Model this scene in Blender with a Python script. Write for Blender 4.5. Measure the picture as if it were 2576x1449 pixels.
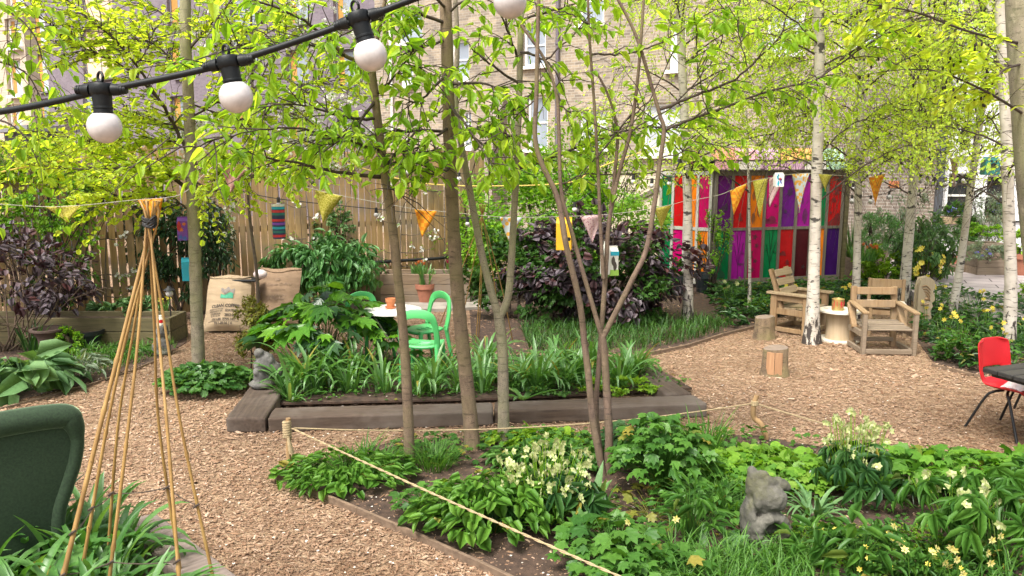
import bpy, math, random
import numpy as np
from mathutils import Vector, Matrix

for _o in list(bpy.data.objects):
    bpy.data.objects.remove(_o)
SC = bpy.context.scene
COL = SC.collection
R_ = math.radians

# ------------------------------------------------------------------ camera
F_, CW, CH = 1982.0, 2576.0, 1449.0      # focal length and frame in photo units
PITCH, CAMZ = R_(8.9), 2.3
cam_d = bpy.data.cameras.new("camera")
cam_d.sensor_width = 36.0
cam_d.lens = 36.0 * F_ / CW
cam_d.clip_start, cam_d.clip_end = 0.05, 400.0
cam = bpy.data.objects.new("camera", cam_d)
COL.objects.link(cam)
cam.location = (0, 0, CAMZ)
cam.rotation_euler = (R_(90) - PITCH, 0, 0)
SC.camera = cam
SC.render.resolution_x, SC.render.resolution_y = 1024, 576

# ------------------------------------------------------------------ sky and sun (bright overcast)
SUN_EL, SUN_ROT = R_(58), R_(215)
world = bpy.data.worlds.new("World")
SC.world = world
world.use_nodes = True
wn, wl = world.node_tree.nodes, world.node_tree.links
wn.clear()
w_out = wn.new("ShaderNodeOutputWorld")
w_bg = wn.new("ShaderNodeBackground")
w_sky = wn.new("ShaderNodeTexSky")
w_sky.sky_type = 'NISHITA'
w_sky.sun_disc = False
w_sky.sun_elevation, w_sky.sun_rotation = SUN_EL, SUN_ROT
w_sky.air_density, w_sky.dust_density, w_sky.ozone_density = 1.0, 6.0, 0.3
w_hs = wn.new("ShaderNodeHueSaturation")
w_hs.inputs['Saturation'].default_value = 0.35
wl.new(w_sky.outputs[0], w_hs.inputs['Color'])
wl.new(w_hs.outputs[0], w_bg.inputs['Color'])
w_bg.inputs['Strength'].default_value = 0.15
wl.new(w_bg.outputs[0], w_out.inputs['Surface'])
sun_d = bpy.data.lights.new("sun", 'SUN')
sun_d.energy, sun_d.angle, sun_d.color = 1.9, R_(16), (1.0, 0.95, 0.86)
sun = bpy.data.objects.new("sun", sun_d)
COL.objects.link(sun)
# lamp points from the sun's place in the sky
_sd = Vector((math.sin(SUN_ROT) * math.cos(SUN_EL), math.cos(SUN_ROT) * math.cos(SUN_EL), math.sin(SUN_EL)))
sun.rotation_euler = _sd.to_track_quat('Z', 'Y').to_euler()
sun.location = _sd * 60

SC.view_settings.view_transform = 'Standard'
SC.view_settings.look = 'None'
SC.view_settings.exposure = 1.12
SC.view_settings.gamma = 1.0
SC.view_settings.use_curve_mapping = False
SC.cycles.max_bounces = 8
SC.cycles.transmission_bounces = 6
SC.cycles.diffuse_bounces = 4
SC.cycles.use_denoising = True

# ------------------------------------------------------------------ pixel rays -> places in the world
_cp, _sp = math.cos(PITCH), math.sin(PITCH)
def ray(u, v):
    a, b = (u - CW / 2) / F_, (CH / 2 - v) / F_
    return np.array([a, b * _sp + _cp, b * _cp - _sp])
def G(u, v, z=0.0):
    d = ray(u, v)
    return np.array([0, 0, CAMZ]) + d * ((z - CAMZ) / d[2])
def D(u, v, y):
    d = ray(u, v)
    return np.array([0, 0, CAMZ]) + d * (y / d[1])
D_ = D
def PP(lst, y0=None):
    """list of (u,v,y) or (u,v) with y0 -> points"""
    return np.array([D(p[0], p[1], (p[2] if len(p) > 2 else y0)) for p in lst])
def uvy(p):
    """back to the frame, for keeping greenery where the photo has it"""
    q = np.asarray(p, float) - np.array([0, 0, CAMZ])
    yf = q[..., 1] * _cp - q[..., 2] * _sp
    yu = q[..., 1] * _sp + q[..., 2] * _cp
    return CW / 2 + F_ * q[..., 0] / yf, CH / 2 - F_ * yu / yf

# ------------------------------------------------------------------ mesh collector
class MB:
    def __init__(s):
        s.v, s.f, s.n = [], [], 0
    def add(s, v, f, mat=0):
        v = np.asarray(v, dtype=np.float64).reshape(-1, 3)
        f = np.asarray(f, dtype=np.int64)
        if f.size == 0: return
        s.v.append(v); s.f.append((f + s.n, mat)); s.n += len(v)
    def box(s, c, size, rot=None, mat=0, bev=0.0):
        hx, hy, hz = [q / 2 for q in size]
        if bev <= 0:
            v = np.array([[x, y, z] for x in (-hx, hx) for y in (-hy, hy) for z in (-hz, hz)])
            f = [[0, 1, 3, 2], [4, 6, 7, 5], [0, 4, 5, 1], [2, 3, 7, 6], [0, 2, 6, 4], [1, 5, 7, 3]]
            fs = [np.array(f)]
        else:
            b = min(bev, hx * .9, hy * .9, hz * .9)
            v = []
            idx = {}
            for sx in (-1, 1):
                for sy in (-1, 1):
                    for sz in (-1, 1):
                        for ax in range(3):
                            q = [sx * (hx - b), sy * (hy - b), sz * (hz - b)]
                            q[ax] = (sx * hx, sy * hy, sz * hz)[ax]
                            idx[(sx, sy, sz, ax)] = len(v); v.append(q)
            v = np.array(v)
            q4, q3 = [], []
            for ax in range(3):
                o = [a for a in range(3) if a != ax]
                for sg in (-1, 1):
                    ring = []
                    for (a, c2) in ((-1, -1), (1, -1), (1, 1), (-1, 1)):
                        k = [0, 0, 0]; k[ax] = sg; k[o[0]] = a; k[o[1]] = c2
                        ring.append(idx[(k[0], k[1], k[2], ax)])
                    q4.append(ring)
            for ax in range(3):          # edges along ax
                o = [a for a in range(3) if a != ax]
                for a in (-1, 1):
                    for c2 in (-1, 1):
                        k0 = [0, 0, 0]; k0[o[0]] = a; k0[o[1]] = c2
                        k1 = list(k0); k0[ax] = -1; k1[ax] = 1
                        q4.append([idx[tuple(k0) + (o[0],)], idx[tuple(k1) + (o[0],)], idx[tuple(k1) + (o[1],)], idx[tuple(k0) + (o[1],)]])
            for sx in (-1, 1):
                for sy in (-1, 1):
                    for sz in (-1, 1):
                        q3.append([idx[(sx, sy, sz, a)] for a in range(3)])
            fs = [np.array(q4), np.array(q3)]
        if rot is not None:
            v = v @ np.array(rot).T
        v = v + np.asarray(c)
        n0 = s.n
        s.v.append(v); s.n += len(v)
        for f in fs: s.f.append((f + n0, mat))
    def bar(s, p0, p1, w, t, up=(0, 0, 1), mat=0, bev=0.0):
        p0, p1 = np.asarray(p0, float), np.asarray(p1, float)
        x = p1 - p0; L = np.linalg.norm(x); x = x / L
        y = np.cross(up, x); y /= np.linalg.norm(y) + 1e-9
        z = np.cross(x, y)
        s.box((p0 + p1) / 2, (L, w, t), np.stack([x, y, z], 1), mat, bev)
    def tube(s, pts, rad, k=6, mat=0, cap=True):
        p = np.asarray(pts, float); n = len(p)
        r = np.broadcast_to(np.asarray(rad, float), (n,)) if np.ndim(rad) < 2 else rad
        t = np.gradient(p, axis=0) if n > 2 else np.repeat((p[1] - p[0])[None], n, 0)
        t /= np.linalg.norm(t, axis=1)[:, None] + 1e-12
        a = np.array([1., 0, 0]) if abs(t[0][0]) < .8 else np.array([0, 1., 0])
        nn = np.cross(t[0], a); nn /= np.linalg.norm(nn)
        N = [nn]
        for i in range(1, n):
            q = N[-1] - t[i] * np.dot(N[-1], t[i]); q /= np.linalg.norm(q) + 1e-12
            N.append(q)
        N = np.array(N); B = np.cross(t, N)
        an = np.linspace(0, 2 * np.pi, k, endpoint=False)
        V = p[:, None] + r[:, None, None] * (np.cos(an)[None, :, None] * N[:, None] + np.sin(an)[None, :, None] * B[:, None])
        i, j = np.meshgrid(np.arange(n - 1), np.arange(k), indexing='ij')
        i, j = i.ravel(), j.ravel(); j2 = (j + 1) % k
        Fq = np.stack([i * k + j, i * k + j2, (i + 1) * k + j2, (i + 1) * k + j], 1)
        n0 = s.n
        s.v.append(V.reshape(-1, 3)); s.n += n * k
        s.f.append((Fq + n0, mat))
        if cap:
            s.f.append((np.array([list(range(k))[::-1]]) + n0, mat))
            s.f.append((np.array([[(n - 1) * k + q for q in range(k)]]) + n0, mat))
    def lathe(s, prof, c=(0, 0, 0), k=24, mat=0, sx=1, sy=1, rot=None):
        pr = np.asarray(prof, float); n = len(pr)
        an = np.linspace(0, 2 * np.pi, k, endpoint=False)
        V = np.zeros((n, k, 3))
        V[..., 0] = pr[:, 0, None] * np.cos(an) * sx
        V[..., 1] = pr[:, 0, None] * np.sin(an) * sy
        V[..., 2] = pr[:, 1, None]
        V = V.reshape(-1, 3)
        if rot is not None: V = V @ np.array(rot).T
        i, j = np.meshgrid(np.arange(n - 1), np.arange(k), indexing='ij')
        i, j = i.ravel(), j.ravel(); j2 = (j + 1) % k
        s.add(V + np.asarray(c), np.stack([i * k + j, i * k + j2, (i + 1) * k + j2, (i + 1) * k + j], 1), mat)
    def sphere(s, c, r, k=16, mat=0, rot=None):
        pr = [(math.sin(a) * 1.0, -math.cos(a)) for a in np.linspace(0.001, math.pi - .001, k // 2 + 1)]
        r = np.broadcast_to(np.asarray(r, float), (3,))
        an = np.linspace(0, 2 * np.pi, k, endpoint=False)
        V = np.array([[p[0] * math.cos(a) * r[0], p[0] * math.sin(a) * r[1], p[1] * r[2]] for p in pr for a in an])
        if rot is not None: V = V @ np.array(rot).T
        n = len(pr)
        i, j = np.meshgrid(np.arange(n - 1), np.arange(k), indexing='ij')
        i, j = i.ravel(), j.ravel(); j2 = (j + 1) % k
        s.add(V + np.asarray(c), np.stack([i * k + j, i * k + j2, (i + 1) * k + j2, (i + 1) * k + j], 1), mat)
    def prism(s, poly, h0, h1, mat=0):
        """polygon (n,2) in xy extruded between heights h0..h1"""
        p = np.asarray(poly, float); n = len(p)
        V = np.concatenate([np.c_[p, np.full(n, h0)], np.c_[p, np.full(n, h1)]])
        n0 = s.n; s.v.append(V); s.n += 2 * n
        j = np.arange(n); j2 = (j + 1) % n
        s.f.append((np.stack([j, j2, n + j2, n + j], 1) + n0, mat))
        s.f.append((np.array([list(range(n))[::-1]]) + n0, mat))
        s.f.append((np.array([[n + q for q in range(n)]]) + n0, mat))

WM = {}
SOFT = {'foliage', 'crown', 'branch', 'stem', 'stalk', 'flower', 'flower_stem', 'blossom', 'ground_cover', 'grass', 'moss', 'flag', 'cloth', 'seat_shell', 'plastic_bag'}
FLAT = {'wood_chips', 'fallen_petals'}
def _link(o, parent):
    COL.objects.link(o)
    if parent is not None: o.parent = parent
def tag(o, label=None, cat=None, group=None, kind=None):
    if label: o["label"] = label
    if cat: o["category"] = cat
    if group: o["group"] = group
    if kind: o["kind"] = kind
    return o
def thing(name, label, cat, loc=(0, 0, 0), rz=0.0, group=None):
    o = bpy.data.objects.new(name, None)
    o.empty_display_size = .1
    o.location = Vector([float(q) for q in loc]); o.rotation_euler = (0, 0, rz)
    WM[o.name] = Matrix.Translation(o.location) @ Matrix.Rotation(rz, 4, 'Z')
    _link(o, None)
    return tag(o, label, cat, group)
def mk(name, mb, mats, parent=None, loc=None, local=False, smooth=False, rz=0.0):
    """one mesh object; vertices in world space unless local"""
    V = np.concatenate(mb.v) if mb.v else np.zeros((0, 3))
    if parent is not None:
        M = WM[parent.name]
        if not local:
            Mi = np.array(M.inverted()); V = V @ Mi[:3, :3].T + Mi[:3, 3]
        WMn = M
    else:
        l = np.zeros(3) if loc is None else np.asarray(loc, float)
        WMn = Matrix.Translation(Vector(l)) @ Matrix.Rotation(rz, 4, 'Z')
        if not local and loc is not None:
            Mi = np.array(WMn.inverted()); V = V @ Mi[:3, :3].T + Mi[:3, 3]
    me = bpy.data.meshes.new(name)
    me.vertices.add(len(V)); me.vertices.foreach_set("co", V.astype(np.float32).ravel())
    nl = sum(f.size for f, m in mb.f); npoly = sum(len(f) for f, m in mb.f)
    me.loops.add(nl); me.polygons.add(npoly)
    lv = np.concatenate([f.ravel() for f, m in mb.f]).astype(np.int32)
    tot = np.concatenate([np.full(len(f), f.shape[1]) for f, m in mb.f]).astype(np.int32)
    st = np.concatenate([[0], np.cumsum(tot)[:-1]]).astype(np.int32)
    mi = np.concatenate([np.full(len(f), m) for f, m in mb.f]).astype(np.int32)
    me.loops.foreach_set("vertex_index", lv)
    me.polygons.foreach_set("loop_start", st)
    me.polygons.foreach_set("loop_total", tot)
    me.polygons.foreach_set("material_index", mi)
    for m in (mats if isinstance(mats, (list, tuple)) else [mats]): me.materials.append(m)
    me.polygons.foreach_set("use_smooth", np.full(npoly, name not in FLAT))
    me.update(calc_edges=True)
    if name not in SOFT and name not in FLAT: me.set_sharp_from_angle(angle=R_(60 if smooth else 40))
    o = bpy.data.objects.new(name, me)
    _link(o, parent)
    if parent is None and loc is not None:
        o.location = Vector([float(q) for q in loc]); o.rotation_euler = (0, 0, rz)
    WM[o.name] = WMn
    return o
def kids(o): return [c for c in COL.objects if c.parent == o]
def dup(root, loc, rz=0.0, label=None, group=None, sc=1.0):
    def cp(o, par):
        c = o.copy(); COL.objects.link(c); c.parent = par
        for k in kids(o): cp(k, c)
        return c
    r = cp(root, None)
    r.location = Vector([float(q) for q in loc]); r.rotation_euler = (0, 0, rz); r.scale = (sc, sc, sc)
    if label: r["label"] = label
    if group: r["group"] = group
    return r
def mod_apply(o, mods):
    """add modifiers, bake them into the mesh"""
    for typ, kw in mods:
        m = o.modifiers.new(typ.lower(), typ)
        for k, v in kw.items(): setattr(m, k, v)
    dg = bpy.context.evaluated_depsgraph_get()
    me = bpy.data.meshes.new_from_object(o.evaluated_get(dg))
    old = o.data
    o.modifiers.clear(); o.data = me
    if o.name.split('.')[0] not in SOFT: me.set_sharp_from_angle(angle=R_(50))
    bpy.data.meshes.remove(old)
    return o
def cr(P, n=8):
    """Catmull-Rom through points"""
    P = np.asarray(P, float)
    if len(P) < 3:
        return np.array([P[0] + (P[-1] - P[0]) * t for t in np.linspace(0, 1, n)])
    Q = np.concatenate([[2 * P[0] - P[1]], P, [2 * P[-1] - P[-2]]])
    out = []
    for i in range(1, len(Q) - 2):
        p0, p1, p2, p3 = Q[i - 1], Q[i], Q[i + 1], Q[i + 2]
        for t in np.linspace(0, 1, n, endpoint=False):
            out.append(.5 * ((2 * p1) + (-p0 + p2) * t + (2 * p0 - 5 * p1 + 4 * p2 - p3) * t * t + (-p0 + 3 * p1 - 3 * p2 + p3) * t ** 3))
    out.append(Q[-2])
    return np.array(out)
def nrm(v):
    v = np.asarray(v, float)
    return v / (np.linalg.norm(v, axis=-1, keepdims=True) + 1e-12)

# ------------------------------------------------------------------ leaves, blades, twigs
def tmpl(mid, sides, fold=.12, droop=.25):
    """mid: x positions of the rib, sides: (x, halfwidth) of one edge -> folded, drooping leaf"""
    v = [(x, 0, -droop * x * x) for x in mid]
    nm = len(mid)
    L = [(x, w, fold * w * 1.6 - droop * x * x) for x, w in sides]
    Rr = [(x, -w, fold * w * 1.6 - droop * x * x) for x, w in sides]
    v += L + Rr
    f3, f4 = [], []
    ns = len(sides)
    for off in (nm, nm + ns):
        f3.append([0, 1, off])
        for i in range(ns - 1):
            f4.append([i + 1, i + 2, off + i + 1, off + i])
        f3.append([nm - 2, nm - 1, off + ns - 1])
    return np.array(v, float), [np.array(f3), np.array(f4)] if f4 else [np.array(f3)]
T_OVATE = tmpl([0, .34, .68, 1.0], [(.26, .5), (.66, .4)], .14, .28)
T_HEART = tmpl([0.05, .3, .65, 1.0], [(.10, .47), (.58, .42)], .10, .16)
T_LANCE = tmpl([0, .3, .65, 1.0], [(.3, .42), (.65, .42)], .2, .5)
T_ROUND = tmpl([0, .3, .7, .96], [(.25, .5), (.72, .48)], .10, .15)
T_DIAM = (np.array([[0, 0, 0], [.42, .5, .07], [1, 0, -.1], [.42, -.5, .07]]), [np.array([[0, 1, 2], [0, 2, 3]])])
def lobed(n=5, depth=.45, span=2.5, ser=1):
    v = [(0, 0, 0)]; m = 2 * n + 1
    for i in range(m):
        a = -span + 2 * span * i / (m - 1)
        tip = (i % 2 == 1)
        r = (1.0 if tip else 1 - depth) * (1 - .25 * abs(a) / span)
        if i in (0, m - 1): r *= .6
        v.append((.3 + r * math.cos(a) * .72, r * math.sin(a) * .62, (.07 if not tip else -.1) * r))
    f = [[0, i, i + 1] for i in range(1, m)]
    return np.array(v, float), [np.array(f)]
T_MAPLE = lobed(5, .45, 2.5)
T_ACAN = lobed(7, .36, 2.3)
T_SCAL = lobed(8, .16, 2.9)
T_GERA = lobed(6, .34, 2.6)
def _flower(n, w=.42, cup=.35, tip=1.0):
    v, f = [], []
    for i in range(n):
        a = 2 * math.pi * i / n
        c, s = math.cos(a), math.sin(a)
        b = len(v)
        for (x, y, z) in ((0.04, 0, 0), (.55, w / 2, cup * .4), (tip, 0, cup), (.55, -w / 2, cup * .4)):
            v.append((x * c - y * s, x * s + y * c, z))
        f.append([b, b + 1, b + 2, b + 3])
    return np.array(v), [np.array(f)]
T_FLOW5, T_FLOW6 = _flower(5, .75, .3), _flower(6, .5, .15)
def leaves(mb, pos, dr, up, L, W, tm, mat=0):
    pos = np.asarray(pos, float).reshape(-1, 3); N = len(pos)
    if N == 0: return
    x = nrm(np.broadcast_to(np.asarray(dr, float), (N, 3)))
    y = nrm(np.cross(np.broadcast_to(np.asarray(up, float), (N, 3)), x))
    z = np.cross(x, y)
    L = np.broadcast_to(np.asarray(L, float), (N,)); W = np.broadcast_to(np.asarray(W, float), (N,))
    tv, tf = tm; k = len(tv)
    V = pos[:, None] + tv[None, :, 0, None] * L[:, None, None] * x[:, None] \
        + tv[None, :, 1, None] * W[:, None, None] * y[:, None] + tv[None, :, 2, None] * L[:, None, None] * z[:, None]
    n0 = mb.n
    mb.v.append(V.reshape(-1, 3)); mb.n += N * k
    off = (np.arange(N) * k)[:, None, None]
    for f in tf:
        mb.f.append(((f[None] + off).reshape(-1, f.shape[1]) + n0, mat))
def straps(mb, base, az, th0, bend, L, W, S=6, mat=0, taper=3.0, fold=.2, wig=None):
    base = np.asarray(base, float).reshape(-1, 3); N = len(base)
    A = lambda q: np.broadcast_to(np.asarray(q, float), (N,))
    az, th0, bend, L, W = A(az), A(th0), A(bend), A(L), A(W)
    s = np.linspace(0, 1, S + 1)
    th = th0[:, None] + bend[:, None] * s[None] ** 1.8
    ds = L[:, None] / S
    rr = np.concatenate([np.zeros((N, 1)), np.cumsum(np.sin(th[:, 1:]) * ds, 1)], 1)
    zz = np.concatenate([np.zeros((N, 1)), np.cumsum(np.cos(th[:, 1:]) * ds, 1)], 1)
    d = np.stack([np.cos(az), np.sin(az), np.zeros(N)], 1)
    sd = np.stack([-np.sin(az), np.cos(az), np.zeros(N)], 1)
    C = base[:, None] + rr[..., None] * d[:, None] + zz[..., None] * np.array([0, 0, 1.])
    nor = np.cos(th)[..., None] * d[:, None] - np.sin(th)[..., None] * np.array([0, 0, 1.])
    w = W[:, None] * np.clip((.75 + .5 * s) * (1 - s ** taper), .03, None)[None]
    e = w[..., None] * sd[:, None] * .5
    V = np.stack([C - e, C + nor * w[..., None] * fold, C + e], 2)       # N,S+1,3,3
    k = (S + 1) * 3
    n0 = mb.n; mb.v.append(V.reshape(-1, 3)); mb.n += N * k
    i = np.arange(S)[:, None] * 3 + np.arange(2)[None]
    q = np.stack([i, i + 1, i + 4, i + 3], -1).reshape(-1, 4)
    mb.f.append(((q[None] + (np.arange(N) * k)[:, None, None]).reshape(-1, 4) + n0, mat))
def sticks(mb, P, r0, r1, k=3, mat=0):
    """many thin tapering stems at once; P (N,S,3)"""
    P = np.asarray(P, float)
    if len(P) == 0: return
    N, S, _ = P.shape
    t = nrm(P[:, -1] - P[:, 0])
    a = np.where(np.abs(t[:, :1]) < .8, np.array([[1., 0, 0]]), np.array([[0, 1., 0]]))
    n1 = nrm(np.cross(t, a)); n2 = np.cross(t, n1)
    r = np.broadcast_to(np.asarray(r0, float), (N,))[:, None] * (1 - np.linspace(0, 1, S))[None] + np.broadcast_to(np.asarray(r1, float), (N,))[:, None] * np.linspace(0, 1, S)[None]
    an = np.linspace(0, 2 * np.pi, k, endpoint=False)
    ring = np.cos(an)[None, :, None] * n1[:, None] + np.sin(an)[None, :, None] * n2[:, None]
    V = P[:, :, None] + r[:, :, None, None] * ring[:, None]
    n0 = mb.n; mb.v.append(V.reshape(-1, 3)); mb.n += N * S * k
    i, j = np.meshgrid(np.arange(S - 1), np.arange(k), indexing='ij'); i, j = i.ravel(), j.ravel(); j2 = (j + 1) % k
    q = np.stack([i * k + j, i * k + j2, (i + 1) * k + j2, (i + 1) * k + j], 1)
    mb.f.append(((q[None] + (np.arange(N) * S * k)[:, None, None]).reshape(-1, 4) + n0, mat))

# ------------------------------------------------------------------ materials
def _mat(name):
    m = bpy.data.materials.new(name); m.use_nodes = True
    nt = m.node_tree; nt.nodes.clear()
    out = nt.nodes.new("ShaderNodeOutputMaterial")
    b = nt.nodes.new("ShaderNodeBsdfPrincipled")
    nt.links.new(b.outputs[0], out.inputs[0])
    return m, nt, b, out
def N(nt, t, **kw):
    n = nt.nodes.new(t)
    for k, v in kw.items():
        if k in n.inputs: n.inputs[k].default_value = v
        else: setattr(n, k, v)
    return n
def c4(c): return (c[0], c[1], c[2], 1.0)
def ramp(nt, fac, stops):
    r = nt.nodes.new("ShaderNodeValToRGB")
    e = r.color_ramp.elements
    while len(e) < len(stops): e.new(.5)
    for q, (p, c) in zip(e, stops): q.position = p; q.color = c4(c)
    nt.links.new(fac, r.inputs[0])
    return r.outputs[0]
def mix(nt, fac, a, b, mode='MIX'):
    m = nt.nodes.new("ShaderNodeMix"); m.data_type = 'RGBA'; m.blend_type = mode
    for s, q in ((0, fac), (6, a), (7, b)):
        if isinstance(q, (int, float)): m.inputs[s].default_value = q
        elif isinstance(q, tuple): m.inputs[s].default_value = c4(q)
        else: nt.links.new(q, m.inputs[s])
    return m.outputs[2]
def coords(nt, scale=(1, 1, 1), kind='Object', rot=(0, 0, 0)):
    tc = nt.nodes.new("ShaderNodeTexCoord"); mp = nt.nodes.new("ShaderNodeMapping")
    mp.inputs['Scale'].default_value = scale; mp.inputs['Rotation'].default_value = rot
    nt.links.new(tc.outputs[kind], mp.inputs[0])
    return mp.outputs[0]
def noise(nt, vec, sc, det=4, rough=.6):
    n = N(nt, "ShaderNodeTexNoise", Scale=sc, Detail=det, Roughness=rough)
    nt.links.new(vec, n.inputs['Vector'])
    return n.outputs[0]
def bump(nt, b, h, st=.3, dist=.02):
    n = N(nt, "ShaderNodeBump", Strength=st, Distance=dist)
    nt.links.new(h, n.inputs['Height']); nt.links.new(n.outputs[0], b.inputs['Normal'])
def plain(name, c, rough=.5, var=.15, sc=8, metal=0.0, spec=.5, bmp=0.0):
    m, nt, b, o = _mat(name)
    v = coords(nt); n = noise(nt, v, sc, 5)
    d = tuple(q * (1 - var) for q in c); l = tuple(min(1, q * (1 + var)) for q in c)
    nt.links.new(ramp(nt, n, [(.3, d), (.7, l)]), b.inputs['Base Color'])
    b.inputs['Roughness'].default_value = rough; b.inputs['Metallic'].default_value = metal
    b.inputs['Specular IOR Level'].default_value = spec
    if bmp: bump(nt, b, noise(nt, v, sc * 6, 6), bmp, .01)
    return m
def leafm(name, cols, trans=.45, rough=.45, tcol=None, spec=.35, odd=None):
    m, nt, b, out = _mat(name)
    g = nt.nodes.new("ShaderNodeNewGeometry")
    n = len(cols)
    st = [(i / max(1, n - 1) * (.94 if odd else 1), c) for i, c in enumerate(cols)]
    if odd: st += [(.965, cols[-1]), (.985, odd)]
    col = ramp(nt, g.outputs['Random Per Island'], st)
    if trans > 0:      # blotchy blade
        col = mix(nt, .55, col, ramp(nt, noise(nt, coords(nt), 45, 4, .65), [(.32, (.62, .66, .6)), (.66, (1.22, 1.18, 1.2))]), 'MULTIPLY')
    nt.links.new(col, b.inputs['Base Color'])
    b.inputs['Roughness'].default_value = rough
    b.inputs['Specular IOR Level'].default_value = spec
    if trans > 0:
        t = nt.nodes.new("ShaderNodeBsdfTranslucent")
        tc = mix(nt, 1.0, col, tcol or (1.6, 1.5, .55), 'MULTIPLY')
        nt.links.new(tc, t.inputs[0])
        ms = N(nt, "ShaderNodeMixShader"); ms.inputs[0].default_value = trans
        nt.links.new(b.outputs[0], ms.inputs[1]); nt.links.new(t.outputs[0], ms.inputs[2])
        nt.links.new(ms.outputs[0], out.inputs[0])
    return m
def woodm(name, c1, c2, axis=0, sc=1.0, rough=.8, grey=None):
    m, nt, b, o = _mat(name)
    s = [14 * sc] * 3; s[axis] = .9 * sc
    v = coords(nt, tuple(s)); n = noise(nt, v, 2.2, 8, .65)
    col = ramp(nt, n, [(.28, c1), (.5, tuple((p + q) / 2 for p, q in zip(c1, c2))), (.72, c2)])
    g = nt.nodes.new("ShaderNodeNewGeometry")
    col = mix(nt, .45, col, ramp(nt, g.outputs['Random Per Island'], [(0, (.5, .5, .5)), (1, (1.25, 1.22, 1.15))]), 'MULTIPLY')
    big = noise(nt, coords(nt), 1.7, 5)
    if grey: col = mix(nt, ramp(nt, big, [(.42, (0, 0, 0)), (.68, (1, 1, 1))]), col, grey)
    nt.links.new(col, b.inputs['Base Color'])
    b.inputs['Roughness'].default_value = rough
    bump(nt, b, n, .35, .006)
    return m
def barkm(name, c1, c2, sc=1.0, st=.5):
    m, nt, b, o = _mat(name)
    v = coords(nt, (1, 1, .40)); n = noise(nt, v, 16 * sc, 8, .72)
    col = ramp(nt, n, [(.3, c1), (.7, c2)])
    vo = N(nt, "ShaderNodeTexVoronoi", Scale=62.0 * sc); nt.links.new(coords(nt, (1, 1, 1.3)), vo.inputs['Vector'])
    col = mix(nt, ramp(nt, vo.outputs['Distance'], [(.16, (.8, .8, .8)), (.30, (0, 0, 0))]), col, tuple(q * .42 for q in c1))
    n2 = noise(nt, coords(nt, (1.2, 1.2, 7)), 6 * sc, 3, .5)
    col = mix(nt, ramp(nt, n2, [(.60, (0, 0, 0)), (.68, (.8, .8, .8))]), col, tuple(q * .5 for q in c1))
    big = noise(nt, coords(nt), 2.6, 4)
    col = mix(nt, ramp(nt, big, [(.42, (0, 0, 0)), (.68, (.75, .75, .75))]), col, (c2[0] * .74, c2[1] * .88, c2[2] * .58))
    lich = noise(nt, coords(nt), 9, 4, .7)
    col = mix(nt, ramp(nt, lich, [(.60, (0, 0, 0)), (.68, (.5, .5, .5))]), col, (c2[0] * 1.35, c2[1] * 1.4, c2[2] * 1.35))
    nt.links.new(col, b.inputs['Base Color']); b.inputs['Roughness'].default_value = .9
    bump(nt, b, n, st, .012)
    return m
def brickm(name, c1, c2, mort, dark, amt=.5, spread=1.0):
    m, nt, b, o = _mat(name)
    tc = nt.nodes.new("ShaderNodeTexCoord")
    sp = nt.nodes.new("ShaderNodeSeparateXYZ"); cb = nt.nodes.new("ShaderNodeCombineXYZ")
    ad = N(nt, "ShaderNodeMath", operation='ADD')
    nt.links.new(tc.outputs['Object'], sp.inputs[0])
    nt.links.new(sp.outputs[0], ad.inputs[0]); nt.links.new(sp.outputs[1], ad.inputs[1])
    nt.links.new(ad.outputs[0], cb.inputs[0]); nt.links.new(sp.outputs[2], cb.inputs[1])
    br = N(nt, "ShaderNodeTexBrick", Scale=1.0)
    br.inputs['Mortar Size'].default_value = .009
    br.inputs['Mortar Smooth'].default_value = .3
    br.inputs['Brick Width'].default_value = .225; br.inputs['Row Height'].default_value = .075
    br.inputs['Color1'].default_value = c4(c1); br.inputs['Color2'].default_value = c4(c2)
    br.inputs['Mortar'].default_value = c4(mort); br.inputs['Bias'].default_value = -.1
    nt.links.new(cb.outputs[0], br.inputs['Vector'])
    n1 = noise(nt, cb.outputs[0], 1.1, 6, .65)
    col = mix(nt, ramp(nt, n1, [(.45, (0, 0, 0)), (.7, (amt, amt, amt))]), br.outputs[0], dark)
    n2 = noise(nt, cb.outputs[0], 13, 5, .7)
    col = mix(nt, .5, col, ramp(nt, n2, [(.3, (.62, .62, .62)), (.7, (1.25, 1.25, 1.25))]), 'MULTIPLY')
    nt.links.new(col, b.inputs['Base Color']); b.inputs['Roughness'].default_value = .9
    return m
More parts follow.
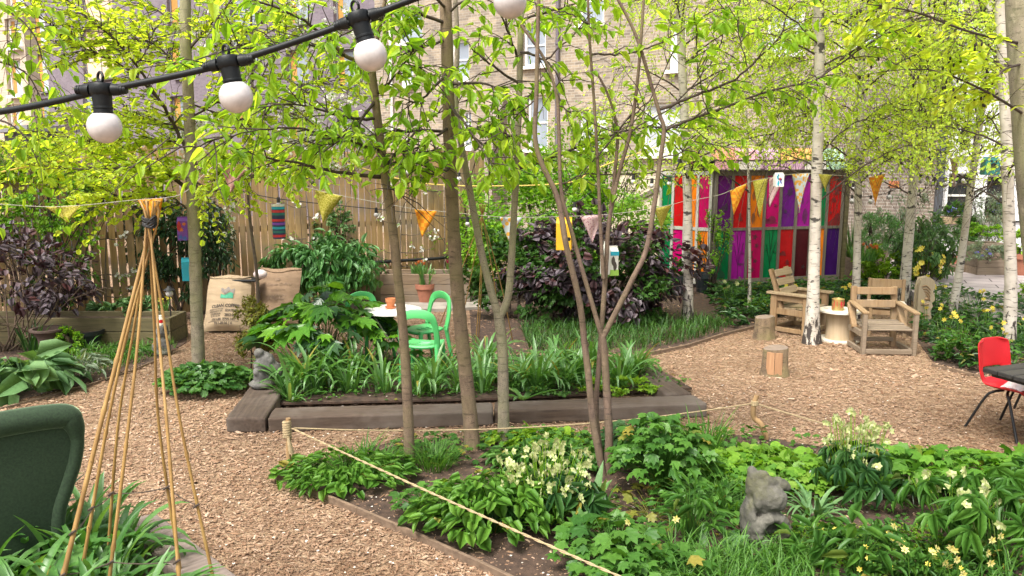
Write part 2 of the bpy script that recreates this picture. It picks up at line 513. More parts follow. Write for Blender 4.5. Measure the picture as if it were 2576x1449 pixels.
def birchm(name):
    m, nt, b, o = _mat(name)
    v = coords(nt, (1, 1, 1)); n = noise(nt, v, 5, 5)
    base = ramp(nt, n, [(.3, (.36, .315, .26)), (.6, (.56, .51, .445))])
    ln = noise(nt, coords(nt, (7, 7, 46)), 1.3, 3, .5)       # thin level dashes
    base = mix(nt, ramp(nt, ln, [(.60, (0, 0, 0)), (.65, (.75, .75, .75))]), base, (.07, .055, .045))
    pn = noise(nt, coords(nt, (3.4, 3.4, 6.5)), 1.5, 5, .6)   # black eye patches
    base = mix(nt, ramp(nt, pn, [(.60, (0, 0, 0)), (.63, (.95, .95, .95))]), base, (.035, .03, .026))
    # rough black bark plates at the foot of the trunk
    tc = nt.nodes.new("ShaderNodeTexCoord"); sp = nt.nodes.new("ShaderNodeSeparateXYZ")
    nt.links.new(tc.outputs['Object'], sp.inputs[0])
    mr = N(nt, "ShaderNodeMapRange"); mr.inputs[1].default_value = 0; mr.inputs[2].default_value = 1.15
    mr.inputs[3].default_value = .10; mr.inputs[4].default_value = -.28
    nt.links.new(sp.outputs[2], mr.inputs[0])
    cn = noise(nt, coords(nt, (11, 11, 3.0)), 1.7, 5, .62)
    ad = N(nt, "ShaderNodeMath", operation='ADD'); nt.links.new(cn, ad.inputs[0]); nt.links.new(mr.outputs[0], ad.inputs[1])
    base = mix(nt, ramp(nt, ad.outputs[0], [(.53, (0, 0, 0)), (.57, (1, 1, 1))]), base, (.045, .035, .03))
    nt.links.new(base, b.inputs['Base Color']); b.inputs['Roughness'].default_value = .75
    bump(nt, b, cn, .5, .01)
    return m
def stonem(name, c, moss, sc=9):
    m, nt, b, o = _mat(name)
    v = coords(nt); n = noise(nt, v, sc, 8, .7); n2 = noise(nt, v, sc * .55, 4, .6)
    col = ramp(nt, n, [(.3, tuple(q * .45 for q in c)), (.52, c), (.75, tuple(q * 1.7 for q in c))])
    col = mix(nt, ramp(nt, n2, [(.48, (0, 0, 0)), (.62, (.8, .8, .8))]), col, moss)
    nt.links.new(col, b.inputs['Base Color']); b.inputs['Roughness'].default_value = .95
    bump(nt, b, noise(nt, v, 60, 6, .7), .8, .008)
    return m
def glassm(name, c, rough=.08):
    m, nt, b, o = _mat(name)
    n = noise(nt, coords(nt), .8, 3)
    nt.links.new(ramp(nt, n, [(.3, tuple(q * .6 for q in c)), (.7, c)]), b.inputs['Base Color'])
    b.inputs['Roughness'].default_value = rough; b.inputs['Specular IOR Level'].default_value = .9
    return m
def panem(name, c):
    """painted translucent film over glass"""
    m, nt, b, out = _mat(name)
    n = noise(nt, coords(nt, (3, 3, 1)), 3, 5)
    n2 = noise(nt, coords(nt), 2.0, 3)
    col = ramp(nt, n, [(.25, tuple(q * .65 for q in c)), (.7, c)])
    col = mix(nt, ramp(nt, n2, [(.45, (0, 0, 0)), (.8, (.45, .45, .45))]), col, tuple(q * .35 for q in c))
    nt.links.new(col, b.inputs['Base Color']); b.inputs['Roughness'].default_value = .22
    b.inputs['Specular IOR Level'].default_value = .14
    return m

M = {}
M['chips_ground'] = None
M['soil'] = plain('soil', (.060, .036, .024), .95, .55, 14, bmp=.6)
M['chip'] = leafm('wood_chip', [(.18, .105, .060), (.30, .20, .118), (.39, .275, .172), (.34, .235, .142), (.22, .138, .080), (.50, .385, .262), (.315, .213, .13), (.255, .165, .098)], 0, .9, None, .15)
def _damp(m):
    nt = m.node_tree; b = [n for n in nt.nodes if n.type == 'BSDF_PRINCIPLED'][0]; l = b.inputs['Base Color'].links[0]; src = l.from_socket
    n1 = noise(nt, coords(nt), .55, 5, .6); n2 = noise(nt, coords(nt), 3.0, 4, .6)
    col = mix(nt, 1.0, src, ramp(nt, n1, [(.34, (.58, .51, .49)), (.52, (.93, .88, .93)), (.72, (1.12, 1.05, 1.10))]), 'MULTIPLY')
    col = mix(nt, .5, col, ramp(nt, n2, [(.32, (.68, .64, .60)), (.6, (1.1, 1.1, 1.1))]), 'MULTIPLY')
    nt.links.new(col, b.inputs['Base Color'])
_damp(M['chip'])
M['petal'] = leafm('fallen_petal', [(.75, .7, .62), (.6, .5, .42)], 0, .7)
M['bark_grey'] = barkm('grey_bark', (.13, .105, .075), (.33, .28, .20))
M['bark_brown'] = barkm('brown_bark', (.10, .066, .044), (.25, .175, .115), 1.2)
M['bark_red'] = barkm('reddish_bark', (.075, .048, .036), (.20, .135, .098), 1.4, .3)
M['twig'] = plain('dark_twig', (.055, .038, .028), .85, .3, 20)
M['twig_grey'] = plain('grey_twig', (.12, .09, .065), .85, .3, 20)
M['birch'] = birchm('birch_bark')
M['lf_cherry'] = leafm('broad_tree_leaf', [(.17, .34, .03), (.28, .49, .04), (.40, .60, .06), (.20, .41, .035), (.50, .66, .10), (.31, .53, .05)], .66)
M['lf_alder'] = leafm('round_young_leaf', [(.44, .60, .06), (.56, .68, .08), (.36, .54, .05), (.62, .70, .12)], .66)
M['lf_birch'] = leafm('birch_leaf', [(.43, .60, .10), (.54, .67, .11), (.34, .53, .09), (.62, .70, .18)], .66)
M['lf_purple'] = leafm('purple_leaf', [(.045, .028, .034), (.085, .062, .072), (.085, .030, .030), (.060, .042, .050), (.13, .105, .125), (.09, .068, .078)], .12, .5, (1.4, .6, .6), .45)
M['lf_shrub'] = leafm('fresh_shrub_leaf', [(.11, .28, .025), (.19, .40, .035), (.28, .48, .05), (.14, .33, .03)], .52)
M['lf_hedge'] = leafm('deep_shrub_leaf', [(.03, .085, .018), (.06, .15, .025), (.045, .115, .02)], .35)
M['lf_ivy'] = leafm('dark_glossy_leaf', [(.018, .05, .018), (.035, .09, .03), (.06, .12, .05)], .2, .3, None, .7)
M['lf_grass'] = leafm('grass_blade', [(.045, .13, .02), (.08, .20, .03), (.12, .27, .04), (.06, .16, .03)], .4)
M['lf_bank'] = leafm('bank_grass_blade', [(.02, .065, .014), (.045, .12, .022), (.075, .175, .03), (.03, .09, .018)], .35)
M['lf_strap'] = leafm('strap_leaf', [(.05, .15, .03), (.085, .22, .045), (.14, .29, .08), (.065, .18, .035), (.17, .32, .12)], .35, .36, None, .6, odd=(.30, .26, .05))
M['lf_lime'] = leafm('lime_leaf', [(.20, .38, .03), (.30, .48, .04), (.14, .32, .03)], .45)
M['lf_lime2'] = leafm('soft_lime_leaf', [(.12, .28, .03), (.20, .38, .04), (.09, .23, .028), (.26, .42, .06)], .42)
M['lf_mid'] = leafm('mid_green_leaf', [(.040, .125, .022), (.072, .19, .028), (.11, .25, .04), (.055, .155, .026)], .4, .4, odd=(.30, .26, .05))
M['lf_heart'] = leafm('heart_leaf', [(.065, .185, .022), (.11, .27, .03), (.17, .35, .045), (.085, .22, .026)], .45, odd=(.30, .26, .05))
M['lf_dark'] = leafm('deep_green_leaf', [(.02, .07, .02), (.04, .115, .03), (.06, .15, .035)], .3, .35, None, .6, odd=(.30, .26, .05))
M['lf_dmid'] = leafm('scalloped_leaf', [(.03, .10, .022), (.055, .15, .03), (.075, .18, .04), (.10, .23, .04)], .3, .35, None, .6)
M['lf_hosta'] = leafm('grey_green_leaf', [(.075, .17, .06), (.12, .24, .09), (.16, .29, .11)], .3, .45)
M['lf_silver'] = leafm('silver_leaf', [(.16, .22, .15), (.24, .30, .21), (.11, .17, .10)], .25, .6)
M['lf_peony'] = leafm('blue_green_leaf', [(.05, .16, .04), (.09, .24, .065), (.13, .30, .10), (.18, .34, .16)], .35, .4)
M['lf_acan'] = leafm('glossy_lobed_leaf', [(.045, .15, .02), (.10, .28, .025), (.17, .38, .035), (.03, .09, .03), (.06, .13, .06)], .4, .33, None, .7)
M['lf_fern'] = leafm('bronze_leaf', [(.17, .19, .03), (.25, .25, .04), (.13, .16, .03), (.22, .15, .04)], .4)
M['fl_white'] = leafm('white_petal', [(.80, .78, .72), (.72, .72, .66)], .25, .6, (1, 1, .95))
M['fl_cream'] = leafm('cream_petal', [(.46, .50, .20), (.55, .56, .28), (.36, .44, .14), (.60, .60, .38)], .25, .6, (1.1, 1.1, .8))
M['fl_yellow'] = leafm('yellow_petal', [(.80, .66, .05), (.85, .74, .15), (.78, .56, .04)], .25, .5, (1.1, 1, .5))
M['fl_pale'] = leafm('primrose_petal', [(.72, .66, .20), (.76, .70, .32), (.70, .58, .12)], .25, .5, (1.1, 1, .6))
M['fl_orange'] = leafm('orange_petal', [(.80, .20, .04), (.72, .28, .10)], .2, .5, (1.2, .8, .5))
M['fl_pink'] = leafm('pink_petal', [(.60, .03, .16), (.48, .02, .10)], .2, .5, (1.2, .7, .8))
M['fl_blue'] = leafm('blue_petal', [(.10, .12, .45), (.16, .12, .48)], .2, .5, (1, 1, 1.2))
M['cone'] = plain('dry_cone', (.02, .013, .01), .9, .3, 30)
M['fence'] = woodm('fence_wood', (.27, .16, .062), (.53, .345, .155), 2, 1.0, .8, (.21, .165, .115))
M['planter_old'] = woodm('mossy_planter_wood', (.06, .05, .024), (.155, .13, .062), 0, 1.0, .9)
M['planter'] = woodm('planter_wood', (.135, .09, .055), (.28, .20, .128), 0, 1.0, .85, (.18, .145, .115))
M['sleeper'] = woodm('sleeper_wood', (.040, .026, .018), (.115, .080, .058), 0, 1.2, .9, (.135, .108, .088))
M['board'] = woodm('grey_board_wood', (.16, .12, .10), (.31, .25, .22), 1, 1.2, .85)
M['edging'] = woodm('edging_wood', (.10, .065, .042), (.24, .165, .11), 0, 1.0, .9)
M['pallet'] = woodm('pallet_wood', (.19, .112, .052), (.36, .24, .13), 2, 1.0, .75, (.26, .19, .12))
M['pallet_l'] = woodm('pale_pallet_wood', (.23, .16, .09), (.40, .305, .195), 0, 1.0, .75)
M['pallet_g'] = woodm('grey_pallet_wood', (.145, .108, .074), (.28, .22, .16), 0, 1.0, .85)
M['ply'] = woodm('reel_plywood', (.40, .30, .19), (.54, .43, .30), 2, .5, .6)
M['ply_top'] = plain('reel_top', (.72, .66, .56), .6, .1, 5)
M['carved'] = woodm('carved_wood', (.36, .28, .175), (.50, .41, .29), 2, .8, .8)
M['frame_w'] = woodm('weathered_frame_wood', (.105, .088, .07), (.20, .17, .138), 2, 1.0, .85)
M['stump'] = barkm('stump_bark', (.075, .050, .033), (.27, .19, .115), .7, .9)
M['stump_top'] = plain('stump_cut', (.20, .15, .115), .9, .3, 12, bmp=.4)
M['terracotta'] = plain('terracotta', (.33, .13, .08), .85, .2, 7, bmp=.15)
M['terracotta_l'] = plain('orange_terracotta', (.58, .21, .085), .8, .12, 9)
M['green_pl'] = plain('green_plastic', (.085, .43, .135), .35, .06, 3, spec=.5)
M['red_pl'] = plain('red_plastic', (.62, .014, .022), .36, .06, 3, spec=.5)
M['black_metal'] = plain('black_metal', (.012, .012, .014), .45, .2, 9)
M['black_wood'] = woodm('black_board', (.014, .013, .013), (.045, .042, .042), 0, 1.0, .55)
M['bag'] = plain('cloudy_plastic_bag', (.66, .56, .55), .25, .15, 12, spec=.7)
M['white_metal'] = plain('white_metal', (.72, .70, .66), .5, .1, 10)
M['leg_metal'] = plain('dull_table_leg', (.34, .31, .25), .55, .2, 9)
M['rubber'] = plain('black_rubber', (.006, .008, .009), .5, .3, 12, spec=.3, bmp=.1)
M['bulb'] = plain('opal_bulb', (.52, .495, .485), .14, .16, 30, spec=.7)
M['burlap'] = None
M['ink'] = plain('faded_print_ink', (.075, .06, .05), .95, .3, 30)
M['ink_grey'] = plain('grey_print_ink', (.20, .17, .15), .95, .3, 40)
M['ink_soft'] = plain('soft_print_ink', (.22, .15, .10), .95, .3, 30)
M['ink_green'] = plain('green_print_ink', (.06, .27, .17), .95, .2, 30)
M['stone'] = stonem('mossy_stone', (.105, .10, .082), (.085, .085, .038))
M['stone_l'] = stonem('grey_stone', (.125, .12, .112), (.085, .085, .06))
M['rope'] = plain('jute_rope', (.38, .29, .165), .9, .2, 40, bmp=.4)
M['cord_w'] = plain('pale_cord', (.36, .33, .27), .9, .1, 20)
M['cord_y'] = plain('yellow_cord', (.68, .50, .12), .8, .1, 20)
M['cable'] = plain('dark_cable', (.012, .012, .012), .6, .1, 20)
M['bamboo'] = None
M['stake'] = woodm('stake_wood', (.22, .13, .06), (.40, .26, .13), 2, 1.5, .85)
M['urn'] = plain('dull_urn', (.075, .048, .037), .85, .3, 9, bmp=.3)
M['dark_pot'] = plain('dark_plastic_pot', (.020, .027, .030), .45, .25, 6)
M['green_pot'] = plain('green_plastic_pot', (.012, .06, .045), .45, .25, 6)
M['trough'] = plain('red_clay_trough', (.34, .10, .065), .7, .2, 6)
M['glass'] = glassm('window_glass', (.34, .39, .46))
M['glass_dark'] = glassm('dark_window_glass', (.03, .035, .04))
M['glass_white'] = glassm('bright_window_glass', (.62, .66, .70), .25)
M['curtain'] = plain('pale_blind', (.62, .48, .36), .9, .08, 2)
M['white_paint'] = plain('white_paint', (.76, .74, .71), .5, .06, 3)
M['grey_frame'] = plain('grey_window_frame', (.20, .20, .215), .5, .1, 3)
M['orange_panel'] = plain('ochre_panel', (.48, .25, .06), .6, .15, 2)
M['lead_pipe'] = plain('purple_grey_pipe', (.13, .11, .125), .6, .2, 4)
M['render'] = plain('cream_render', (.58, .50, .37), .9, .12, 1.2, bmp=.1)
M['dark_wall'] = plain('dark_sheet', (.055, .06, .07), .6, .25, 2)
M['paver'] = None
M['lantern'] = plain('aged_lantern_metal', (.035, .032, .027), .5, .4, 20, .6)
M['brick_y'] = brickm('yellow_stock_brick', (.40, .32, .225), (.185, .148, .115), (.41, .375, .315), (.15, .13, .112), .72)
M['brick_d'] = brickm('sooty_stock_brick', (.235, .18, .14), (.165, .13, .108), (.36, .325, .28), (.10, .088, .08), .7)
M['brick_p'] = brickm('purple_brick', (.20, .168, .195), (.145, .12, .145), (.185, .16, .18), (.235, .205, .23), .55)
M['brick_c'] = brickm('pale_cream_brick', (.50, .42, .32), (.42, .35, .27), (.52, .46, .38), (.40, .34, .27), .3)
M['brick_w'] = brickm('white_painted_brick', (.80, .79, .78), (.72, .71, .71), (.60, .60, .61), (.74, .74, .74), .3)

def _chips_ground():
    m, nt, b, o = _mat('bark_chip_ground')
    vo = N(nt, "ShaderNodeTexVoronoi", Scale=34.0); vo.inputs['Randomness'].default_value = 1
    v = coords(nt, (1, 1.9, 1)); nv = N(nt, "ShaderNodeTexNoise", Scale=9.0, Detail=3)
    nt.links.new(v, nv.inputs['Vector'])
    vv = mix(nt, .22, v, nv.outputs[1]); nt.links.new(vv, vo.inputs['Vector'])
    sp = nt.nodes.new("ShaderNodeSeparateColor"); nt.links.new(vo.outputs['Color'], sp.inputs[0])
    col = ramp(nt, sp.outputs[0], [(0, (.12, .066, .038)), (.35, (.23, .146, .088)), (.7, (.32, .218, .135)), (1, (.42, .305, .20))])
    big = noise(nt, coords(nt), .8, 5)
    col = mix(nt, .6, col, ramp(nt, big, [(.3, (.72, .66, .60)), (.7, (1.15, 1.12, 1.08))]), 'MULTIPLY')
    nt.links.new(col, b.inputs['Base Color']); b.inputs['Roughness'].default_value = .95
    bump(nt, b, vo.outputs[0], .8, .02)
    return m
M['chips_ground'] = _chips_ground()
def _burlap(name, c):
    m, nt, b, o = _mat(name)
    w = N(nt, "ShaderNodeTexWave", Scale=95.0, Distortion=1.5); w.bands_direction = 'X'
    w2 = N(nt, "ShaderNodeTexWave", Scale=95.0, Distortion=1.5); w2.bands_direction = 'Z'
    v = coords(nt); nt.links.new(v, w.inputs[0]); nt.links.new(v, w2.inputs[0])
    n = noise(nt, coords(nt, (1, 1, 5)), 3, 5)
    col = ramp(nt, n, [(.3, tuple(q * .72 for q in c)), (.7, c)])
    wv = mix(nt, .5, w.outputs[0], w2.outputs[0])
    col = mix(nt, .35, col, wv, 'MULTIPLY')
    nt.links.new(col, b.inputs['Base Color']); b.inputs['Roughness'].default_value = 1
    bump(nt, b, n, .4, .03)
    return m
M['burlap'] = _burlap('pale_burlap', (.45, .335, .215)); M['burlap_d'] = _burlap('brown_burlap', (.30, .20, .125))
def _bamboo():
    m, nt, b, o = _mat('bamboo_cane')
    n = noise(nt, coords(nt, (8, 8, 1.2)), 2, 4)
    col = ramp(nt, n, [(.3, (.20, .11, .034)), (.55, (.34, .205, .066)), (.75, (.42, .28, .11))])
    nt.links.new(col, b.inputs['Base Color']); b.inputs['Roughness'].default_value = .45
    return m
M['bamboo'] = _bamboo()
def _paver():
    m, nt, b, o = _mat('pale_paving')
    v = coords(nt, (1, 1, 1), 'Object', (0, 0, R_(24)))
    br = N(nt, "ShaderNodeTexBrick", Scale=1.0); br.inputs['Brick Width'].default_value = .9; br.inputs['Row Height'].default_value = .42
    br.inputs['Mortar Size'].default_value = .012
    br.inputs['Color1'].default_value = c4((.47, .41, .40)); br.inputs['Color2'].default_value = c4((.40, .35, .345)); br.inputs['Mortar'].default_value = c4((.09, .075, .07))
    nt.links.new(v, br.inputs[0])
    col = mix(nt, .5, br.outputs[0], ramp(nt, noise(nt, v, 3, 6), [(.3, (.7, .68, .66)), (.7, (1.15, 1.12, 1.1))]), 'MULTIPLY')
    nt.links.new(col, b.inputs['Base Color']); b.inputs['Roughness'].default_value = .8
    return m
M['paver'] = _paver()
def _velvet():
    m, nt, b, o = _mat('green_velvet')
    n = noise(nt, coords(nt), 90, 3)
    nt.links.new(ramp(nt, n, [(.3, (.010, .024, .010)), (.7, (.024, .050, .021))]), b.inputs['Base Color'])
    b.inputs['Roughness'].default_value = .9
    b.inputs['Sheen Weight'].default_value = .8; b.inputs['Sheen Roughness'].default_value = .35
    b.inputs['Sheen Tint'].default_value = c4((.45, .62, .38))
    bump(nt, b, n, .2, .004)
    return m
M['velvet'] = _velvet()
def _cloth(name, base, spots, sc=30, w=.5, mode='voronoi'):
    m, nt, b, out = _mat(name)
    v = coords(nt)
    if mode == 'voronoi':
        t = N(nt, "ShaderNodeTexVoronoi", Scale=float(sc)); t.feature = 'DISTANCE_TO_EDGE'
        nt.links.new(v, t.inputs['Vector']); f = t.outputs['Distance']
        col = ramp(nt, f, [(w * .1, spots), (w * .16, base)])
    elif mode == 'dots':
        t = N(nt, "ShaderNodeTexVoronoi", Scale=float(sc))
        nt.links.new(v, t.inputs['Vector'])
        col = ramp(nt, t.outputs['Distance'], [(w * .5, spots), (w * .62, base)])
    else:
        t = N(nt, "ShaderNodeTexChecker", Scale=float(sc)); t.inputs[1].default_value = c4(base); t.inputs[2].default_value = c4(spots)
        nt.links.new(v, t.inputs[0]); col = t.outputs[0]
    nt.links.new(col, b.inputs['Base Color']); b.inputs['Roughness'].default_value = .85
    tr = nt.nodes.new("ShaderNodeBsdfTranslucent"); nt.links.new(col, tr.inputs[0])
    ms = N(nt, "ShaderNodeMixShader"); ms.inputs[0].default_value = .35
    nt.links.new(b.outputs[0], ms.inputs[1]); nt.links.new(tr.outputs[0], ms.inputs[2]); nt.links.new(ms.outputs[0], out.inputs[0])
    return m
M['cl_olive'] = _cloth('olive_print_cloth', (.38, .35, .03), (.62, .56, .13), 42, .55)
M['cl_orange'] = _cloth('orange_check_cloth', (.74, .26, .012), (.80, .42, .03), 26, .5, 'check')
M['cl_pink'] = _cloth('pink_print_cloth', (.66, .48, .47), (.42, .16, .20), 38, .5, 'dots')
M['cl_floral'] = _cloth('yellow_floral_cloth', (.55, .60, .60), (.72, .40, .06), 20, .8, 'dots')
M['cl_tan'] = _cloth('faded_pink_cloth', (.50, .30, .24), (.38, .17, .14), 26, .5)

# ================================================================== SETTING
rs = np.random.RandomState(7)
def poly_sheet(name, pts, z, mat, kind='structure', h=0.0, cat=None):
    mb = MB(); p = np.array([[q[0], q[1]] for q in pts])
    mb.prism(p, z - max(h, .02), z)
    o = mk(name, mb, mat); return tag(o, kind=kind)
def gp(lst, z=0.0): return [G(u, v, z)[:2] for u, v in lst]
def inside(P, poly):
    x, y = P[:, 0], P[:, 1]; r = np.zeros(len(P), bool); n = len(poly)
    for i in range(n):
        x1, y1 = poly[i]; x2, y2 = poly[(i + 1) % n]
        c = ((y1 > y) != (y2 > y)) & (x < (x2 - x1) * (y - y1) / (y2 - y1 + 1e-12) + x1)
        r ^= c
    return r
gmb = MB(); gmb.add([[-90, -30, 0], [90, -30, 0], [90, 140, 0], [-90, 140, 0]], [[0, 1, 2, 3]])
tag(mk('ground', gmb, M['chips_ground']), kind='structure')

BED_SLEEPER = gp([(680, 1030), (1300, 1015), (1740, 990), (1620, 918), (1500, 905), (1180, 905), (760, 930), (700, 968)])
BED_FRONT = gp([(690, 1190), (1000, 1112), (1400, 1098), (1900, 1098), (2200, 1152), (2600, 1195), (3300, 1290), (3300, 1900), (1700, 1700), (1215, 1420)])
BED_BACK = gp([(1190, 890), (1611, 889), (1729, 868), (1818, 839), (1893, 821), (1960, 800), (2150, 775), (2320, 755), (2320, 725), (1690, 690), (1250, 690), (1180, 770)])
BED_RIGHT = gp([(2310, 800), (2300, 850), (2350, 915), (2450, 940), (2620, 965), (3100, 965), (3100, 800), (2576, 780), (2340, 745)])
BED_LEFT = gp([(-400, 1090), (0, 1022), (235, 962), (400, 905), (470, 862), (470, 845), (-400, 845)])
BED_NEAR = gp([(-300, 1330), (330, 1290), (620, 1470), (900, 1800), (-300, 1800)])
BEDS = [BED_SLEEPER, BED_FRONT, BED_BACK, BED_RIGHT, BED_LEFT]
for nm, b, z in (('soil_bed', BED_SLEEPER, .06), ('soil_bed', BED_FRONT, .012), ('soil_bed', BED_BACK, .012), ('soil_bed', BED_RIGHT, .012), ('soil_bed', BED_LEFT, .012)):
    poly_sheet(nm, b, z, M['soil'])

# loose bark chips, each a small ridged splinter
def chips():
    n = 270000
    y = 3.2 + (15.5 - 3.2) * rs.rand(n) ** 1.35
    x = (rs.rand(n) - .5) * 1.5 * y
    P = np.stack([x, y], 1)
    keep = np.ones(n, bool)
    for b in BEDS:
        q = inside(P, b)
        keep &= ~(q & (rs.rand(n) > .24))
    keep &= ~inside(P, BED_NEAR)
    P = P[keep]; n = len(P)
    sc = (.75 + .045 * P[:, 1])
    L = rs.gamma(3.4, .0058, n) * sc; W = L * rs.uniform(.13, .42, n); H = .002 + .3 * W * rs.rand(n)
    az = rs.uniform(0, np.pi, n) * 1.0; tl = rs.normal(0, .17, n)
    ex = np.stack([np.cos(az) * np.cos(tl), np.sin(az) * np.cos(tl), np.sin(tl)], 1)
    ey = np.stack([-np.sin(az), np.cos(az), rs.normal(0, .25, n)], 1)
    C = np.stack([P[:, 0], P[:, 1], .004 + .5 * L * np.abs(np.sin(tl)) + rs.rand(n) * .008], 1)
    sk = rs.uniform(-.2, .2, n)
    V = np.stack([C - ex * L[:, None] * .5 - ey * W[:, None] * .5, C + ex * (L * (.5 - .1))[:, None] - ey * W[:, None] * .5,
                  C + ex * (L * .5)[:, None] + ey * W[:, None] * .5, C - ex * (L * (.5 + sk * .5))[:, None] + ey * W[:, None] * .5], 1)
    T = V * .6 + C[:, None] * .4 + np.array([0, 0, 1.]) * H[:, None, None]
    A = np.concatenate([V, T], 1)
    mb = MB(); mb.v.append(A.reshape(-1, 3)); mb.n = n * 8
    f = np.array([[0, 1, 5, 4], [1, 2, 6, 5], [2, 3, 7, 6], [3, 0, 4, 7], [4, 5, 6, 7]])
    mb.f.append(((f[None] + (np.arange(n) * 8)[:, None, None]).reshape(-1, 4), 0))
    tag(mk('wood_chips', mb, M['chip']), 'loose light brown bark chips covering the paths', 'wood chips', kind='stuff')
chips()
def petals():
    n = 900
    mb = MB()
    y = 3.8 + 5 * rs.rand(n); x = (rs.rand(n) - .5) * 1.3 * y
    P = np.stack([x, y, np.full(n, .016)], 1)
    s = inside(P, BED_SLEEPER); P[s, 2] = .068
    a = rs.rand(n) * 6.28
    leaves(mb, P, np.stack([np.cos(a), np.sin(a), np.full(n, .15)], 1), (0, 0, 1), rs.uniform(.012, .026, n), rs.uniform(.01, .02, n), T_DIAM)
    tag(mk('fallen_petals', mb, M['petal']), 'pale fallen petals scattered over chips and soil', 'petals', kind='stuff')
petals()
# terrace at the far right and a stone strip by the planters
poly_sheet('paving', gp([(2315, 748), (2345, 760), (2470, 778), (2620, 808), (3300, 850), (3300, 640), (2200, 655), (2240, 690)], .16), .16, M['paver'], h=.16)
poly_sheet('stone_path', gp([(985, 775), (1100, 778), (1240, 770), (1230, 748), (1040, 752)], .05), .05, plain('stone_slab', (.27, .24, .205), .9, .3, 4), h=.05)

# ================================================================== BUILDINGS
def wall_cells(mb, L, H, ops, th=.3, z0=-.2, mat=0, x0=0.0):
    xs = sorted(set([x0, L] + [q for o in ops for q in o[:2]])); zs = sorted(set([z0, H] + [q for o in ops for q in o[2:4]]))
    for k in range(len(zs) - 1):
        zc = (zs[k] + zs[k + 1]) / 2; st = None
        for i in range(len(xs)):
            solid = i < len(xs) - 1 and not any(o[0] < (xs[i] + xs[i + 1]) / 2 < o[1] and o[2] < zc < o[3] for o in ops)
            if solid and st is None: st = xs[i]
            if not solid and st is not None:
                mb.box(((st + xs[i]) / 2, th / 2, zc), (xs[i] - st, th, zs[k + 1] - zs[k]), mat=mat); st = None
class Wall:
    def __init__(s, name, label, cat, O, rz, group=None):
        s.O = np.array([O[0], O[1], 0.]); s.rz = rz
        s.t = np.array([math.cos(rz), math.sin(rz), 0]); s.n = np.array([-math.sin(rz), math.cos(rz), 0])
        s.root = thing(name, label, cat, s.O, rz, group)
    def at(s, u, v):
        d = ray(u, v); c = np.array([0, 0, CAMZ])
        k = np.dot(s.O - c, s.n) / np.dot(d, s.n); p = c + d * k
        return np.dot(p - s.O, s.t), p[2]
    def rect(s, u0, u1, v0, v1):
        xa, za = s.at((u0 + u1) / 2, v1); xb, zb = s.at((u0 + u1) / 2, v0)
        x0, _ = s.at(u0, (v0 + v1) / 2); x1, _ = s.at(u1, (v0 + v1) / 2)
        return [x0, x1, za, zb]
def window(wl_, r, fm, gm, rec=.12, fw=.06, bars=(0, 1), sill=None, name='window', split=None):
    x0, x1, z0, z1 = r
    mb = MB(); y = rec
    for (cx, cz, sx, sz) in ((x0 + fw / 2, (z0 + z1) / 2, fw, z1 - z0), (x1 - fw / 2, (z0 + z1) / 2, fw, z1 - z0),
                             ((x0 + x1) / 2, z0 + fw / 2, x1 - x0 - 2 * fw, fw), ((x0 + x1) / 2, z1 - fw / 2, x1 - x0 - 2 * fw, fw)):
        mb.box((cx, y + .03, cz), (sx, .07, sz))
    for i in range(bars[0]):
        mb.box((x0 + (x1 - x0) * (i + 1) / (bars[0] + 1), y + .035, (z0 + z1) / 2), (.035, .05, z1 - z0 - 2 * fw))
    for i in range(bars[1]):
        mb.box(((x0 + x1) / 2, y + .04, z0 + (z1 - z0) * (i + 1) / (bars[1] + 1)), (x1 - x0 - 2 * fw, .045, .045))
    w = mk(name, mb, fm, wl_.root, local=True)
    if split:
        xm = x0 + (x1 - x0) * split[0]
        m2 = MB(); m2.box(((x0 + xm) / 2, y + .055, (z0 + z1) / 2), (xm - x0, .03, z1 - z0 - .01)); mk('panel', m2, split[1], w, local=True)
        x0 = xm
    g = MB(); g.box(((x0 + x1) / 2, y + .05, (z0 + z1) / 2), (x1 - x0 - .02, .012, z1 - z0 - .02))
    mk('pane', g, gm, w, local=True)
    if sill is not None:
        s_ = MB(); s_.box(((x0 + x1) / 2, -.03, z0 - .045), (x1 - x0 + .16, .2, .09)); mk('sill', s_, sill, w, local=True)
    return w

# long yellow stock brick house, running obliquely behind the garden
BB = Wall('brick_house', 'old yellow stock brick house with white sash windows running behind the birches', 'house', (-4.55, 27.2), math.atan2(-9.2, 14.3))
ops = {}
for k, (r, fm, gm, bars) in {
    'a': ((1316, 1373, 60, 166), 'white_paint', 'glass', (0, 1)), 'b': ((1326, 1378, 240, 376), 'white_paint', 'glass', (0, 1)),
    'c': ((1457, 1528, 276, 376), 'white_paint', 'glass_white', (0, 0)), 'd': ((1618, 1722, 258, 390), 'white_paint', 'glass_white', (1, 0)),
    'e': ((1002, 1062, 22, 108), 'white_paint', 'glass', (0, 1)), 'f': ((1006, 1040, 164, 216), 'white_paint', 'glass', (4, 0)),
    'g': ((1136, 1180, 100, 200), 'white_paint', 'glass', (0, 1)), 'h': ((1162, 1186, 278, 372), 'white_paint', 'glass', (1, 1)),
    'i': ((1928, 2022, 14, 136), 'white_paint', 'glass_white', (0, 1)), 'j': ((2124, 2238, 40, 114), 'white_paint', 'glass', (2, 0)),
    'k': ((1684, 1724, 40, 176), 'white_paint', 'glass_white', (0, 1)), 'l': ((1457, 1520, -60, 60), 'white_paint', 'glass', (0, 1))}.items():
    ops[k] = (BB.rect(*r), fm, gm, bars)
mb = MB(); wall_cells(mb, 17.0, 12.0, [o[0] for o in ops.values()], .3)
mk('wall', mb, M['brick_y'], BB.root, local=True)
for k, (r, fm, gm, bars) in ops.items():
    window(BB, r, M[fm], M[gm], .10, .075, bars, M['white_paint'])
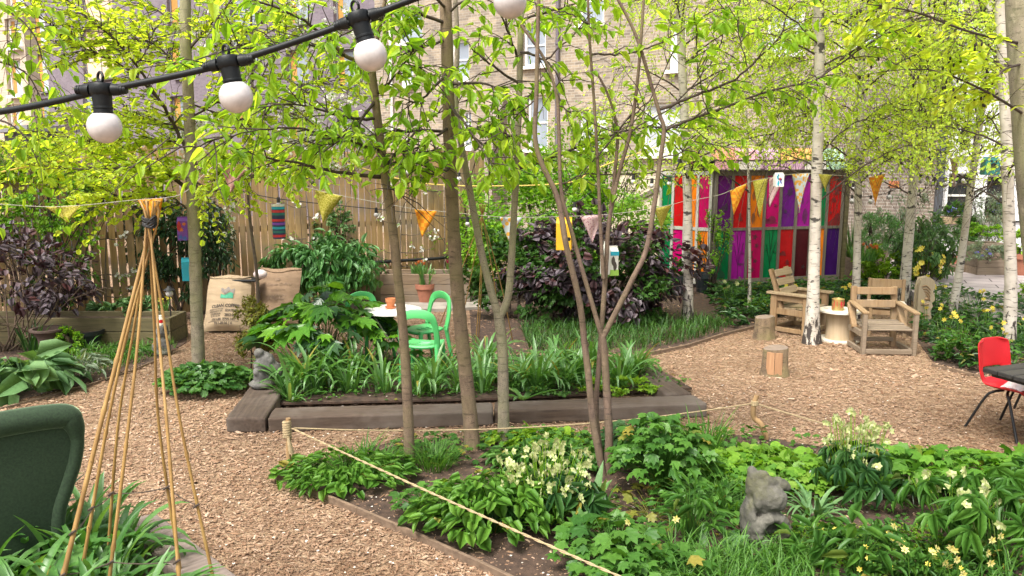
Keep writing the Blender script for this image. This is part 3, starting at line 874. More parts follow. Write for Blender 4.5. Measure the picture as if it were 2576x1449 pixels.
# sooty lower stretch of the wall stands a hair proud, as a repaired brick skin
x0, _ = BB.at(2075, 520); mb = MB(); mb.box(((x0 + 17.0) / 2, -.02, 2.0), (17.0 - x0, .04, 4.4)); mk('repaired_brickwork', mb, M['brick_d'], BB.root, local=True)
def pipe_on(wl_, u, v0, v1, m, r=.055, name='drainpipe'):
    x, z0 = wl_.at(u, v1); _, z1 = wl_.at(u, v0)
    mb = MB(); mb.tube([[x, -.08, z0], [x, -.08, (z0 + z1) / 2], [x, -.08, z1]], r, 8)
    for q in np.linspace(z0 + .3, z1 - .3, 4): mb.tube([[x, -.08, q], [x, -.08, q + .09]], r * 1.35, 8)
    return mk(name, mb, m, wl_.root, local=True, smooth=False)
pipe_on(BB, 992, -60, 370, M['white_paint'], .045)
pipe_on(BB, 1403, -60, 420, M['lead_pipe'])
# sloping brick buttress
xa, z0 = BB.at(1232, 430); xb, z1 = BB.at(1275, 250)
mb = MB()
mb.add([[xa, -.9, 0], [xb, -.9, 0], [xb, 0, 0], [xa, 0, 0], [xa + .15, -.75, z1 - 1.1], [xb, -.75, z1 - 1.1], [xb, -.001, z1 + .3], [xa + .15, -.001, z1 + .3]],
       [[0, 1, 5, 4], [1, 2, 6, 5], [3, 0, 4, 7], [4, 5, 6, 7]])
mk('buttress', mb, M['brick_d'], BB.root, local=True)
for (u0, u1, v0, v1, m) in ((2236, 2263, 455, 472, 'terracotta_l'), (2223, 2247, 387, 404, 'cable')):
    r = BB.rect(u0, u1, v0, v1); mb = MB(); w, h = r[1] - r[0], r[3] - r[2]
    mb.box(((r[0] + r[1]) / 2, -.035, (r[2] + r[3]) / 2), (w, .012, h), mat=1)
    for i in range(8): mb.box((r[0] + w * (i + .5) / 8, -.046, (r[2] + r[3]) / 2), (w * .035, .012, h))
    for i in range(6): mb.box(((r[0] + r[1]) / 2, -.049, r[2] + h * (i + .5) / 6), (w, .012, h * .07))
    mk('air_vent', mb, [M[m], M['cable']], BB.root, local=True)
pipe_on(BB, 2353, -60, 610, M['dark_wall'], .09)

# white painted house at the far right
WH = Wall('white_house', 'white painted brick house with dark sash windows at the far right', 'house', (9.72, 17.75), R_(-3))
w1, w2 = WH.rect(2384, 2446, 436, 548), WH.rect(2480, 2540, 440, 548)
w3 = WH.rect(2416, 2452, 312, 382)
mb = MB(); wall_cells(mb, 9.0, 12.0, [w1, w2, w3], .3)
mk('wall', mb, M['brick_w'], WH.root, local=True)
for w in (w1, w2): window(WH, w, M['white_paint'], M['glass_dark'], .1, .045, (0, 1), M['white_paint'])
window(WH, w3, M['white_paint'], M['glass_dark'], .1, .045, (0, 1), M['white_paint'])
for (u0, u1, v0, v1) in ((2425, 2500, -40, 62), (2500, 2576, 160, 250)):
    r = WH.rect(u0, u1, v0, v1); mb = MB(); mb.box(((r[0] + r[1]) / 2, -.008, (r[2] + r[3]) / 2), (r[1] - r[0], .016, r[3] - r[2])); mk('bare_brick_patch', mb, M['brick_y'], WH.root, local=True)
xq, zq = WH.at(2470, 556)
mb = MB(); mb.tube([[0.02, -.03, zq], [3, -.03, zq - .02], [8.9, -.03, zq]], .022, 5); mk('wall_cable', mb, M['cable'], WH.root, local=True)

# purple brick flats, upper left
PB = Wall('apartment_block', 'modern purple grey brick apartment block with ochre window panels', 'apartment block', (0, 0), 0)
_r = np.array([-4.62, 30.3]); _a = R_(-37); _L = 42.0
PB.O = np.array([_r[0] - _L * math.cos(_a), _r[1] - _L * math.sin(_a), 0]); PB.rz = _a
PB.t = np.array([math.cos(_a), math.sin(_a), 0]); PB.n = np.array([-math.sin(_a), math.cos(_a), 0])
PB.root.location = Vector(PB.O); PB.root.rotation_euler = (0, 0, _a); WM[PB.root.name] = Matrix.Translation(PB.root.location) @ Matrix.Rotation(_a, 4, 'Z')
pw = [((204, 282, -40, 58), 'curtain', 0), ((206, 284, 66, 200), 'curtain', 0), ((210, 284, 218, 330), 'glass', 0),
      ((81, 114, 27, 118), 'glass_white', 1), ((90, 120, 134, 232), 'glass_white', 1), ((94, 124, 248, 330), 'glass', 1),
      ((578, 640, -20, 68), 'glass', 0), ((578, 646, 80, 160), 'glass', 0), ((586, 648, 222, 305), 'glass', 1),
      ((424, 480, 104, 196), 'glass', 1), ((430, 482, 240, 330), 'glass', 1), ((420, 478, -30, 66), 'glass', 1),
      ((720, 776, 124, 206), 'glass', 1), ((728, 776, 284, 350), 'glass', 1), ((842, 892, 124, 216), 'glass', 1), ((848, 894, 288, 352), 'glass', 1),
      ((718, 774, -30, 60), 'glass', 1), ((838, 888, -30, 62), 'glass', 1), ((940, 976, 296, 352), 'glass', 1)]
rects = [PB.rect(*w[0]) for w in pw]
mb = MB(); wall_cells(mb, _L, 17.0, rects, .35)
mk('wall', mb, M['brick_p'], PB.root, local=True)
for r, w in zip(rects, pw):
    window(PB, r, M['grey_frame'], M[w[1]], .16, .07, (1 if not w[2] else 0, 0), M['grey_frame'], split=(.3, M['orange_panel']) if w[2] else None)
# pale brick wing, left edge
PW = Wall('cream_brick_house', 'cream brick house with tall windows cut off by the left edge', 'house', (0, 0), 0)
_p = D(66, 200, 24.0); _a = R_(-30); _L = 7.0
PW.O = np.array([_p[0] - _L * math.cos(_a), _p[1] - _L * math.sin(_a), 0]); PW.rz = _a
PW.t = np.array([math.cos(_a), math.sin(_a), 0]); PW.n = np.array([-math.sin(_a), math.cos(_a), 0])
PW.root.location = Vector(PW.O); PW.root.rotation_euler = (0, 0, _a); WM[PW.root.name] = Matrix.Translation(PW.root.location) @ Matrix.Rotation(_a, 4, 'Z')
rects = [PW.rect(14, 52, 44, 120), PW.rect(16, 54, 148, 240), PW.rect(18, 54, 262, 330), PW.rect(14, 50, -60, 24)]
mb = MB(); wall_cells(mb, _L, 13.0, rects, .35); mk('wall', mb, M['brick_c'], PW.root, local=True)
for r in rects: window(PW, r, M['white_paint'], M['glass_white'], .12, .06, (0, 0), M['white_paint'], split=(.28, M['orange_panel']))
# dark flat roofed kiosk behind the fence
p0, p1 = D(82, 318, 17.0), D(178, 318, 17.6)
t = thing('utility_cabin', 'dark grey flat roofed cabin behind the left end of the fence', 'cabin', (p0[0], p0[1], 0), math.atan2(p1[1] - p0[1], p1[0] - p0[0]))
w = np.linalg.norm(p1 - p0); mb = MB(); mb.box((w / 2, .8, 1.5), (w, 1.6, 3.0)); mk('wall', mb, M['dark_wall'], t, local=True)
mb = MB(); mb.box((w / 2, .8, 3.06), (w + .35, 1.95, .12)); mk('roof', mb, M['grey_frame'], t, local=True)
# cream rendered garden wall between shrubs and shed
p0, p1 = D(1540, 500, 17.5), D(1700, 500, 17.0)
t = thing('garden_wall', 'cream rendered wall beside the coloured glass shed', 'wall', (p0[0], p0[1], 0), math.atan2(p1[1] - p0[1], p1[0] - p0[0]))
w = np.linalg.norm(p1 - p0); mb = MB(); mb.box((w / 2, .12, 1.0), (w, .24, 2.1)); mk('render', mb, M['render'], t, local=True)
mb = MB(); mb.bar((w * .1, -.02, 1.35), (w * .95, -.02, 1.95), .05, .09); mk('sloping_rail', mb, M['frame_w'], t, local=True)

# ================================================================== FENCE
FA, FB = np.array([-8.9, 9.15]), np.array([-.55, 14.75])
fl = np.linalg.norm(FB - FA); fz = math.atan2(FB[1] - FA[1], FB[0] - FA[0])
t = thing('slatted_fence', 'tall brown fence of narrow vertical wooden slats along the left', 'fence', (FA[0], FA[1], 0), fz)
mb = MB(); x = 0.0; k = 0
while x < fl:
    w = rs.uniform(.085, .102); h = 2.46 + rs.uniform(-.05, .06); tl = rs.normal(0, .006)
    mb.box((x + w / 2, rs.uniform(-.004, .004), .08 + h / 2), (w, .018, h), Matrix.Rotation(tl, 3, 'Y'), bev=.003)
    x += w + (rs.uniform(.006, .02) if rs.rand() < .8 else .028)
mk('slat_panel', mb, M['fence'], t, local=True)
for z in (.5, 1.3, 2.1):
    mb = MB(); mb.box((fl / 2, .045, z), (fl, .045, .09)); mk('rail', mb, M['planter'], t, local=True)
for i, x in enumerate(np.linspace(.1, fl - .1, 7)):
    mb = MB(); h = 2.95 if i in (2, 3) else 2.5; mb.box((x, .115, h / 2), (.09, .09, h), bev=.006); mk('post', mb, M['planter'], t, local=True)

# ================================================================== COLOURED GLASS SHED
SH0 = np.array([3.70, 14.4]); SHz = R_(15); SW = 2.68
t = SHED = thing('stained_glass_shed', 'shed glazed with painted panes of red green purple orange and magenta', 'shed', (SH0[0], SH0[1], 0), SHz)
PC = dict(purple=(.10, .010, .13), red=(.50, .010, .012), orange=(.78, .20, .012), magenta=(.58, .006, .16), violet=(.14, .012, .22), plum=(.36, .014, .30), green=(.006, .20, .065), maroon=(.075, .009, .014), indigo=(.05, .010, .12), crimson=(.44, .006, .09))
PM = {k: panem('pane_' + k, v) for k, v in PC.items()}
PM_d = {k: plain('pane_drawing_' + k, tuple(q * .30 for q in v), .6, .3, 9) for k, v in PC.items()}
up_c = ['purple', 'red', 'orange', 'magenta', 'violet', 'plum', 'green', 'red']
lo_c = ['green', 'plum', 'crimson', 'green', 'red', 'maroon', 'orange', 'indigo']
cw = SW / 8; post = .055
mb = MB()
for i in range(9):
    mb.box((i * cw, 0, 1.14), (post, .07, 2.08), bev=.006)
for z, h in ((.15, .10), (1.125, .05), (2.15, .09)):
    for i in range(8): mb.box(((i + .5) * cw, .004, z), (cw - post, .055, h))
mk('frame', mb, M['frame_w'], t, local=True)
mb = MB(); mb.box((SW / 2, .02, .05), (SW + .2, .16, .10)); mk('plinth', mb, M['planter_old'], t, local=True)
mb = MB(); mb.box((SW + .10, .12, 1.1), (.10, .30, 2.2), bev=.01); mk('corner_post', mb, M['planter_old'], t, local=True)
def blob2(cx, cz, pts, s): return [(cx + s * a, cz + s * b) for a, b in pts]
SHP = dict(
    leaf=[(0, -.5), (.16, -.2), (.2, .1), (.1, .38), (0, .5), (-.12, .3), (-.18, 0), (-.14, -.28)],
    snail=[(-.5, -.3), (.5, -.3), (.52, -.22), (.34, -.2), (.38, .05), (.2, .28), (-.1, .3), (-.32, .1), (-.34, -.12), (-.46, -.05), (-.5, .12), (-.56, -.1)],
    rabbit=[(-.3, -.5), (.3, -.5), (.34, -.3), (.22, -.05), (.02, .12), (-.02, .2), (.06, .5), (-.04, .48), (-.1, .24), (-.16, .5), (-.24, .46), (-.2, .2), (-.3, .1), (-.26, -.04), (-.16, -.1), (-.3, -.3)],
    fish=[(-.5, .05), (-.2, .25), (.15, .2), (.3, .05), (.5, .22), (.46, -.22), (.3, -.02), (.1, -.2), (-.25, -.16)],
    bird=[(-.1, .5), (.12, .44), (.1, .1), (.3, -.1), (.24, -.4), (-.1, -.46), (-.3, -.2), (-.2, .1), (-.24, .36)],
    moon=[(.1, .5), (-.2, .36), (-.34, 0), (-.2, -.36), (.12, -.5), (-.06, -.26), (-.12, 0), (-.06, .26)],
    star=[(0.5 * math.cos(a) * (1 if k % 2 == 0 else .42), .5 * math.sin(a) * (1 if k % 2 == 0 else .42)) for k, a in enumerate(np.linspace(0, 2 * math.pi, 10, endpoint=False))],
    bug=[(-.12, .5), (.12, .5), (.2, .2), (.44, .3), (.2, 0), (.42, -.3), (.12, -.3), (0, -.5), (-.12, -.3), (-.42, -.3), (-.2, 0), (-.44, .3), (-.2, .2)],
    hill=[(-.5, -.5), (.5, -.5), (.5, .1), (.3, .4), (0, .05), (-.3, -.15), (-.5, -.3)])
def flower_draw():
    p = []
    for k in range(16):
        a = 2 * math.pi * k / 16; r = .26 if k % 2 else .12; p.append((r * math.cos(a), .25 + r * math.sin(a)))
    return p
SHP['flower'] = flower_draw()
def drawing(items, pane, x0, x1, z0, z1, mk_m):
    mb = MB(); w, h = x1 - x0, z1 - z0
    for it in items:
        k, fx, fz, s = it[:4]
        if k == 'tree':
            for (a, b_) in (((.5, 0), (.5, .55)), ((.5, .25), (.2, .7)), ((.5, .3), (.85, .75)), ((.5, .55), (.35, .95)), ((.5, .5), (.66, .98)), ((.3, .58), (.12, .6)), ((.72, .56), (.95, .52))):
                mb.bar((x0 + w * a[0], -.0135, z0 + h * a[1]), (x0 + w * b_[0], -.0135, z0 + h * b_[1]), .004, .022 * s, up=(0, 1, 0))
            continue
        if k == 'stem':
            mb.bar((x0 + w * fx, -.0135, z0 + h * fz), (x0 + w * fx, -.0135, z0 + h * fz + s), .004, .012, up=(0, 1, 0)); continue
        P = np.array(blob2(x0 + w * fx, z0 + h * fz, SHP[k], s)); n = len(P)
        c = P.mean(0)
        V = np.concatenate([np.c_[P[:, 0], np.full(n, -.0145), P[:, 1]], [[c[0], -.0145, c[1]]], np.c_[P[:, 0], np.full(n, -.010), P[:, 1]]])
        j = np.arange(n); j2 = (j + 1) % n
        mb.add(V, np.stack([j, j2, np.full(n, n)], 1)); mb.f.append((np.stack([j, j2, n + 1 + j2, n + 1 + j], 1) + mb.n - len(V), 0))
    mk('drawing', mb, mk_m, pane, local=True)
dr_u = {1: [('bird', .55, .2, .16), ('flower', .5, .62, .22)], 2: [('leaf', .3, .18, .22), ('leaf', .7, .3, .2), ('leaf', .3, .62, .2), ('star', .72, .6, .12)],
        3: [('snail', .5, .14, .24), ('bird', .25, .5, .16), ('fish', .6, .82, .2), ('star', .75, .42, .1)], 4: [('bug', .6, .68, .17), ('star', .3, .3, .1)],
        5: [('leaf', .62, .2, .3), ('leaf', .4, .5, .14)], 7: [('hill', .5, .14, .30), ('flower', .45, .45, .22), ('stem', .45, .25, .26), ('bug', .6, .68, .17), ('flower', .22, .22, .14)], 0: [('hill', .5, .42, .16)]}
dr_l = {0: [('rabbit', .5, .16, .24), ('leaf', .25, .78, .16), ('leaf', .6, .74, .16), ('leaf', .3, .5, .14), ('leaf', .7, .48, .14)], 1: [('tree', .5, .5, .5), ('fish', .7, .3, .12)],
        2: [('star', .5, .86, .14), ('moon', .4, .5, .16), ('star', .65, .68, .12), ('star', .6, .36, .12), ('star', .4, .18, .13)], 3: [('tree', .5, .5, 1.0)],
        4: [('snail', .3, .5, .14), ('bug', .65, .3, .12)], 5: [('star', .7, .2, .1)]}
for i in range(8):
    for (z0, z1, cl, dr) in ((1.152, 2.10, up_c, dr_u), (.20, 1.098, lo_c, dr_l)):
        x0, x1 = i * cw + post / 2 + .001, (i + 1) * cw - post / 2 - .001
        mb = MB(); mb.box(((x0 + x1) / 2, 0, (z0 + z1) / 2), (x1 - x0, .02, z1 - z0))
        p = mk('pane', mb, PM[cl[i]], t, local=True); p['label'] = cl[i] + ' painted glass pane'
        if i in dr: drawing(dr[i], p, x0, x1, z0, z1, PM_d[cl[i]])
# return wall on the left, running back
sl, sa = 1.02, R_(180 - 40 - 15)
q0 = np.array([-.06, .05]); dvec = np.array([math.cos(sa), math.sin(sa)])
def side(a): return q0 + dvec * a
Rm = Matrix.Rotation(sa, 3, 'Z'); c4s = ['crimson', 'orange', 'red', 'green']; l4s = ['orange', 'orange', 'magenta', 'green']
mb = MB()
for i in range(5): mb.box((*side(i * sl / 4), 1.14), (.05, .07, 2.08), Rm)
for z in (.15, 1.125, 2.15): mb.box((*side(sl / 2), z), (sl, .05, .06), Rm)
mk('side_frame', mb, plain('side_frame_paint', (.40, .385, .35), .7, .15, 4), t, local=True)
for i in range(4):
    for (z0, z1, cl) in ((1.152, 2.10, c4s), (.20, 1.098, l4s)):
        mb = MB(); mb.box((*side((i + .5) * sl / 4), (z0 + z1) / 2), (sl / 4 - .052, .02, z1 - z0), Rm); p = mk('pane', mb, PM[cl[i]], t, local=True); p['label'] = cl[i] + ' painted pane in the side wall'
# clerestory of tinted sheets under a thin roof
tint = {'lilac': (.66, .40, .60), 'rose': (.80, .42, .50), 'apricot': (.85, .45, .16), 'mint': (.50, .74, .56), 'pale': (.80, .74, .74), 'coral': (.82, .34, .24)}
TM = {k: plain('tinted_sheet_' + k, v, .35, .08, 2) for k, v in tint.items()}
for i, k in enumerate(['rose', 'pale', 'lilac', 'lilac', 'pale', 'mint']):
    mb = MB(); w = (SW + .1) / 6; mb.box((-.05 + (i + .5) * w, -.02, 2.285), (w - .012, .03, .15)); mk('tinted_panel', mb, TM[k], t, local=True)
for i, k in enumerate(['coral', 'rose', 'lilac', 'apricot', 'apricot', 'mint']):
    mb = MB(); w = (SW + .1) / 6; mb.box((-.05 + (i + .5) * w, .12, 2.49), (w - .012, .03, .23), Matrix.Rotation(R_(-25), 3, 'X')); mk('tinted_panel', mb, TM[k], t, local=True)
mb = MB(); mb.box((SW / 2, -.03, 2.205), (SW + .3, .12, .016)); mb.box((SW / 2, .04, 2.370), (SW + .2, .16, .012)); mb.box((SW / 2, .85, 2.60), (SW + .2, 1.3, .02)); mk('roof', mb, M['frame_w'], t, local=True)
mb = MB(); mb.box((SW / 2, 1.45, 1.2), (SW + .1, .06, 2.4)); mb.box((SW + .02, .78, 1.2), (.05, 1.28, 2.4)); mk('back_wall', mb, M['dark_wall'], t, local=True)

# ================================================================== TIMBERS, EDGES, ROPES
def timber(name, label, cat, corners, z, mat, h, bev=.012, axis=None, group=None):
    P = np.array([G(u, v, z)[:2] for u, v in corners]); c = P.mean(0)
    e = P[1] - P[0]
    if np.linalg.norm(P[2] - P[1]) > np.linalg.norm(e): e = P[2] - P[1]
    rz = math.atan2(e[1], e[0]); ca, sa = math.cos(-rz), math.sin(-rz)
    Q = (P - c) @ np.array([[ca, sa], [-sa, ca]])
    a = sum(Q[i][0] * Q[(i + 1) % 4][1] - Q[(i + 1) % 4][0] * Q[i][1] for i in range(4))
    if a < 0: Q = Q[::-1]
    mb = MB(); mb.prism(Q, 0, z)
    o = mk(name, mb, mat, loc=(c[0], c[1], 0), local=True, rz=rz)
    tx = bpy.data.textures.new('timber_rough', 'CLOUDS'); tx.noise_scale = .12; tx.noise_depth = 4
    mod_apply(o, [('BEVEL', dict(width=bev, segments=2)), ('REMESH', dict(mode='VOXEL', voxel_size=.014)), ('DISPLACE', dict(texture=tx, strength=.016, mid_level=.5))])
    o.data.materials.clear(); o.data.materials.append(mat); o.data.polygons.foreach_set('use_smooth', np.ones(len(o.data.polygons), dtype=bool))
    return tag(o, label, cat, group)
gs = 'dark timber sleepers edging the middle bed'
timber('railway_sleeper', 'short dark sleeper at the left end of the middle bed, under the stone head', 'sleeper', [(567, 1051), (667, 1051), (718, 970), (629, 970)], .14, M['sleeper'], .14, group=gs)
timber('railway_sleeper', 'long dark weathered sleeper along the front of the middle bed, behind the rope post', 'sleeper', [(673, 1051), (1240, 1034), (1240, 1011), (690, 1025)], .14, M['sleeper'], .14, group=gs)
timber('railway_sleeper', 'smoother dark sleeper with a crumbling end, front right of the middle bed', 'sleeper', [(1244, 1034), (1780, 1015), (1745, 992), (1244, 1010)], .135, M['sleeper'], .14, group=gs)
timber('railway_sleeper', 'worn sleeper running back along the right end of the middle bed', 'sleeper', [(1676, 992), (1742, 989.5), (1628, 915), (1578, 917)], .138, M['sleeper'], .14, group=gs)
timber('deck_board', 'grey grooved boards edging the bulb bed in the bottom left corner', 'board', [(302, 1308), (392, 1288), (680, 1510), (545, 1530)], .16, M['board'], .16)
def edging(name, label, pts, h=.055, w=.022):
    mb = MB(); P = [G(u, v, h) for u, v in pts]
    for a, b in zip(P[:-1], P[1:]):
        a, b = a.copy(), b.copy(); a[2] = b[2] = h / 2
        mb.bar(a, b, w, h, bev=.003)
    return tag(mk(name, mb, M['edging'], loc=(P[0][0], P[0][1], 0)), label, 'edging')
edging('bed_edging', 'thin wooden board edging the front bed beside the rope', [(684, 1186), (900, 1276), (1050, 1340), (1210, 1412), (1420, 1510), (1700, 1660)])
edging('bed_edging', 'short board edging the back corner of the front bed by the tied post', [(686, 1184), (800, 1178), (900, 1150), (1010, 1112)])
edging('bed_edging', 'curved low board between the grassy bed and the chip clearing', [(1560, 893), (1611, 888), (1660, 880), (1729, 866), (1775, 852), (1818, 838), (1893, 820), (1950, 806)], .05)
edging('bed_edging', 'low board in front of the daffodil bed on the right', [(2345, 914), (2400, 928), (2450, 940), (2640, 968)], .04)
edging('bed_edging', 'faint low board in front of the grey green hosta on the left', [(-200, 1068), (0, 1025), (120, 996), (235, 962), (330, 930), (390, 906)], .03)
# rope posts
def catenary(a, b, sag, n=24):
    t = np.linspace(0, 1, n)[:, None]; p = a + (b - a) * t; p[:, 2] -= sag * 4 * (t * (1 - t))[:, 0]; return p
b0 = G(727, 1190); tp = D(725, 1052, b0[1]); kn = D(727, 1082, b0[1])
t = thing('rope_post', 'slim wooden stake wound with rope at the left corner of the front bed', 'post', b0)
mb = MB(); mb.tube(cr([b0 - [0, 0, .1], b0 + [.004, 0, .18], D(726, 1110, b0[1]), tp], 5), [.019] * 16, 10); mk('stake', mb, M['stake'], t, smooth=True)
mb = MB(); a = np.linspace(0, 2 * math.pi * 7, 90); mb.tube(np.c_[b0[0] + .025 * np.cos(a), b0[1] + .025 * np.sin(a), kn[2] - .06 + .13 * a / a[-1]], .010, 6); mb.tube(cr([kn + [0, -.03, -.05], kn + [.01, -.035, -.10], kn + [.02, -.03, -.17]], 4), np.linspace(.012, .02, 9), 6); mk('rope_binding', mb, M['rope'], t, smooth=True)
far = G(2100, 1640); far[2] = .28
def twisted(mb, P, r):
    """two-strand rope"""
    P = np.asarray(P); n = len(P)
    t = nrm(np.gradient(P, axis=0)); s = nrm(np.cross(t, [0, 0, 1])); u = np.cross(s, t)
    L = np.r_[0, np.cumsum(np.linalg.norm(np.diff(P, axis=0), axis=1))]
    for ph in (0, math.pi):
        a = L / (r * 4.2) + ph
        mb.tube(P + (np.cos(a)[:, None] * s + np.sin(a)[:, None] * u) * r * .55, r * .62, 5)
mb = MB(); twisted(mb, catenary(kn + [.03, -.02, .02], D(1700, 1512, 3.29), .012, 700), .0066)
tag(mk('rope', mb, M['rope'], loc=kn, smooth=True), 'thick pale rope slanting across the front of the bed from the tied post', 'rope')
kb = G(1925, 1108); sw = [kb - [0, 0, .05], kb + [0, 0, .04], D(1915, 1068, kb[1]), D(1897, 1050, kb[1] + .02), D(1896, 1022, kb[1]), D(1904, 994, kb[1])]
mb = MB(); mb.tube(cr(sw, 6), np.linspace(.026, .021, 31), 10); tag(mk('crooked_stick', mb, M['stake'], loc=kb, smooth=True), 'crooked bent stick holding the thin cord behind the front bed', 'stick')
kt = D(1898, 1014, kb[1])
mb = MB(); a = np.linspace(0, 2 * math.pi * 4, 60); mb.tube(np.c_[kt[0] + .026 * np.cos(a), kt[1] + .026 * np.sin(a), kt[2] - .02 + .04 * a / a[-1]], .006, 5)
mb.tube(catenary(kn + [.03, .02, .01], kt, .10, 60), .0055, 5); mb.tube(catenary(kt, D(2660, 1192, 6.0), .05, 60), .0055, 5)
tag(mk('cord', mb, M['rope'], loc=kt, smooth=True), 'thin cord strung along the back of the front bed past the crooked stick', 'cord')
pb = G(1258, 1164 - 20); mb = MB(); pk = G(1257, 1135); 

# ================================================================== BAMBOO WIGWAM
ap = D(376, 556, 3.72)
t = thing('bamboo_wigwam', 'tall wigwam of tied bamboo canes standing in the bulb bed at bottom left', 'wigwam', G(330, 1560))
cs = []
for (ub, yb, um, ym, r, ut) in ((159, 3.30, 250, 3.48, .0165, 400), (204, 3.62, 268, 3.66, .0125, 392), (268, 3.98, 296, 3.88, .0115, 386), (276, 3.42, 322, 3.52, .0125, 372),
                            (456, 3.95, 401, 3.86, .0115, 368), (450, 3.36, 421, 3.5, .012, 360), (535, 3.72, 457, 3.72, .0115, 352)):
    a, m_ = D(ub, 1449, yb), D(um, 1080, ym)
    top = ap + (np.array(D(ut, 505, 3.72)) - ap)
    bot = a + (a - m_) / max(1e-3, (m_[2] - a[2])) * (a[2] + .05)
    mid = D(um + (376 - um) * .52, 820, ym + (3.72 - ym) * .5)
    P = cr([bot, a, m_, mid, ap + rs.normal(0, .012, 3), top], 14)
    L = np.r_[0, np.cumsum(np.linalg.norm(np.diff(P, axis=0), axis=1))]
    q = np.linspace(0, L[-1], 90); P = np.stack([np.interp(q, L, P[:, i]) for i in range(3)], 1)
    ph = (q + rs.rand() * .25) % .24
    rad = .76 * r * (1.08 - .5 * q / q[-1]) * (1 + .42 * np.exp(-(ph - .12) ** 2 / .00005))
    mb = MB(); mb.tube(P, rad, 8)
    for s_ in q[(np.abs(ph - .12) < .012)][::2]:
        if rs.rand() < .45:
            i = int(np.argmin(np.abs(q - s_))); d = nrm(rs.normal(0, 1, 3)); mb.tube([P[i], P[i] + d * .018 + [0, 0, .012]], [.004, .002], 5)
    mk('cane', mb, M['bamboo'], t, smooth=True); cs.append(P)
mb = MB()
for k in range(9):
    a = np.linspace(0, 2 * math.pi, 16) + k; mb.tube(np.c_[ap[0] + .029 * np.cos(a), ap[1] + .028 * np.sin(a), ap[2] + .004 * k - .02 + .012 * np.sin(a * 2 + k)], .005, 5)
mk('binding', mb, M['cable'], t)
def at_z(P, z): return np.array([np.interp(z, P[:, 2], P[:, i]) for i in range(3)])
mb = MB()
for z, order in ((.62, (0, 1, 2, 4, 6)), (.50, (0, 3, 5))):
    pts = [at_z(cs[i], z + rs.normal(0, .015)) for i in order]
    for a, b in zip(pts[:-1], pts[1:]): mb.tube(catenary(a, b, .012, 8), .003, 4)
    for p in pts: mb.tube([p + [-.015, -.012, -.008], p + [0, -.016, .004], p + [.015, -.01, .012]], .006, 5)
mk('twine', mb, M['twig'], t)

# ================================================================== ARMCHAIR
pr = D(203, 1100, 3.98); pl = D(-140, 1100, 3.58)
rz = math.atan2(pr[1] - pl[1], pr[0] - pl[0])
t = thing('armchair', 'dark green velvet armchair seen from behind at the left edge', 'armchair', (pr[0], pr[1], -.0), rz)
OUT = [(-.80, .2), (-.80, .55), (-.86, .78), (-.86, .98), (-.80, 1.005), (-.4, 1.025), (-.08, 1.01), (-.02, .965), (0.0, .86), (-.015, .74), (-.06, .62), (-.11, .48), (-.14, .2)]
mb = MB(); P = np.array(OUT)
V0 = np.c_[P[:, 0], np.full(len(P), .035), P[:, 1]]; V1 = np.c_[P[:, 0], np.full(len(P), .20), P[:, 1]]
n = len(P); j = np.arange(n); j2 = (j + 1) % n
mb.add(np.concatenate([V0, V1]), np.stack([j, j2, n + j2, n + j], 1)); mb.f.append((np.array([list(range(n))[::-1]]), 0)); mb.f.append((np.array([[n + q for q in range(n)]]), 0))
bk = mk('backrest', mb, M['velvet'], t, local=True)
mod_apply(bk, [('BEVEL', dict(width=.03, segments=3))])
mb = MB(); Q = cr([(-.80, .05, .25), (-.80, .05, .55), (-.855, .05, .8), (-.85, .05, .97), (-.77, .06, .995), (-.4, .06, 1.015), (-.08, .06, 1.0), (-.022, .05, .955), (-.008, .05, .86), (-.03, .05, .74), (-.075, .05, .62), (-.125, .05, .48), (-.15, .05, .25)], 6)
rr = .038 + .028 * np.clip((Q[:, 2] - .87) / .13, 0, 1); mb.tube(Q, rr, 12); mk('rolled_edge', mb, M['velvet'], t, local=True, smooth=True)
mb = MB(); mb.box((-.45, .55, .30), (.62, .62, .22), bev=.05); mk('seat', mb, M['velvet'], t, local=True)
for x in (-.80, -.13):
    mb = MB(); mb.box((x, .5, .42), (.14, .66, .44), bev=.06); mk('arm', mb, M['velvet'], t, local=True)
for x in (-.74, -.2):
    for y in (.14, .8):
        mb = MB(); mb.tube([[x, y, 0], [x, y, .2]], [.018, .028], 8); mk('leg', mb, M['stake'], t, local=True)

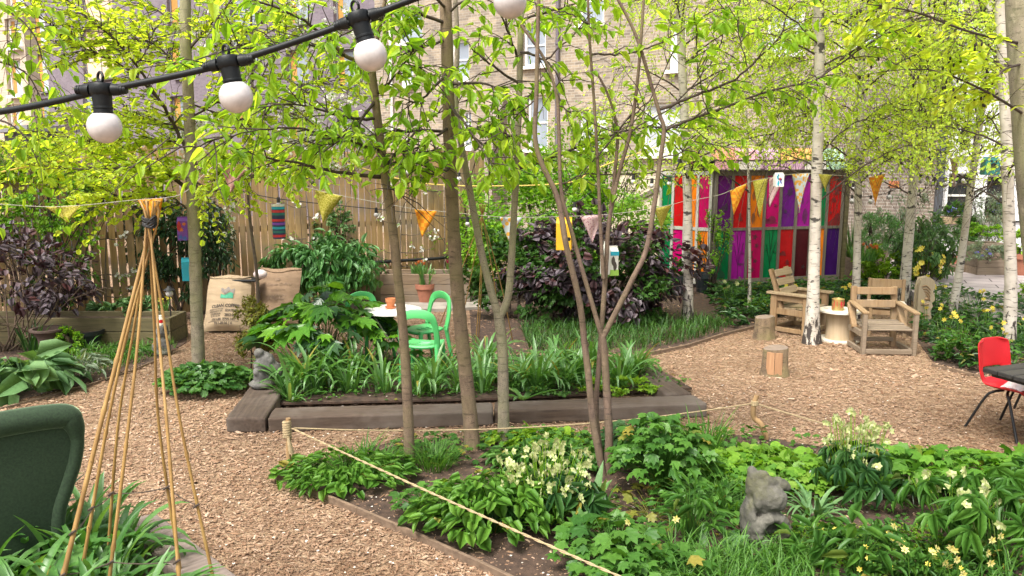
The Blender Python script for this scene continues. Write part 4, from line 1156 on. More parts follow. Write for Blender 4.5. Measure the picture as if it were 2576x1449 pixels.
# ================================================================== STRING LIGHTS NEAR THE CAMERA
t = thing('festoon_lights', 'thick black cable of large white globe bulbs hung close overhead at top left', 'string lights', D(-300, 318, 1.5))
pts = PP([(-420, 330, 1.55), (0, 281, 1.52), (255, 229, 1.50), (575, 158, 1.50), (905, 48, 1.50), (1050, -6, 1.5), (1255, -78, 1.5), (1620, -230, 1.52)])
mb = MB(); mb.tube(cr(pts, 12), .0062, 10); mk('cable', mb, M['rubber'], t, smooth=True)
def holder(u, v, ub, vb, slope):
    a, b = D(u, v, 1.5), D(ub, vb, 1.5)
    zx = nrm(b - a); xx = nrm(np.array([math.cos(slope), 0, math.sin(slope)]) - zx * np.dot(zx, [math.cos(slope), 0, math.sin(slope)])); yy = np.cross(zx, xx)
    R = np.stack([xx, yy, zx], 1)                 # local z runs down to the bulb
    d = np.linalg.norm(b - a)
    mb = MB()
    mb.lathe([(.001, -.012), (.019, -.012), (.0215, -.008), (.0215, .006), (.018, .010)], a, 8, rot=R)
    mb.lathe([(.0175, .008), (.0165, .03), (.0178, .031), (.0178, .034), (.0165, .035), (.0172, .046), (.0192, .047), (.0192, .060), (.0165, .0605), (.001, .0605)], a, 24, rot=R)
    for sg in (-1, 1):
        e = a + xx * sg * .021
        mb.tube([e, e + xx * sg * .012, e + xx * sg * .016, e + xx * sg * .026], [.0115, .0105, .0085, .0075], 10)
        for k in range(3): mb.tube([e + xx * sg * (.012 + .005 * k), e + xx * sg * (.0145 + .005 * k)], .0098 - .0006 * k, 10)
    an = np.linspace(0, 2 * math.pi, 18)
    c = a - zx * .0225
    mb.tube(c + np.cos(an)[:, None] * .0095 * (xx * .8 + yy * .6) + np.sin(an)[:, None] * .0095 * zx, .0026, 6, cap=False)
    h = mk('lamp_holder', mb, M['rubber'], t)
    mb = MB(); r = .0305; pr = [(.0145, .056), (.0165, .060), (.019, .064)]
    for q in np.linspace(math.asin(.019 / r), math.pi - .001, 20): pr.append((r * math.sin(q), d - r * math.cos(q)))
    mb.lathe(pr, a, 28, rot=R); mk('bulb', mb, M['bulb'], h, smooth=True)
holder(255, 226, 263, 319, .22); holder(575, 158, 594, 243, .28); holder(903, 47, 932, 138, .36); holder(1262, -80, 1283, 4, .38)

# far strings of small globes
def far_lights(label, path, bulbs, r=.03):
    P = cr(path, 10); t = thing('festoon_lights', label, 'string lights', P[0], group='thin strings of small globe lights across the garden')
    mb = MB(); mb.tube(P, .006, 5); mk('cable', mb, M['cable'], t)
    for (u, v, y) in bulbs:
        k = int(np.argmin(np.abs(uvy(P)[0] - u) + 0 * P[:, 0])); p = P[k]
        mb = MB(); mb.tube([p + [0, 0, .02], p + [0, 0, -.05]], [.02, .024], 8); h = mk('lamp_holder', mb, M['cable'], t)
        mb = MB(); mb.sphere(p + [0, 0, -.05 - r * .85], r, 12); mk('bulb', mb, M['bulb'], h, smooth=True)
def ph(lst): return PP(lst)
far_lights('thin dark string of small globes in front of the fence and purple bush', ph([(560, 470, 10.5), (700, 500, 10.6), (946, 526, 10.8), (1176, 549, 11.0), (1330, 545, 10.6), (1446, 512, 10.4), (1545, 440, 10.6), (1640, 452, 10.8), (1726, 440, 11.0)]),
           [(700, 0, 0), (946, 0, 0), (1176, 0, 0), (1446, 0, 0), (1545, 0, 0), (1598, 0, 0), (1641, 0, 0), (1683, 0, 0)], .034)
far_lights('high thin string of small globes against the top of the fence', ph([(700, 360, 13), (880, 402, 13.2), (1012, 418, 13.4), (1155, 437, 13.5), (1300, 435, 13.6), (1420, 440, 14)]), [(880, 0, 0), (1002, 0, 0), (1022, 0, 0), (1155, 0, 0), (1330, 0, 0)], .045)
far_lights('low thin string of globes drooping beside the spiky plant', ph([(2110, 478, 14.6), (2144, 493, 14.6), (2191, 494, 14.7), (2237, 483, 14.8), (2290, 458, 13)]), [(2144, 0, 0), (2191, 0, 0), (2237, 0, 0)], .05)
far_lights('thin string of globes climbing across the sooty brick wall', ph([(2120, 478, 15.5), (2150, 462, 15.6), (2190, 448, 15.7), (2260, 412, 16), (2330, 372, 16.3), (2420, 300, 17)]), [(2145, 0, 0), (2190, 0, 0), (2216, 0, 0), (2242, 0, 0), (2266, 0, 0), (2290, 0, 0), (2340, 0, 0)], .035)
far_lights('thin string of globes in front of the white house windows', ph([(2285, 400, 13), (2317, 440, 13.2), (2351, 448, 13.4), (2399, 448, 13.6), (2440, 438, 13.6), (2500, 425, 13), (2600, 400, 12.5)]), [(2300, 0, 0), (2317, 0, 0), (2334, 0, 0), (2351, 0, 0), (2378, 0, 0), (2399, 0, 0), (2425, 0, 0), (2520, 0, 0)], .05)

# ================================================================== BUNTING
def bunting(label, path, flags, cordm):
    P = cr(path, 12); t = thing('bunting', label, 'bunting', P[0])
    mb = MB(); mb.tube(P, .0032, 5); mk('cord', mb, cordm, t)
    U = uvy(P)[0]
    for (u0, u1, tu, tv, m, lab) in flags:
        a = np.array([np.interp(u0, U, P[:, i]) for i in range(3)]); b = np.array([np.interp(u1, U, P[:, i]) for i in range(3)])
        c = D(tu, tv, (a[1] + b[1]) / 2 + .02)
        n = np.cross(b - a, c - a); n /= np.linalg.norm(n)
        nn = 8; V, Fc = [], []
        for i in range(nn + 1):
            s_ = i / nn
            for k in range(nn + 1):
                q = k / nn; l = a + (c - a) * s_; r = b + (c - b) * s_
                V.append(l + (r - l) * q + n * .018 * math.sin(q * 5 + s_ * 3 + u0) * (1 - s_ * .5))
        for i in range(nn):
            for k in range(nn): Fc.append([i * (nn + 1) + k, i * (nn + 1) + k + 1, (i + 1) * (nn + 1) + k + 1, (i + 1) * (nn + 1) + k])
        mb = MB(); mb.add(V, Fc); f = mk('flag', mb, M[m], t, smooth=True); f['label'] = lab
        mod_apply(f, [('SOLIDIFY', dict(thickness=.003))])
bunting('front string of cloth triangle flags running from the left edge to the shed birch', ph([(-120, 512, 6.6), (0, 514, 6.7), (110, 520, 6.8), (200, 517, 6.8), (340, 503, 6.9), (420, 497, 7.0), (470, 480, 7.1), (550, 412, 7.2), (625, 430, 7.3), (790, 476, 7.6), (862, 493, 7.7), (1045, 526, 8.0), (1100, 531, 8.1), (1258, 546, 8.4), (1310, 547, 8.5), (1410, 545, 8.7), (1520, 540, 8.9), (1620, 528, 9.1), (1692, 514, 9.4), (1740, 500, 10.6)]),
        [(118, 206, 168, 560, 'cl_olive', 'olive green flag curled among leaves'), (346, 410, 392, 590, 'cl_orange', 'orange checked flag behind the bamboo tip'), (552, 618, 580, 486, 'cl_tan', 'faded pink patterned flag'),
         (792, 862, 813, 560, 'cl_olive', 'olive green patterned flag'), (1042, 1098, 1062, 596, 'cl_orange', 'orange checked flag'), (1256, 1312, 1280, 606, 'cl_floral', 'yellow and white floral flag'),
         (1460, 1520, 1489, 611, 'cl_pink', 'pale pink printed flag'), (1648, 1693, 1662, 578, 'cl_olive', 'olive green flag beside the shed')], M['cord_w'])
bunting('second string of cloth flags across the shed front to the white house', ph([(1738, 505, 10.4), (1810, 490, 10.4), (1840, 478, 10.4), (1895, 455, 10.3), (1932, 448, 10.2), (1975, 440, 10.2), (2040, 436, 9.7), (2090, 440, 10), (2190, 446, 10.6), (2228, 436, 10.8), (2300, 415, 11.2), (2400, 398, 11), (2500, 395, 9.6), (2600, 380, 9.3)]),
        [(1836, 1880, 1846, 540, 'cl_orange', 'orange flag hanging among birch twigs'), (1893, 1931, 1912, 548, 'cl_olive', 'olive flag in front of the shed'), (1934, 1974, 1936, 520, 'cl_pink', 'pink printed flag in front of the shed'),
         (1996, 2036, 2011, 535, 'cl_floral', 'floral yellow and blue flag'), (2062, 2092, 2076, 482, 'cl_olive', 'small olive flag right of the birch'), (2188, 2228, 2201, 517, 'cl_orange', 'orange checked flag against the brick wall'),
         (2388, 2412, 2400, 470, 'cl_pink', 'pale pink flag against the white house')], M['cord_w'])
mb = MB(); mb.tube(cr(PP([(-100, 455, 7.5), (115, 411, 7.8), (410, 371, 8.2), (560, 330, 8.4), (700, 330, 8.6), (824, 390, 8.8), (935, 430, 9), (1062, 461, 9.2), (1240, 468, 9.5), (1432, 459, 9.8), (1500, 424, 10), (1652, 368, 10.5), (1728, 335, 10.9)]), 10), .007, 5)
tag(mk('rope', mb, M['cord_y'], loc=D(115, 411, 7.8)), 'yellow cord strung from the fence corner to the birch beside the shed', 'cord')

# ================================================================== HANGING DECORATIONS
def carton(name, label, u, v0, v1, y, w, mat, decos=(), rz=0.0, hole=None, cat='bird box', tube=False, cap=None):
    a, b = D(u, v0, y), D(u, v1, y); h = a[2] - b[2]
    t = thing(name, label, cat, b, rz)
    mb = MB()
    if tube: mb.lathe([(.001, 0), (w / 2, 0), (w / 2, h), (.001, h)], k=20)
    else:
        hb = h * .82
        mb.box((0, 0, hb / 2), (w, w, hb), bev=.004)
        mb.add([[-w / 2, -w / 2, hb], [w / 2, -w / 2, hb], [w / 2, w / 2, hb], [-w / 2, w / 2, hb], [-w / 2, 0, h * .95], [w / 2, 0, h * .95]], [[0, 1, 5, 4], [2, 3, 4, 5]])
        mb.add([[-w / 2, -w / 2, hb], [-w / 2, w / 2, hb], [-w / 2, 0, h * .95], [w / 2, -w / 2, hb], [w / 2, w / 2, hb], [w / 2, 0, h * .95]], [[0, 1, 2], [3, 5, 4]])
        mb.box((0, 0, h * .97), (w, .008, h * .06))
    body = mk('body', mb, M[mat] if isinstance(mat, str) else mat, t, local=True, smooth=False)
    for (kind, fx, fz, s, mm) in decos:
        mb = MB()
        if kind == 'band':
            if tube: mb.lathe([(w / 2 + .002, h * fz), (w / 2 + .003, h * (fz + s))], k=20)
            else: mb.box((0, 0, h * (fz + s / 2)), (w + .004, w + .004, h * s))
        else:
            P = np.array(SHP[kind]) * s; n = len(P); c = np.array([w * fx, -w / 2 - .003, h * fz])
            V = np.concatenate([np.c_[P[:, 0], np.zeros(n), P[:, 1]] + c, [c + [P[:, 0].mean(), 0, P[:, 1].mean()]]])
            j = np.arange(n); mb.add(V, np.stack([j, (j + 1) % n, np.full(n, n)], 1))
        mk('painted_mark', mb, mm, body, local=True)
    if hole:
        mb = MB(); mb.lathe([(.001, 0), (hole[2], 0)], (w * hole[0], -w / 2 - .002, h * hole[1]), 16, rot=Matrix.Rotation(R_(90), 3, 'X')); mk('entrance_hole', mb, M['rubber'], t, local=True)
    mb = MB(); mb.tube([[0, 0, h * .98], [.01, 0, h + .12], [0, 0, h + .3]], .0035, 4); mk('hanger', mb, M['twig'], t, local=True)
    return t
PT = lambda n, c: plain('paint_' + n, c, .5, .12, 9)
p_pur, p_tur, p_red, p_yel, p_org, p_blu, p_whi, p_grn, p_teal, p_nav = PT('purple', (.20, .06, .42)), PT('turquoise', (.02, .34, .46)), PT('red', (.55, .03, .04)), PT('yellow', (.72, .40, .02)), PT('orange', (.70, .18, .03)), PT('blue', (.05, .12, .45)), PT('white', (.72, .70, .64)), PT('lime', (.30, .50, .08)), PT('teal', (.02, .15, .14)), PT('navy', (.015, .03, .09))
carton('bird_box', 'purple painted carton with orange flowers hanging left of the grey tree trunk', 462, 545, 604, 8.7, .105, p_pur, [('flower', -.1, .35, .12, p_org), ('flower', .2, .6, .1, p_org), ('star', -.2, .15, .07, p_blu), ('star', .2, .1, .07, p_blu), ('leaf', -.3, .6, .12, p_red)], .25)
carton('bird_box', 'plain turquoise carton hanging low against the left of the grey tree trunk', 470, 648, 706, 8.8, .085, p_tur, [], .3)
carton('bird_box', 'yellow ochre carton with a dark slot in front of the purple bush', 1419, 546, 628, 7.8, .15, p_yel, [], -.15, (.35, .35, .018))
carton('bird_box', 'white carton with blue and red painted swirls in front of the shed panes', 1958, 434, 470, 9.6, .10, p_whi, [('moon', -.15, .7, .08, p_tur), ('moon', .2, .4, .07, p_blu), ('star', 0, .55, .05, p_red), ('leaf', -.2, .25, .07, p_tur)], 0)
carton('bird_box', 'dark green painted bird box with a round hole on the right hand birch', 2489, 395, 440, 9.3, .16, p_teal, [('leaf', -.3, .4, .14, p_grn)], -.2, (.05, .5, .034))
t = carton('bird_box', 'white carton with black fern drawing and lime base beside a thin stem', 1540, 618, 692, 6.9, .085, p_whi, [('band', 0, 0, .2, p_grn), ('band', 0, .68, .14, p_tur), ('leaf', -.1, .5, .09, M['ink']), ('leaf', .1, .32, .09, M['ink'])], .2)
t = carton('striped_tube', 'hanging tube wound with navy red and teal stripes against the fence', 703, 513, 600, 9.0, .14, p_nav, [('band', 0, a, .07, m) for a, m in ((.05, p_red), (.17, p_teal), (.28, p_tur), (.40, p_pur), (.50, p_red), (.60, p_nav), (.68, p_teal), (.76, p_red), (.85, p_tur), (.93, p_whi))], 0, cat='decoration', tube=True)
# white bottle feeder
a, b = D(1522, 606, 6.85), D(1522, 690, 6.85)
t = thing('bottle_feeder', 'cream painted bottle with a brown sketch hanging on the thin stem', 'bird feeder', b)
h = a[2] - b[2]; mb = MB(); mb.lathe([(.001, 0), (.042, 0), (.045, .02), (.045, h * .72), (.035, h * .82), (.016, h * .9), (.016, h), (.001, h)], k=20); mk('body', mb, p_whi, t, local=True, smooth=True)
mb = MB(); mb.lathe([(.018, h), (.018, h + .015), (.001, h + .015)], k=12); mk('cap', mb, M['twig_grey'], t, local=True)
mb = MB(); mb.tube([[0, 0, h], [.01, 0, h + .15]], .004, 5); mk('hanger', mb, M['twig'], t, local=True)
# pink paper lantern
c = D(1750, 400, 13.6); mb = MB(); mb.sphere(c, (.085, .085, .13), 16); tag(mk('paper_lantern', mb, PT('magenta', (.62, .06, .32)), loc=c), 'small magenta paper lantern hanging at the left of the shed roof', 'lantern')
# lantern on the fence
def fpt(u, v, off=-.05):
    d = ray(u, v); c = np.array([0, 0, CAMZ]); nn = np.array([-math.sin(fz), math.cos(fz), 0]); o = np.array([FA[0], FA[1], 0]) + nn * off
    k = np.dot(o - c, nn) / np.dot(d, nn); return c + d * k
b = fpt(538, 551, -.12); tp_ = fpt(538, 500, -.12); h = tp_[2] - b[2]
t = thing('lantern', 'small dark metal lantern with clear panes hanging on the fence', 'lantern', b, fz)
w = h * .55; mb = MB(); mb.box((0, 0, .012), (w * 1.15, w * 1.15, .024))
for sx in (-1, 1):
    for sy in (-1, 1): mb.box((sx * w * .46, sy * w * .46, h * .3), (.012, .012, h * .52))
    mb.box((0, sx * w * .46, h * .32), (.008, .008, h * .5)); mb.box((sx * w * .46, 0, h * .32), (.008, .008, h * .5))
mb.box((0, 0, h * .57), (w * 1.2, w * 1.2, .018)); mb.lathe([(w * .62, h * .58), (w * .40, h * .70), (w * .2, h * .74), (w * .22, h * .82), (w * .3, h * .84), (w * .12, h * .93), (.001, h * .95)], k=12)
a = np.linspace(0, math.pi, 10); mb.tube(np.c_[np.cos(a) * w * .2, a * 0, h * .93 + np.sin(a) * h * .09], .004, 5); mk('frame', mb, M['lantern'], t, local=True)
for sx, sy in ((0, -1), (0, 1), (1, 0), (-1, 0)):
    mb = MB(); mb.box((sx * w * .44, sy * w * .44, h * .32), (.86 * w if sx == 0 else .004, .86 * w if sy == 0 else .004, h * .48)); mk('pane', mb, M['glass_white'], t, local=True)

# ================================================================== PLANTERS, POTS
def plank_box(name, label, x0, x1, y0, y1, h, mat, n=3, rz=0.0, group=None, cap=False):
    c = ((x0 + x1) / 2, (y0 + y1) / 2); t = thing(name, label, 'planter', (c[0], c[1], 0), rz, group)
    W, Dp = x1 - x0, y1 - y0; ph_ = h / n
    mb = MB()
    for k in range(n):
        z = ph_ * (k + .5); g = .006; j = rs.normal(0, .004, 4)
        mb.box((j[0], -Dp / 2 + .025, z), (W, .05, ph_ - g), bev=.005); mb.box((j[1], Dp / 2 - .025, z), (W, .05, ph_ - g), bev=.005)
        mb.box((-W / 2 + .025, 0, z), (.05, Dp - .1, ph_ - g), bev=.005); mb.box((W / 2 - .025, 0, z), (.05, Dp - .1, ph_ - g), bev=.005)
    mk('planks', mb, mat, t, local=True)
    mb = MB(); mb.box((0, 0, h - .09), (W - .1, Dp - .1, .04)); mk('soil', mb, M['soil'], t, local=True)
    return t
a, b = G(-220, 852), G(464, 852)
plank_box('planter_box', 'long low mossy timber planter in front of the left fence', a[0], b[0], 9.9, 10.42, .36, M['planter_old'], 2)
a, b = G(828, 771), G(938, 768); plank_box('planter_box', 'short timber planter below the big leafy plant, left of the dark post', a[0], b[0], 12.45, 13.0, .44, M['planter'], 3)
a, b = G(962, 762), G(1185, 760); plank_box('planter_box', 'long timber planter behind the terracotta pots', a[0], b[0], 12.85, 13.5, .52, M['planter'], 3)
p = G(951, 766); mb = MB(); mb.box((0, 0, .28), (.13, .13, .56), bev=.01); tag(mk('planter_post', mb, M['planter_old'], loc=p, local=True), 'dark square post between the two back planters', 'post')
def pot(name, label, u, v, r, h, mat, plantm=None, y=None, group=None, z=0.0):
    p = G(u, v, z) if y is None else np.array(list(D(u, v, y)))
    t = thing(name, label, 'pot', p, 0, group)
    mb = MB(); mb.lathe([(.001, 0), (r * .68, 0), (r * .90, h * .76), (r, h * .77), (r * 1.02, h), (r * .93, h), (r * .86, h * .85)], k=28); mk('shell', mb, mat, t, local=True, smooth=False)
    mb = MB(); mb.lathe([(.001, h * .86), (r * .88, h * .86)], k=20); mk('soil', mb, M['soil'], t, local=True)
    return t
pot('terracotta_pot', 'terracotta pot of green tulip leaves left of the thick trunk', 1071, 765, .185, .35, M['terracotta'])
pot('terracotta_pot', 'terracotta pot with pink tulips half hidden behind the thick trunk', 1144, 753, .18, .35, M['terracotta'])
pot('terracotta_pot', 'terracotta pot with a leafy plant at the right edge of the terrace', 2567, 690, .30, .42, M['terracotta'], z=.16)
pot('plastic_pot', 'large dark plastic pot under the purple bush, left one', 1706, 742, .25, .38, M['dark_pot'])
pot('plastic_pot', 'large dark plastic pot under the purple bush against the shed corner', 1772, 736, .20, .36, M['dark_pot'])
pot('green_bucket', 'dark green bucket between the red trough and the stacked planter', 2450, 682, .26, .46, M['green_pot'], z=.16)
pot('plastic_pot', 'dark plastic tub behind the urn by the left planter', 218, 872, .22, .22, M['dark_pot'])
p = G(2378, 668, .16); t = thing('trough', 'long red clay trough on the terrace by the white house', 'trough', p)
mb = MB(); mb.box((0, 0, .10), (.80, .3, .20), bev=.02); mb.box((0, 0, .20), (.86, .34, .04), bev=.01); mk('shell', mb, M['trough'], t, local=True)
mb = MB(); mb.box((0, 0, .215), (.74, .24, .02)); mk('soil', mb, M['soil'], t, local=True)
p = G(2375, 655, .16); mb = MB(); mb.box((0, .35, .24), (1.0, .3, .46), bev=.03); tag(mk('black_trough', mb, M['rubber'], loc=p, local=True), 'tall black trough behind the red clay trough', 'trough')
a, b = G(2458, 692, .16), G(2528, 692, .16); plank_box('planter_box', 'tall stacked crate planter with silver foliage on the terrace', a[0], b[0], a[1], a[1] + .55, .78, M['pallet_g'], 5)
a, b = G(2152, 702, .0), G(2205, 702, .0); plank_box('planter_box', 'grey timber planter of orange tulips beside the shed', a[0], b[0] + .2, a[1], a[1] + .6, .62, M['pallet_g'], 4)
a = G(2395, 690, .16); plank_box('planter_box', 'low wooden crate at the foot of the stacked planter', a[0] + .2, a[0] + .65, a[1] + .3, a[1] + .6, .30, M['planter'], 2)
for lab, (u0, u1, v0, v1) in (('long pale wooden window box under the left window of the white house', (2358, 2432, 544, 562)), ('short wooden window box under the right window of the white house', (2475, 2522, 540, 556))):
    r = WH.rect(u0, u1, v0, v1); o = WH.O + WH.t * (r[0] + r[1]) / 2 - WH.n * .16
    t = thing('window_box', lab, 'window box', (o[0], o[1], r[2]), WH.rz)
    mb = MB(); mb.box((0, 0, (r[3] - r[2]) / 2), (r[1] - r[0], .24, r[3] - r[2]), bev=.01); mk('box', mb, M['pallet_l'], t, local=True)
    mb = MB(); mb.box((0, .0, r[3] - r[2] + .005), (r[1] - r[0] - .06, .18, .01)); mk('soil', mb, M['soil'], t, local=True)
# urn on the left
p = G(128, 893); t = thing('urn', 'squat dull brown urn half hidden under the left purple bush', 'urn', p)
mb = MB(); mb.lathe([(.001, 0), (.15, 0), (.155, .04), (.12, .06), (.115, .12), (.13, .22), (.17, .29), (.205, .31), (.205, .335), (.17, .335), (.15, .28), (.001, .26)], k=28); mk('bowl', mb, M['urn'], t, local=True, smooth=True)

# ================================================================== GREEN CHAIRS AND BISTRO TABLE
def green_chair(label, x, y, rz):
    """front faces local -y"""
    t = thing('plastic_chair', label, 'chair', (x, y, 0), rz, 'green plastic chairs round the white table')
    mb = MB()
    n = 12; V, Fc = [], []
    sw, sd = .205, .20
    for i in range(n + 1):
        for k in range(n + 1):
            a, b = -1 + 2 * i / n, -1 + 2 * k / n
            # squircle
            xx = a * math.sqrt(1 - .30 * b * b); yy = b * math.sqrt(1 - .30 * a * a)
            V.append((xx * sw * (1 - .08 * (b > 0) * b), yy * sd, .445 - .012 * (1 - a * a) + .012 * max(0, b) ** 2 - .02 * max(0, -b - .7)))
    for i in range(n):
        for k in range(n):
            if k in (4, 6, 8) and i in (4, 5, 6, 7): continue       # drain slots
            Fc.append([i * (n + 1) + k, (i + 1) * (n + 1) + k, (i + 1) * (n + 1) + k + 1, i * (n + 1) + k + 1])
    mb.add(V, Fc); s_ = mk('seat', mb, M['green_pl'], t, local=True, smooth=True); mod_apply(s_, [('SOLIDIFY', dict(thickness=.035)), ('SUBSURF', dict(levels=1))])
    # open arched back: a flat band bent over the top
    pts = cr([(-.185, .18, .42), (-.19, .215, .56), (-.172, .245, .70), (-.12, .262, .775), (0, .27, .80), (.12, .262, .775), (.172, .245, .70), (.19, .215, .56), (.185, .18, .42)], 6)
    tg = nrm(np.gradient(pts, axis=0)); mb = MB()
    V, Fc = [], []
    for p_, g_ in zip(pts, tg):
        dn = nrm(np.cross(g_, [0, 1, .2])); w_ = .058 + .034 * max(0, (p_[2] - .68) / .12); dp = np.array([0, .013, 0])
        for q in (dn * w_ * .5 - dp, dn * w_ * .5 + dp, -dn * w_ * .5 + dp, -dn * w_ * .5 - dp): V.append(p_ + q)
    m_ = len(pts)
    for i in range(m_ - 1):
        for k in range(4): Fc.append([i * 4 + k, i * 4 + (k + 1) % 4, (i + 1) * 4 + (k + 1) % 4, (i + 1) * 4 + k])
    mb.add(V, Fc); b_ = mk('backrest', mb, M['green_pl'], t, local=True); mod_apply(b_, [('BEVEL', dict(width=.007, segments=2, limit_method='ANGLE', angle_limit=R_(50)))])
    for sx in (-1, 1):
        mb = MB(); mb.tube(cr([(sx * .16, -.15, .44), (sx * .175, -.17, .2), (sx * .185, -.19, 0)], 4), np.linspace(.026, .016, 9), 8); mk('leg', mb, M['green_pl'], t, local=True, smooth=True)
        mb = MB(); mb.tube(cr([(sx * .18, .185, .47), (sx * .19, .22, .25), (sx * .205, .275, 0)], 4), np.linspace(.026, .016, 9), 8); mk('leg', mb, M['green_pl'], t, local=True, smooth=True)
    return t
green_chair('front green chair with its arched back to the camera, standing at the white table', -.93, 8.15, R_(172))
green_chair('green chair at the right of the white table, facing left', -1.02, 8.90, R_(-48))
green_chair('green chair behind the white table on the left, half hidden by the lobed plant', -1.60, 8.84, R_(40))
tx, ty = -1.33, 8.62
t = thing('bistro_table', 'round white pierced metal table with thin folding legs among the green chairs', 'table', (tx, ty, 0))
mb = MB(); mb.lathe([(.001, .718), (.30, .718), (.318, .712), (.320, .690), (.312, .688), (.001, .700)], k=48); mk('tabletop', mb, M['white_metal'], t, local=True)
mb = MB()
for rr_, nn in ((.08, 8), (.15, 14), (.22, 22), (.285, 36)):
    for i in range(nn):
        a = 2 * math.pi * i / nn; mb.lathe([(.001, .7195), (.011, .7195)], (rr_ * math.cos(a), rr_ * math.sin(a), 0), 8)
mk('piercing', mb, M['leg_metal'], t, local=True)
for sg in (-1, 1):
    for q in (-1, 1):
        mb = MB(); mb.tube([[sg * .2, q * .16, .70], [-sg * .22, q * .16, 0]], .009, 6); mk('leg', mb, M['leg_metal'], t, local=True)
mb = MB(); mb.tube([[-.19, -.16, .06], [-.19, .16, .06]], .007, 5); mb.tube([[.19, -.16, .06], [.19, .16, .06]], .007, 5); mb.tube([[-.1, -.16, .2], [-.1, .16, .2]], .007, 5); mk('stretcher', mb, M['leg_metal'], t, local=True)
t = thing('flower_pot', 'little orange terracotta pot and saucer on the white table', 'pot', (tx - .02, ty + .01, .72))
mb = MB(); mb.lathe([(.001, 0), (.048, 0), (.063, .02), (.058, .02), (.045, .008), (.001, .008)], k=24); mk('saucer', mb, M['terracotta_l'], t, local=True)
mb = MB(); mb.lathe([(.001, .009), (.038, .009), (.050, .075), (.056, .076), (.058, .112), (.052, .112), (.046, .08), (.001, .075)], k=24); mk('shell', mb, M['terracotta_l'], t, local=True)

# ================================================================== PALLET CHAIRS, REEL, STUMPS, TOTEM
def slat(mb, c, size, rx=0.0, j=.004): mb.box(np.array(c) + rs.normal(0, j, 3) * [1, .3, .6], size, Matrix.Rotation(rx, 3, 'X'), bev=.006)
# tall-backed lounge chair
t = thing('pallet_chair', 'tall backed pallet wood armchair facing right beside the birch', 'chair', (4.00, 10.82, 0), R_(45), 'pallet wood armchairs in the clearing')
w, d = .64, .56
for sx in (-1, 1):
    x = sx * (w / 2 - .03)
    mb = MB(); mb.box((x, -d / 2 + .04, .265), (.055, .085, .53), bev=.006); mk('leg', mb, M['pallet'], t, local=True)
    mb = MB(); mb.box((x, d / 2 - .06, .265), (.055, .095, .53), bev=.006); mk('leg', mb, M['pallet'], t, local=True)
    mb = MB(); mb.box((x, -.01, .548), (.11, d + .10, .034), bev=.006); mk('armrest', mb, M['pallet_l'], t, local=True)
    mb = MB(); mb.box((x - sx * .004, 0, .485), (.03, d - .10, .085), bev=.004); mk('side_rail', mb, M['pallet'], t, local=True); mb = MB(); mb.box((x, 0, .30), (.03, d - .12, .085), bev=.004); mk('side_rail', mb, M['pallet'], t, local=True); mb = MB(); mb.box((x, 0, .05), (.045, d - .12, .06), bev=.004); mk('side_rail', mb, M['pallet'], t, local=True)
    mb = MB(); mb.bar((sx * (w / 2 - .09), d / 2 - .16, .30), (sx * (w / 2 - .10), d / 2 + .05, .86), .05, .075, up=(1, 0, 0), bev=.005); mk('upright', mb, M['pallet'], t, local=True)
mb = MB()
for k in range(5): slat(mb, (0, -d / 2 + .05 + k * .095, .365 - .008 * k), (w - .12, .085, .022))
mk('seat', mb, M['pallet_l'], t, local=True)
for k, h in enumerate((.44, .565, .69, .81)):
    f = (h - .30) / .56; mb = MB(); slat(mb, (0, d / 2 - .205 + .21 * f - .012, h), (w - .16, .022, .100), -R_(20)); mk('back_slat', mb, M['pallet_l'], t, local=True)
for cc_, ss_ in (((0, -d / 2 + .03, .05), (w - .11, .045, .06)), ((0, d / 2 - .06, .05), (w - .11, .045, .06)), ((0, -d / 2 + .03, .30), (w - .11, .03, .085))):
    mb = MB(); mb.box(cc_, ss_, bev=.004); mk('cross_rail', mb, M['pallet'], t, local=True)
# low chair facing the camera
t = thing('pallet_chair', 'low grey brown pallet wood armchair facing the camera, right of the cable reel', 'chair', (4.60, 9.62, 0), R_(-4), 'pallet wood armchairs in the clearing')
w, d = .66, .58
for sx in (-1, 1):
    x = sx * (w / 2 - .03)
    mb = MB(); mb.box((x, -d / 2 + .03, .265), (.055, .05, .53), bev=.006); mk('leg', mb, M['pallet_g'], t, local=True)
    mb = MB(); mb.bar((x - sx * .05, d / 2 - .05, 0), (x - sx * .05, d / 2 + .03, .77), .05, .07, up=(1, 0, 0), bev=.006); mk('leg', mb, M['pallet'], t, local=True)
    mb = MB(); mb.bar((x, -d / 2 + .0, .525), (x - sx * .02, d / 2, .575), .075, .028, bev=.005); mk('armrest', mb, M['pallet'], t, local=True)
    mb = MB(); mb.box((x, 0, .255), (.035, d - .12, .07), bev=.004); mk('side_rail', mb, M['pallet_g'], t, local=True); mb = MB(); mb.box((x, 0, .045), (.04, d - .1, .055), bev=.004); mk('side_rail', mb, M['pallet_g'], t, local=True)
    mb = MB(); mb.bar((x + sx * .002, d * .1, .28), (x + sx * .002, d / 2 - .01, .56), .04, .07, up=(1, 0, 0), bev=.004); mk('brace', mb, M['pallet'], t, local=True)
mb = MB()
for k in range(6): slat(mb, (0, -d / 2 + .075 + k * .082, .315 + .006 * k), (w - .10, .062, .024), .05)
mk('seat', mb, M['pallet_g'], t, local=True)
for h, q in ((.555, .012), (.72, .03)):
    mb = MB(); slat(mb, (0, d / 2 - .07 + q, h), (w - .17, .026, .095), -.08); mk('back_slat', mb, M['pallet'], t, local=True)
for cc_, ss_ in (((0, -d / 2 + .03, .05), (w - .11, .045, .055)), ((0, d / 2 - .06, .10), (w - .17, .045, .05))):
    mb = MB(); mb.box(cc_, ss_, bev=.004); mk('cross_rail', mb, M['pallet_g'], t, local=True)
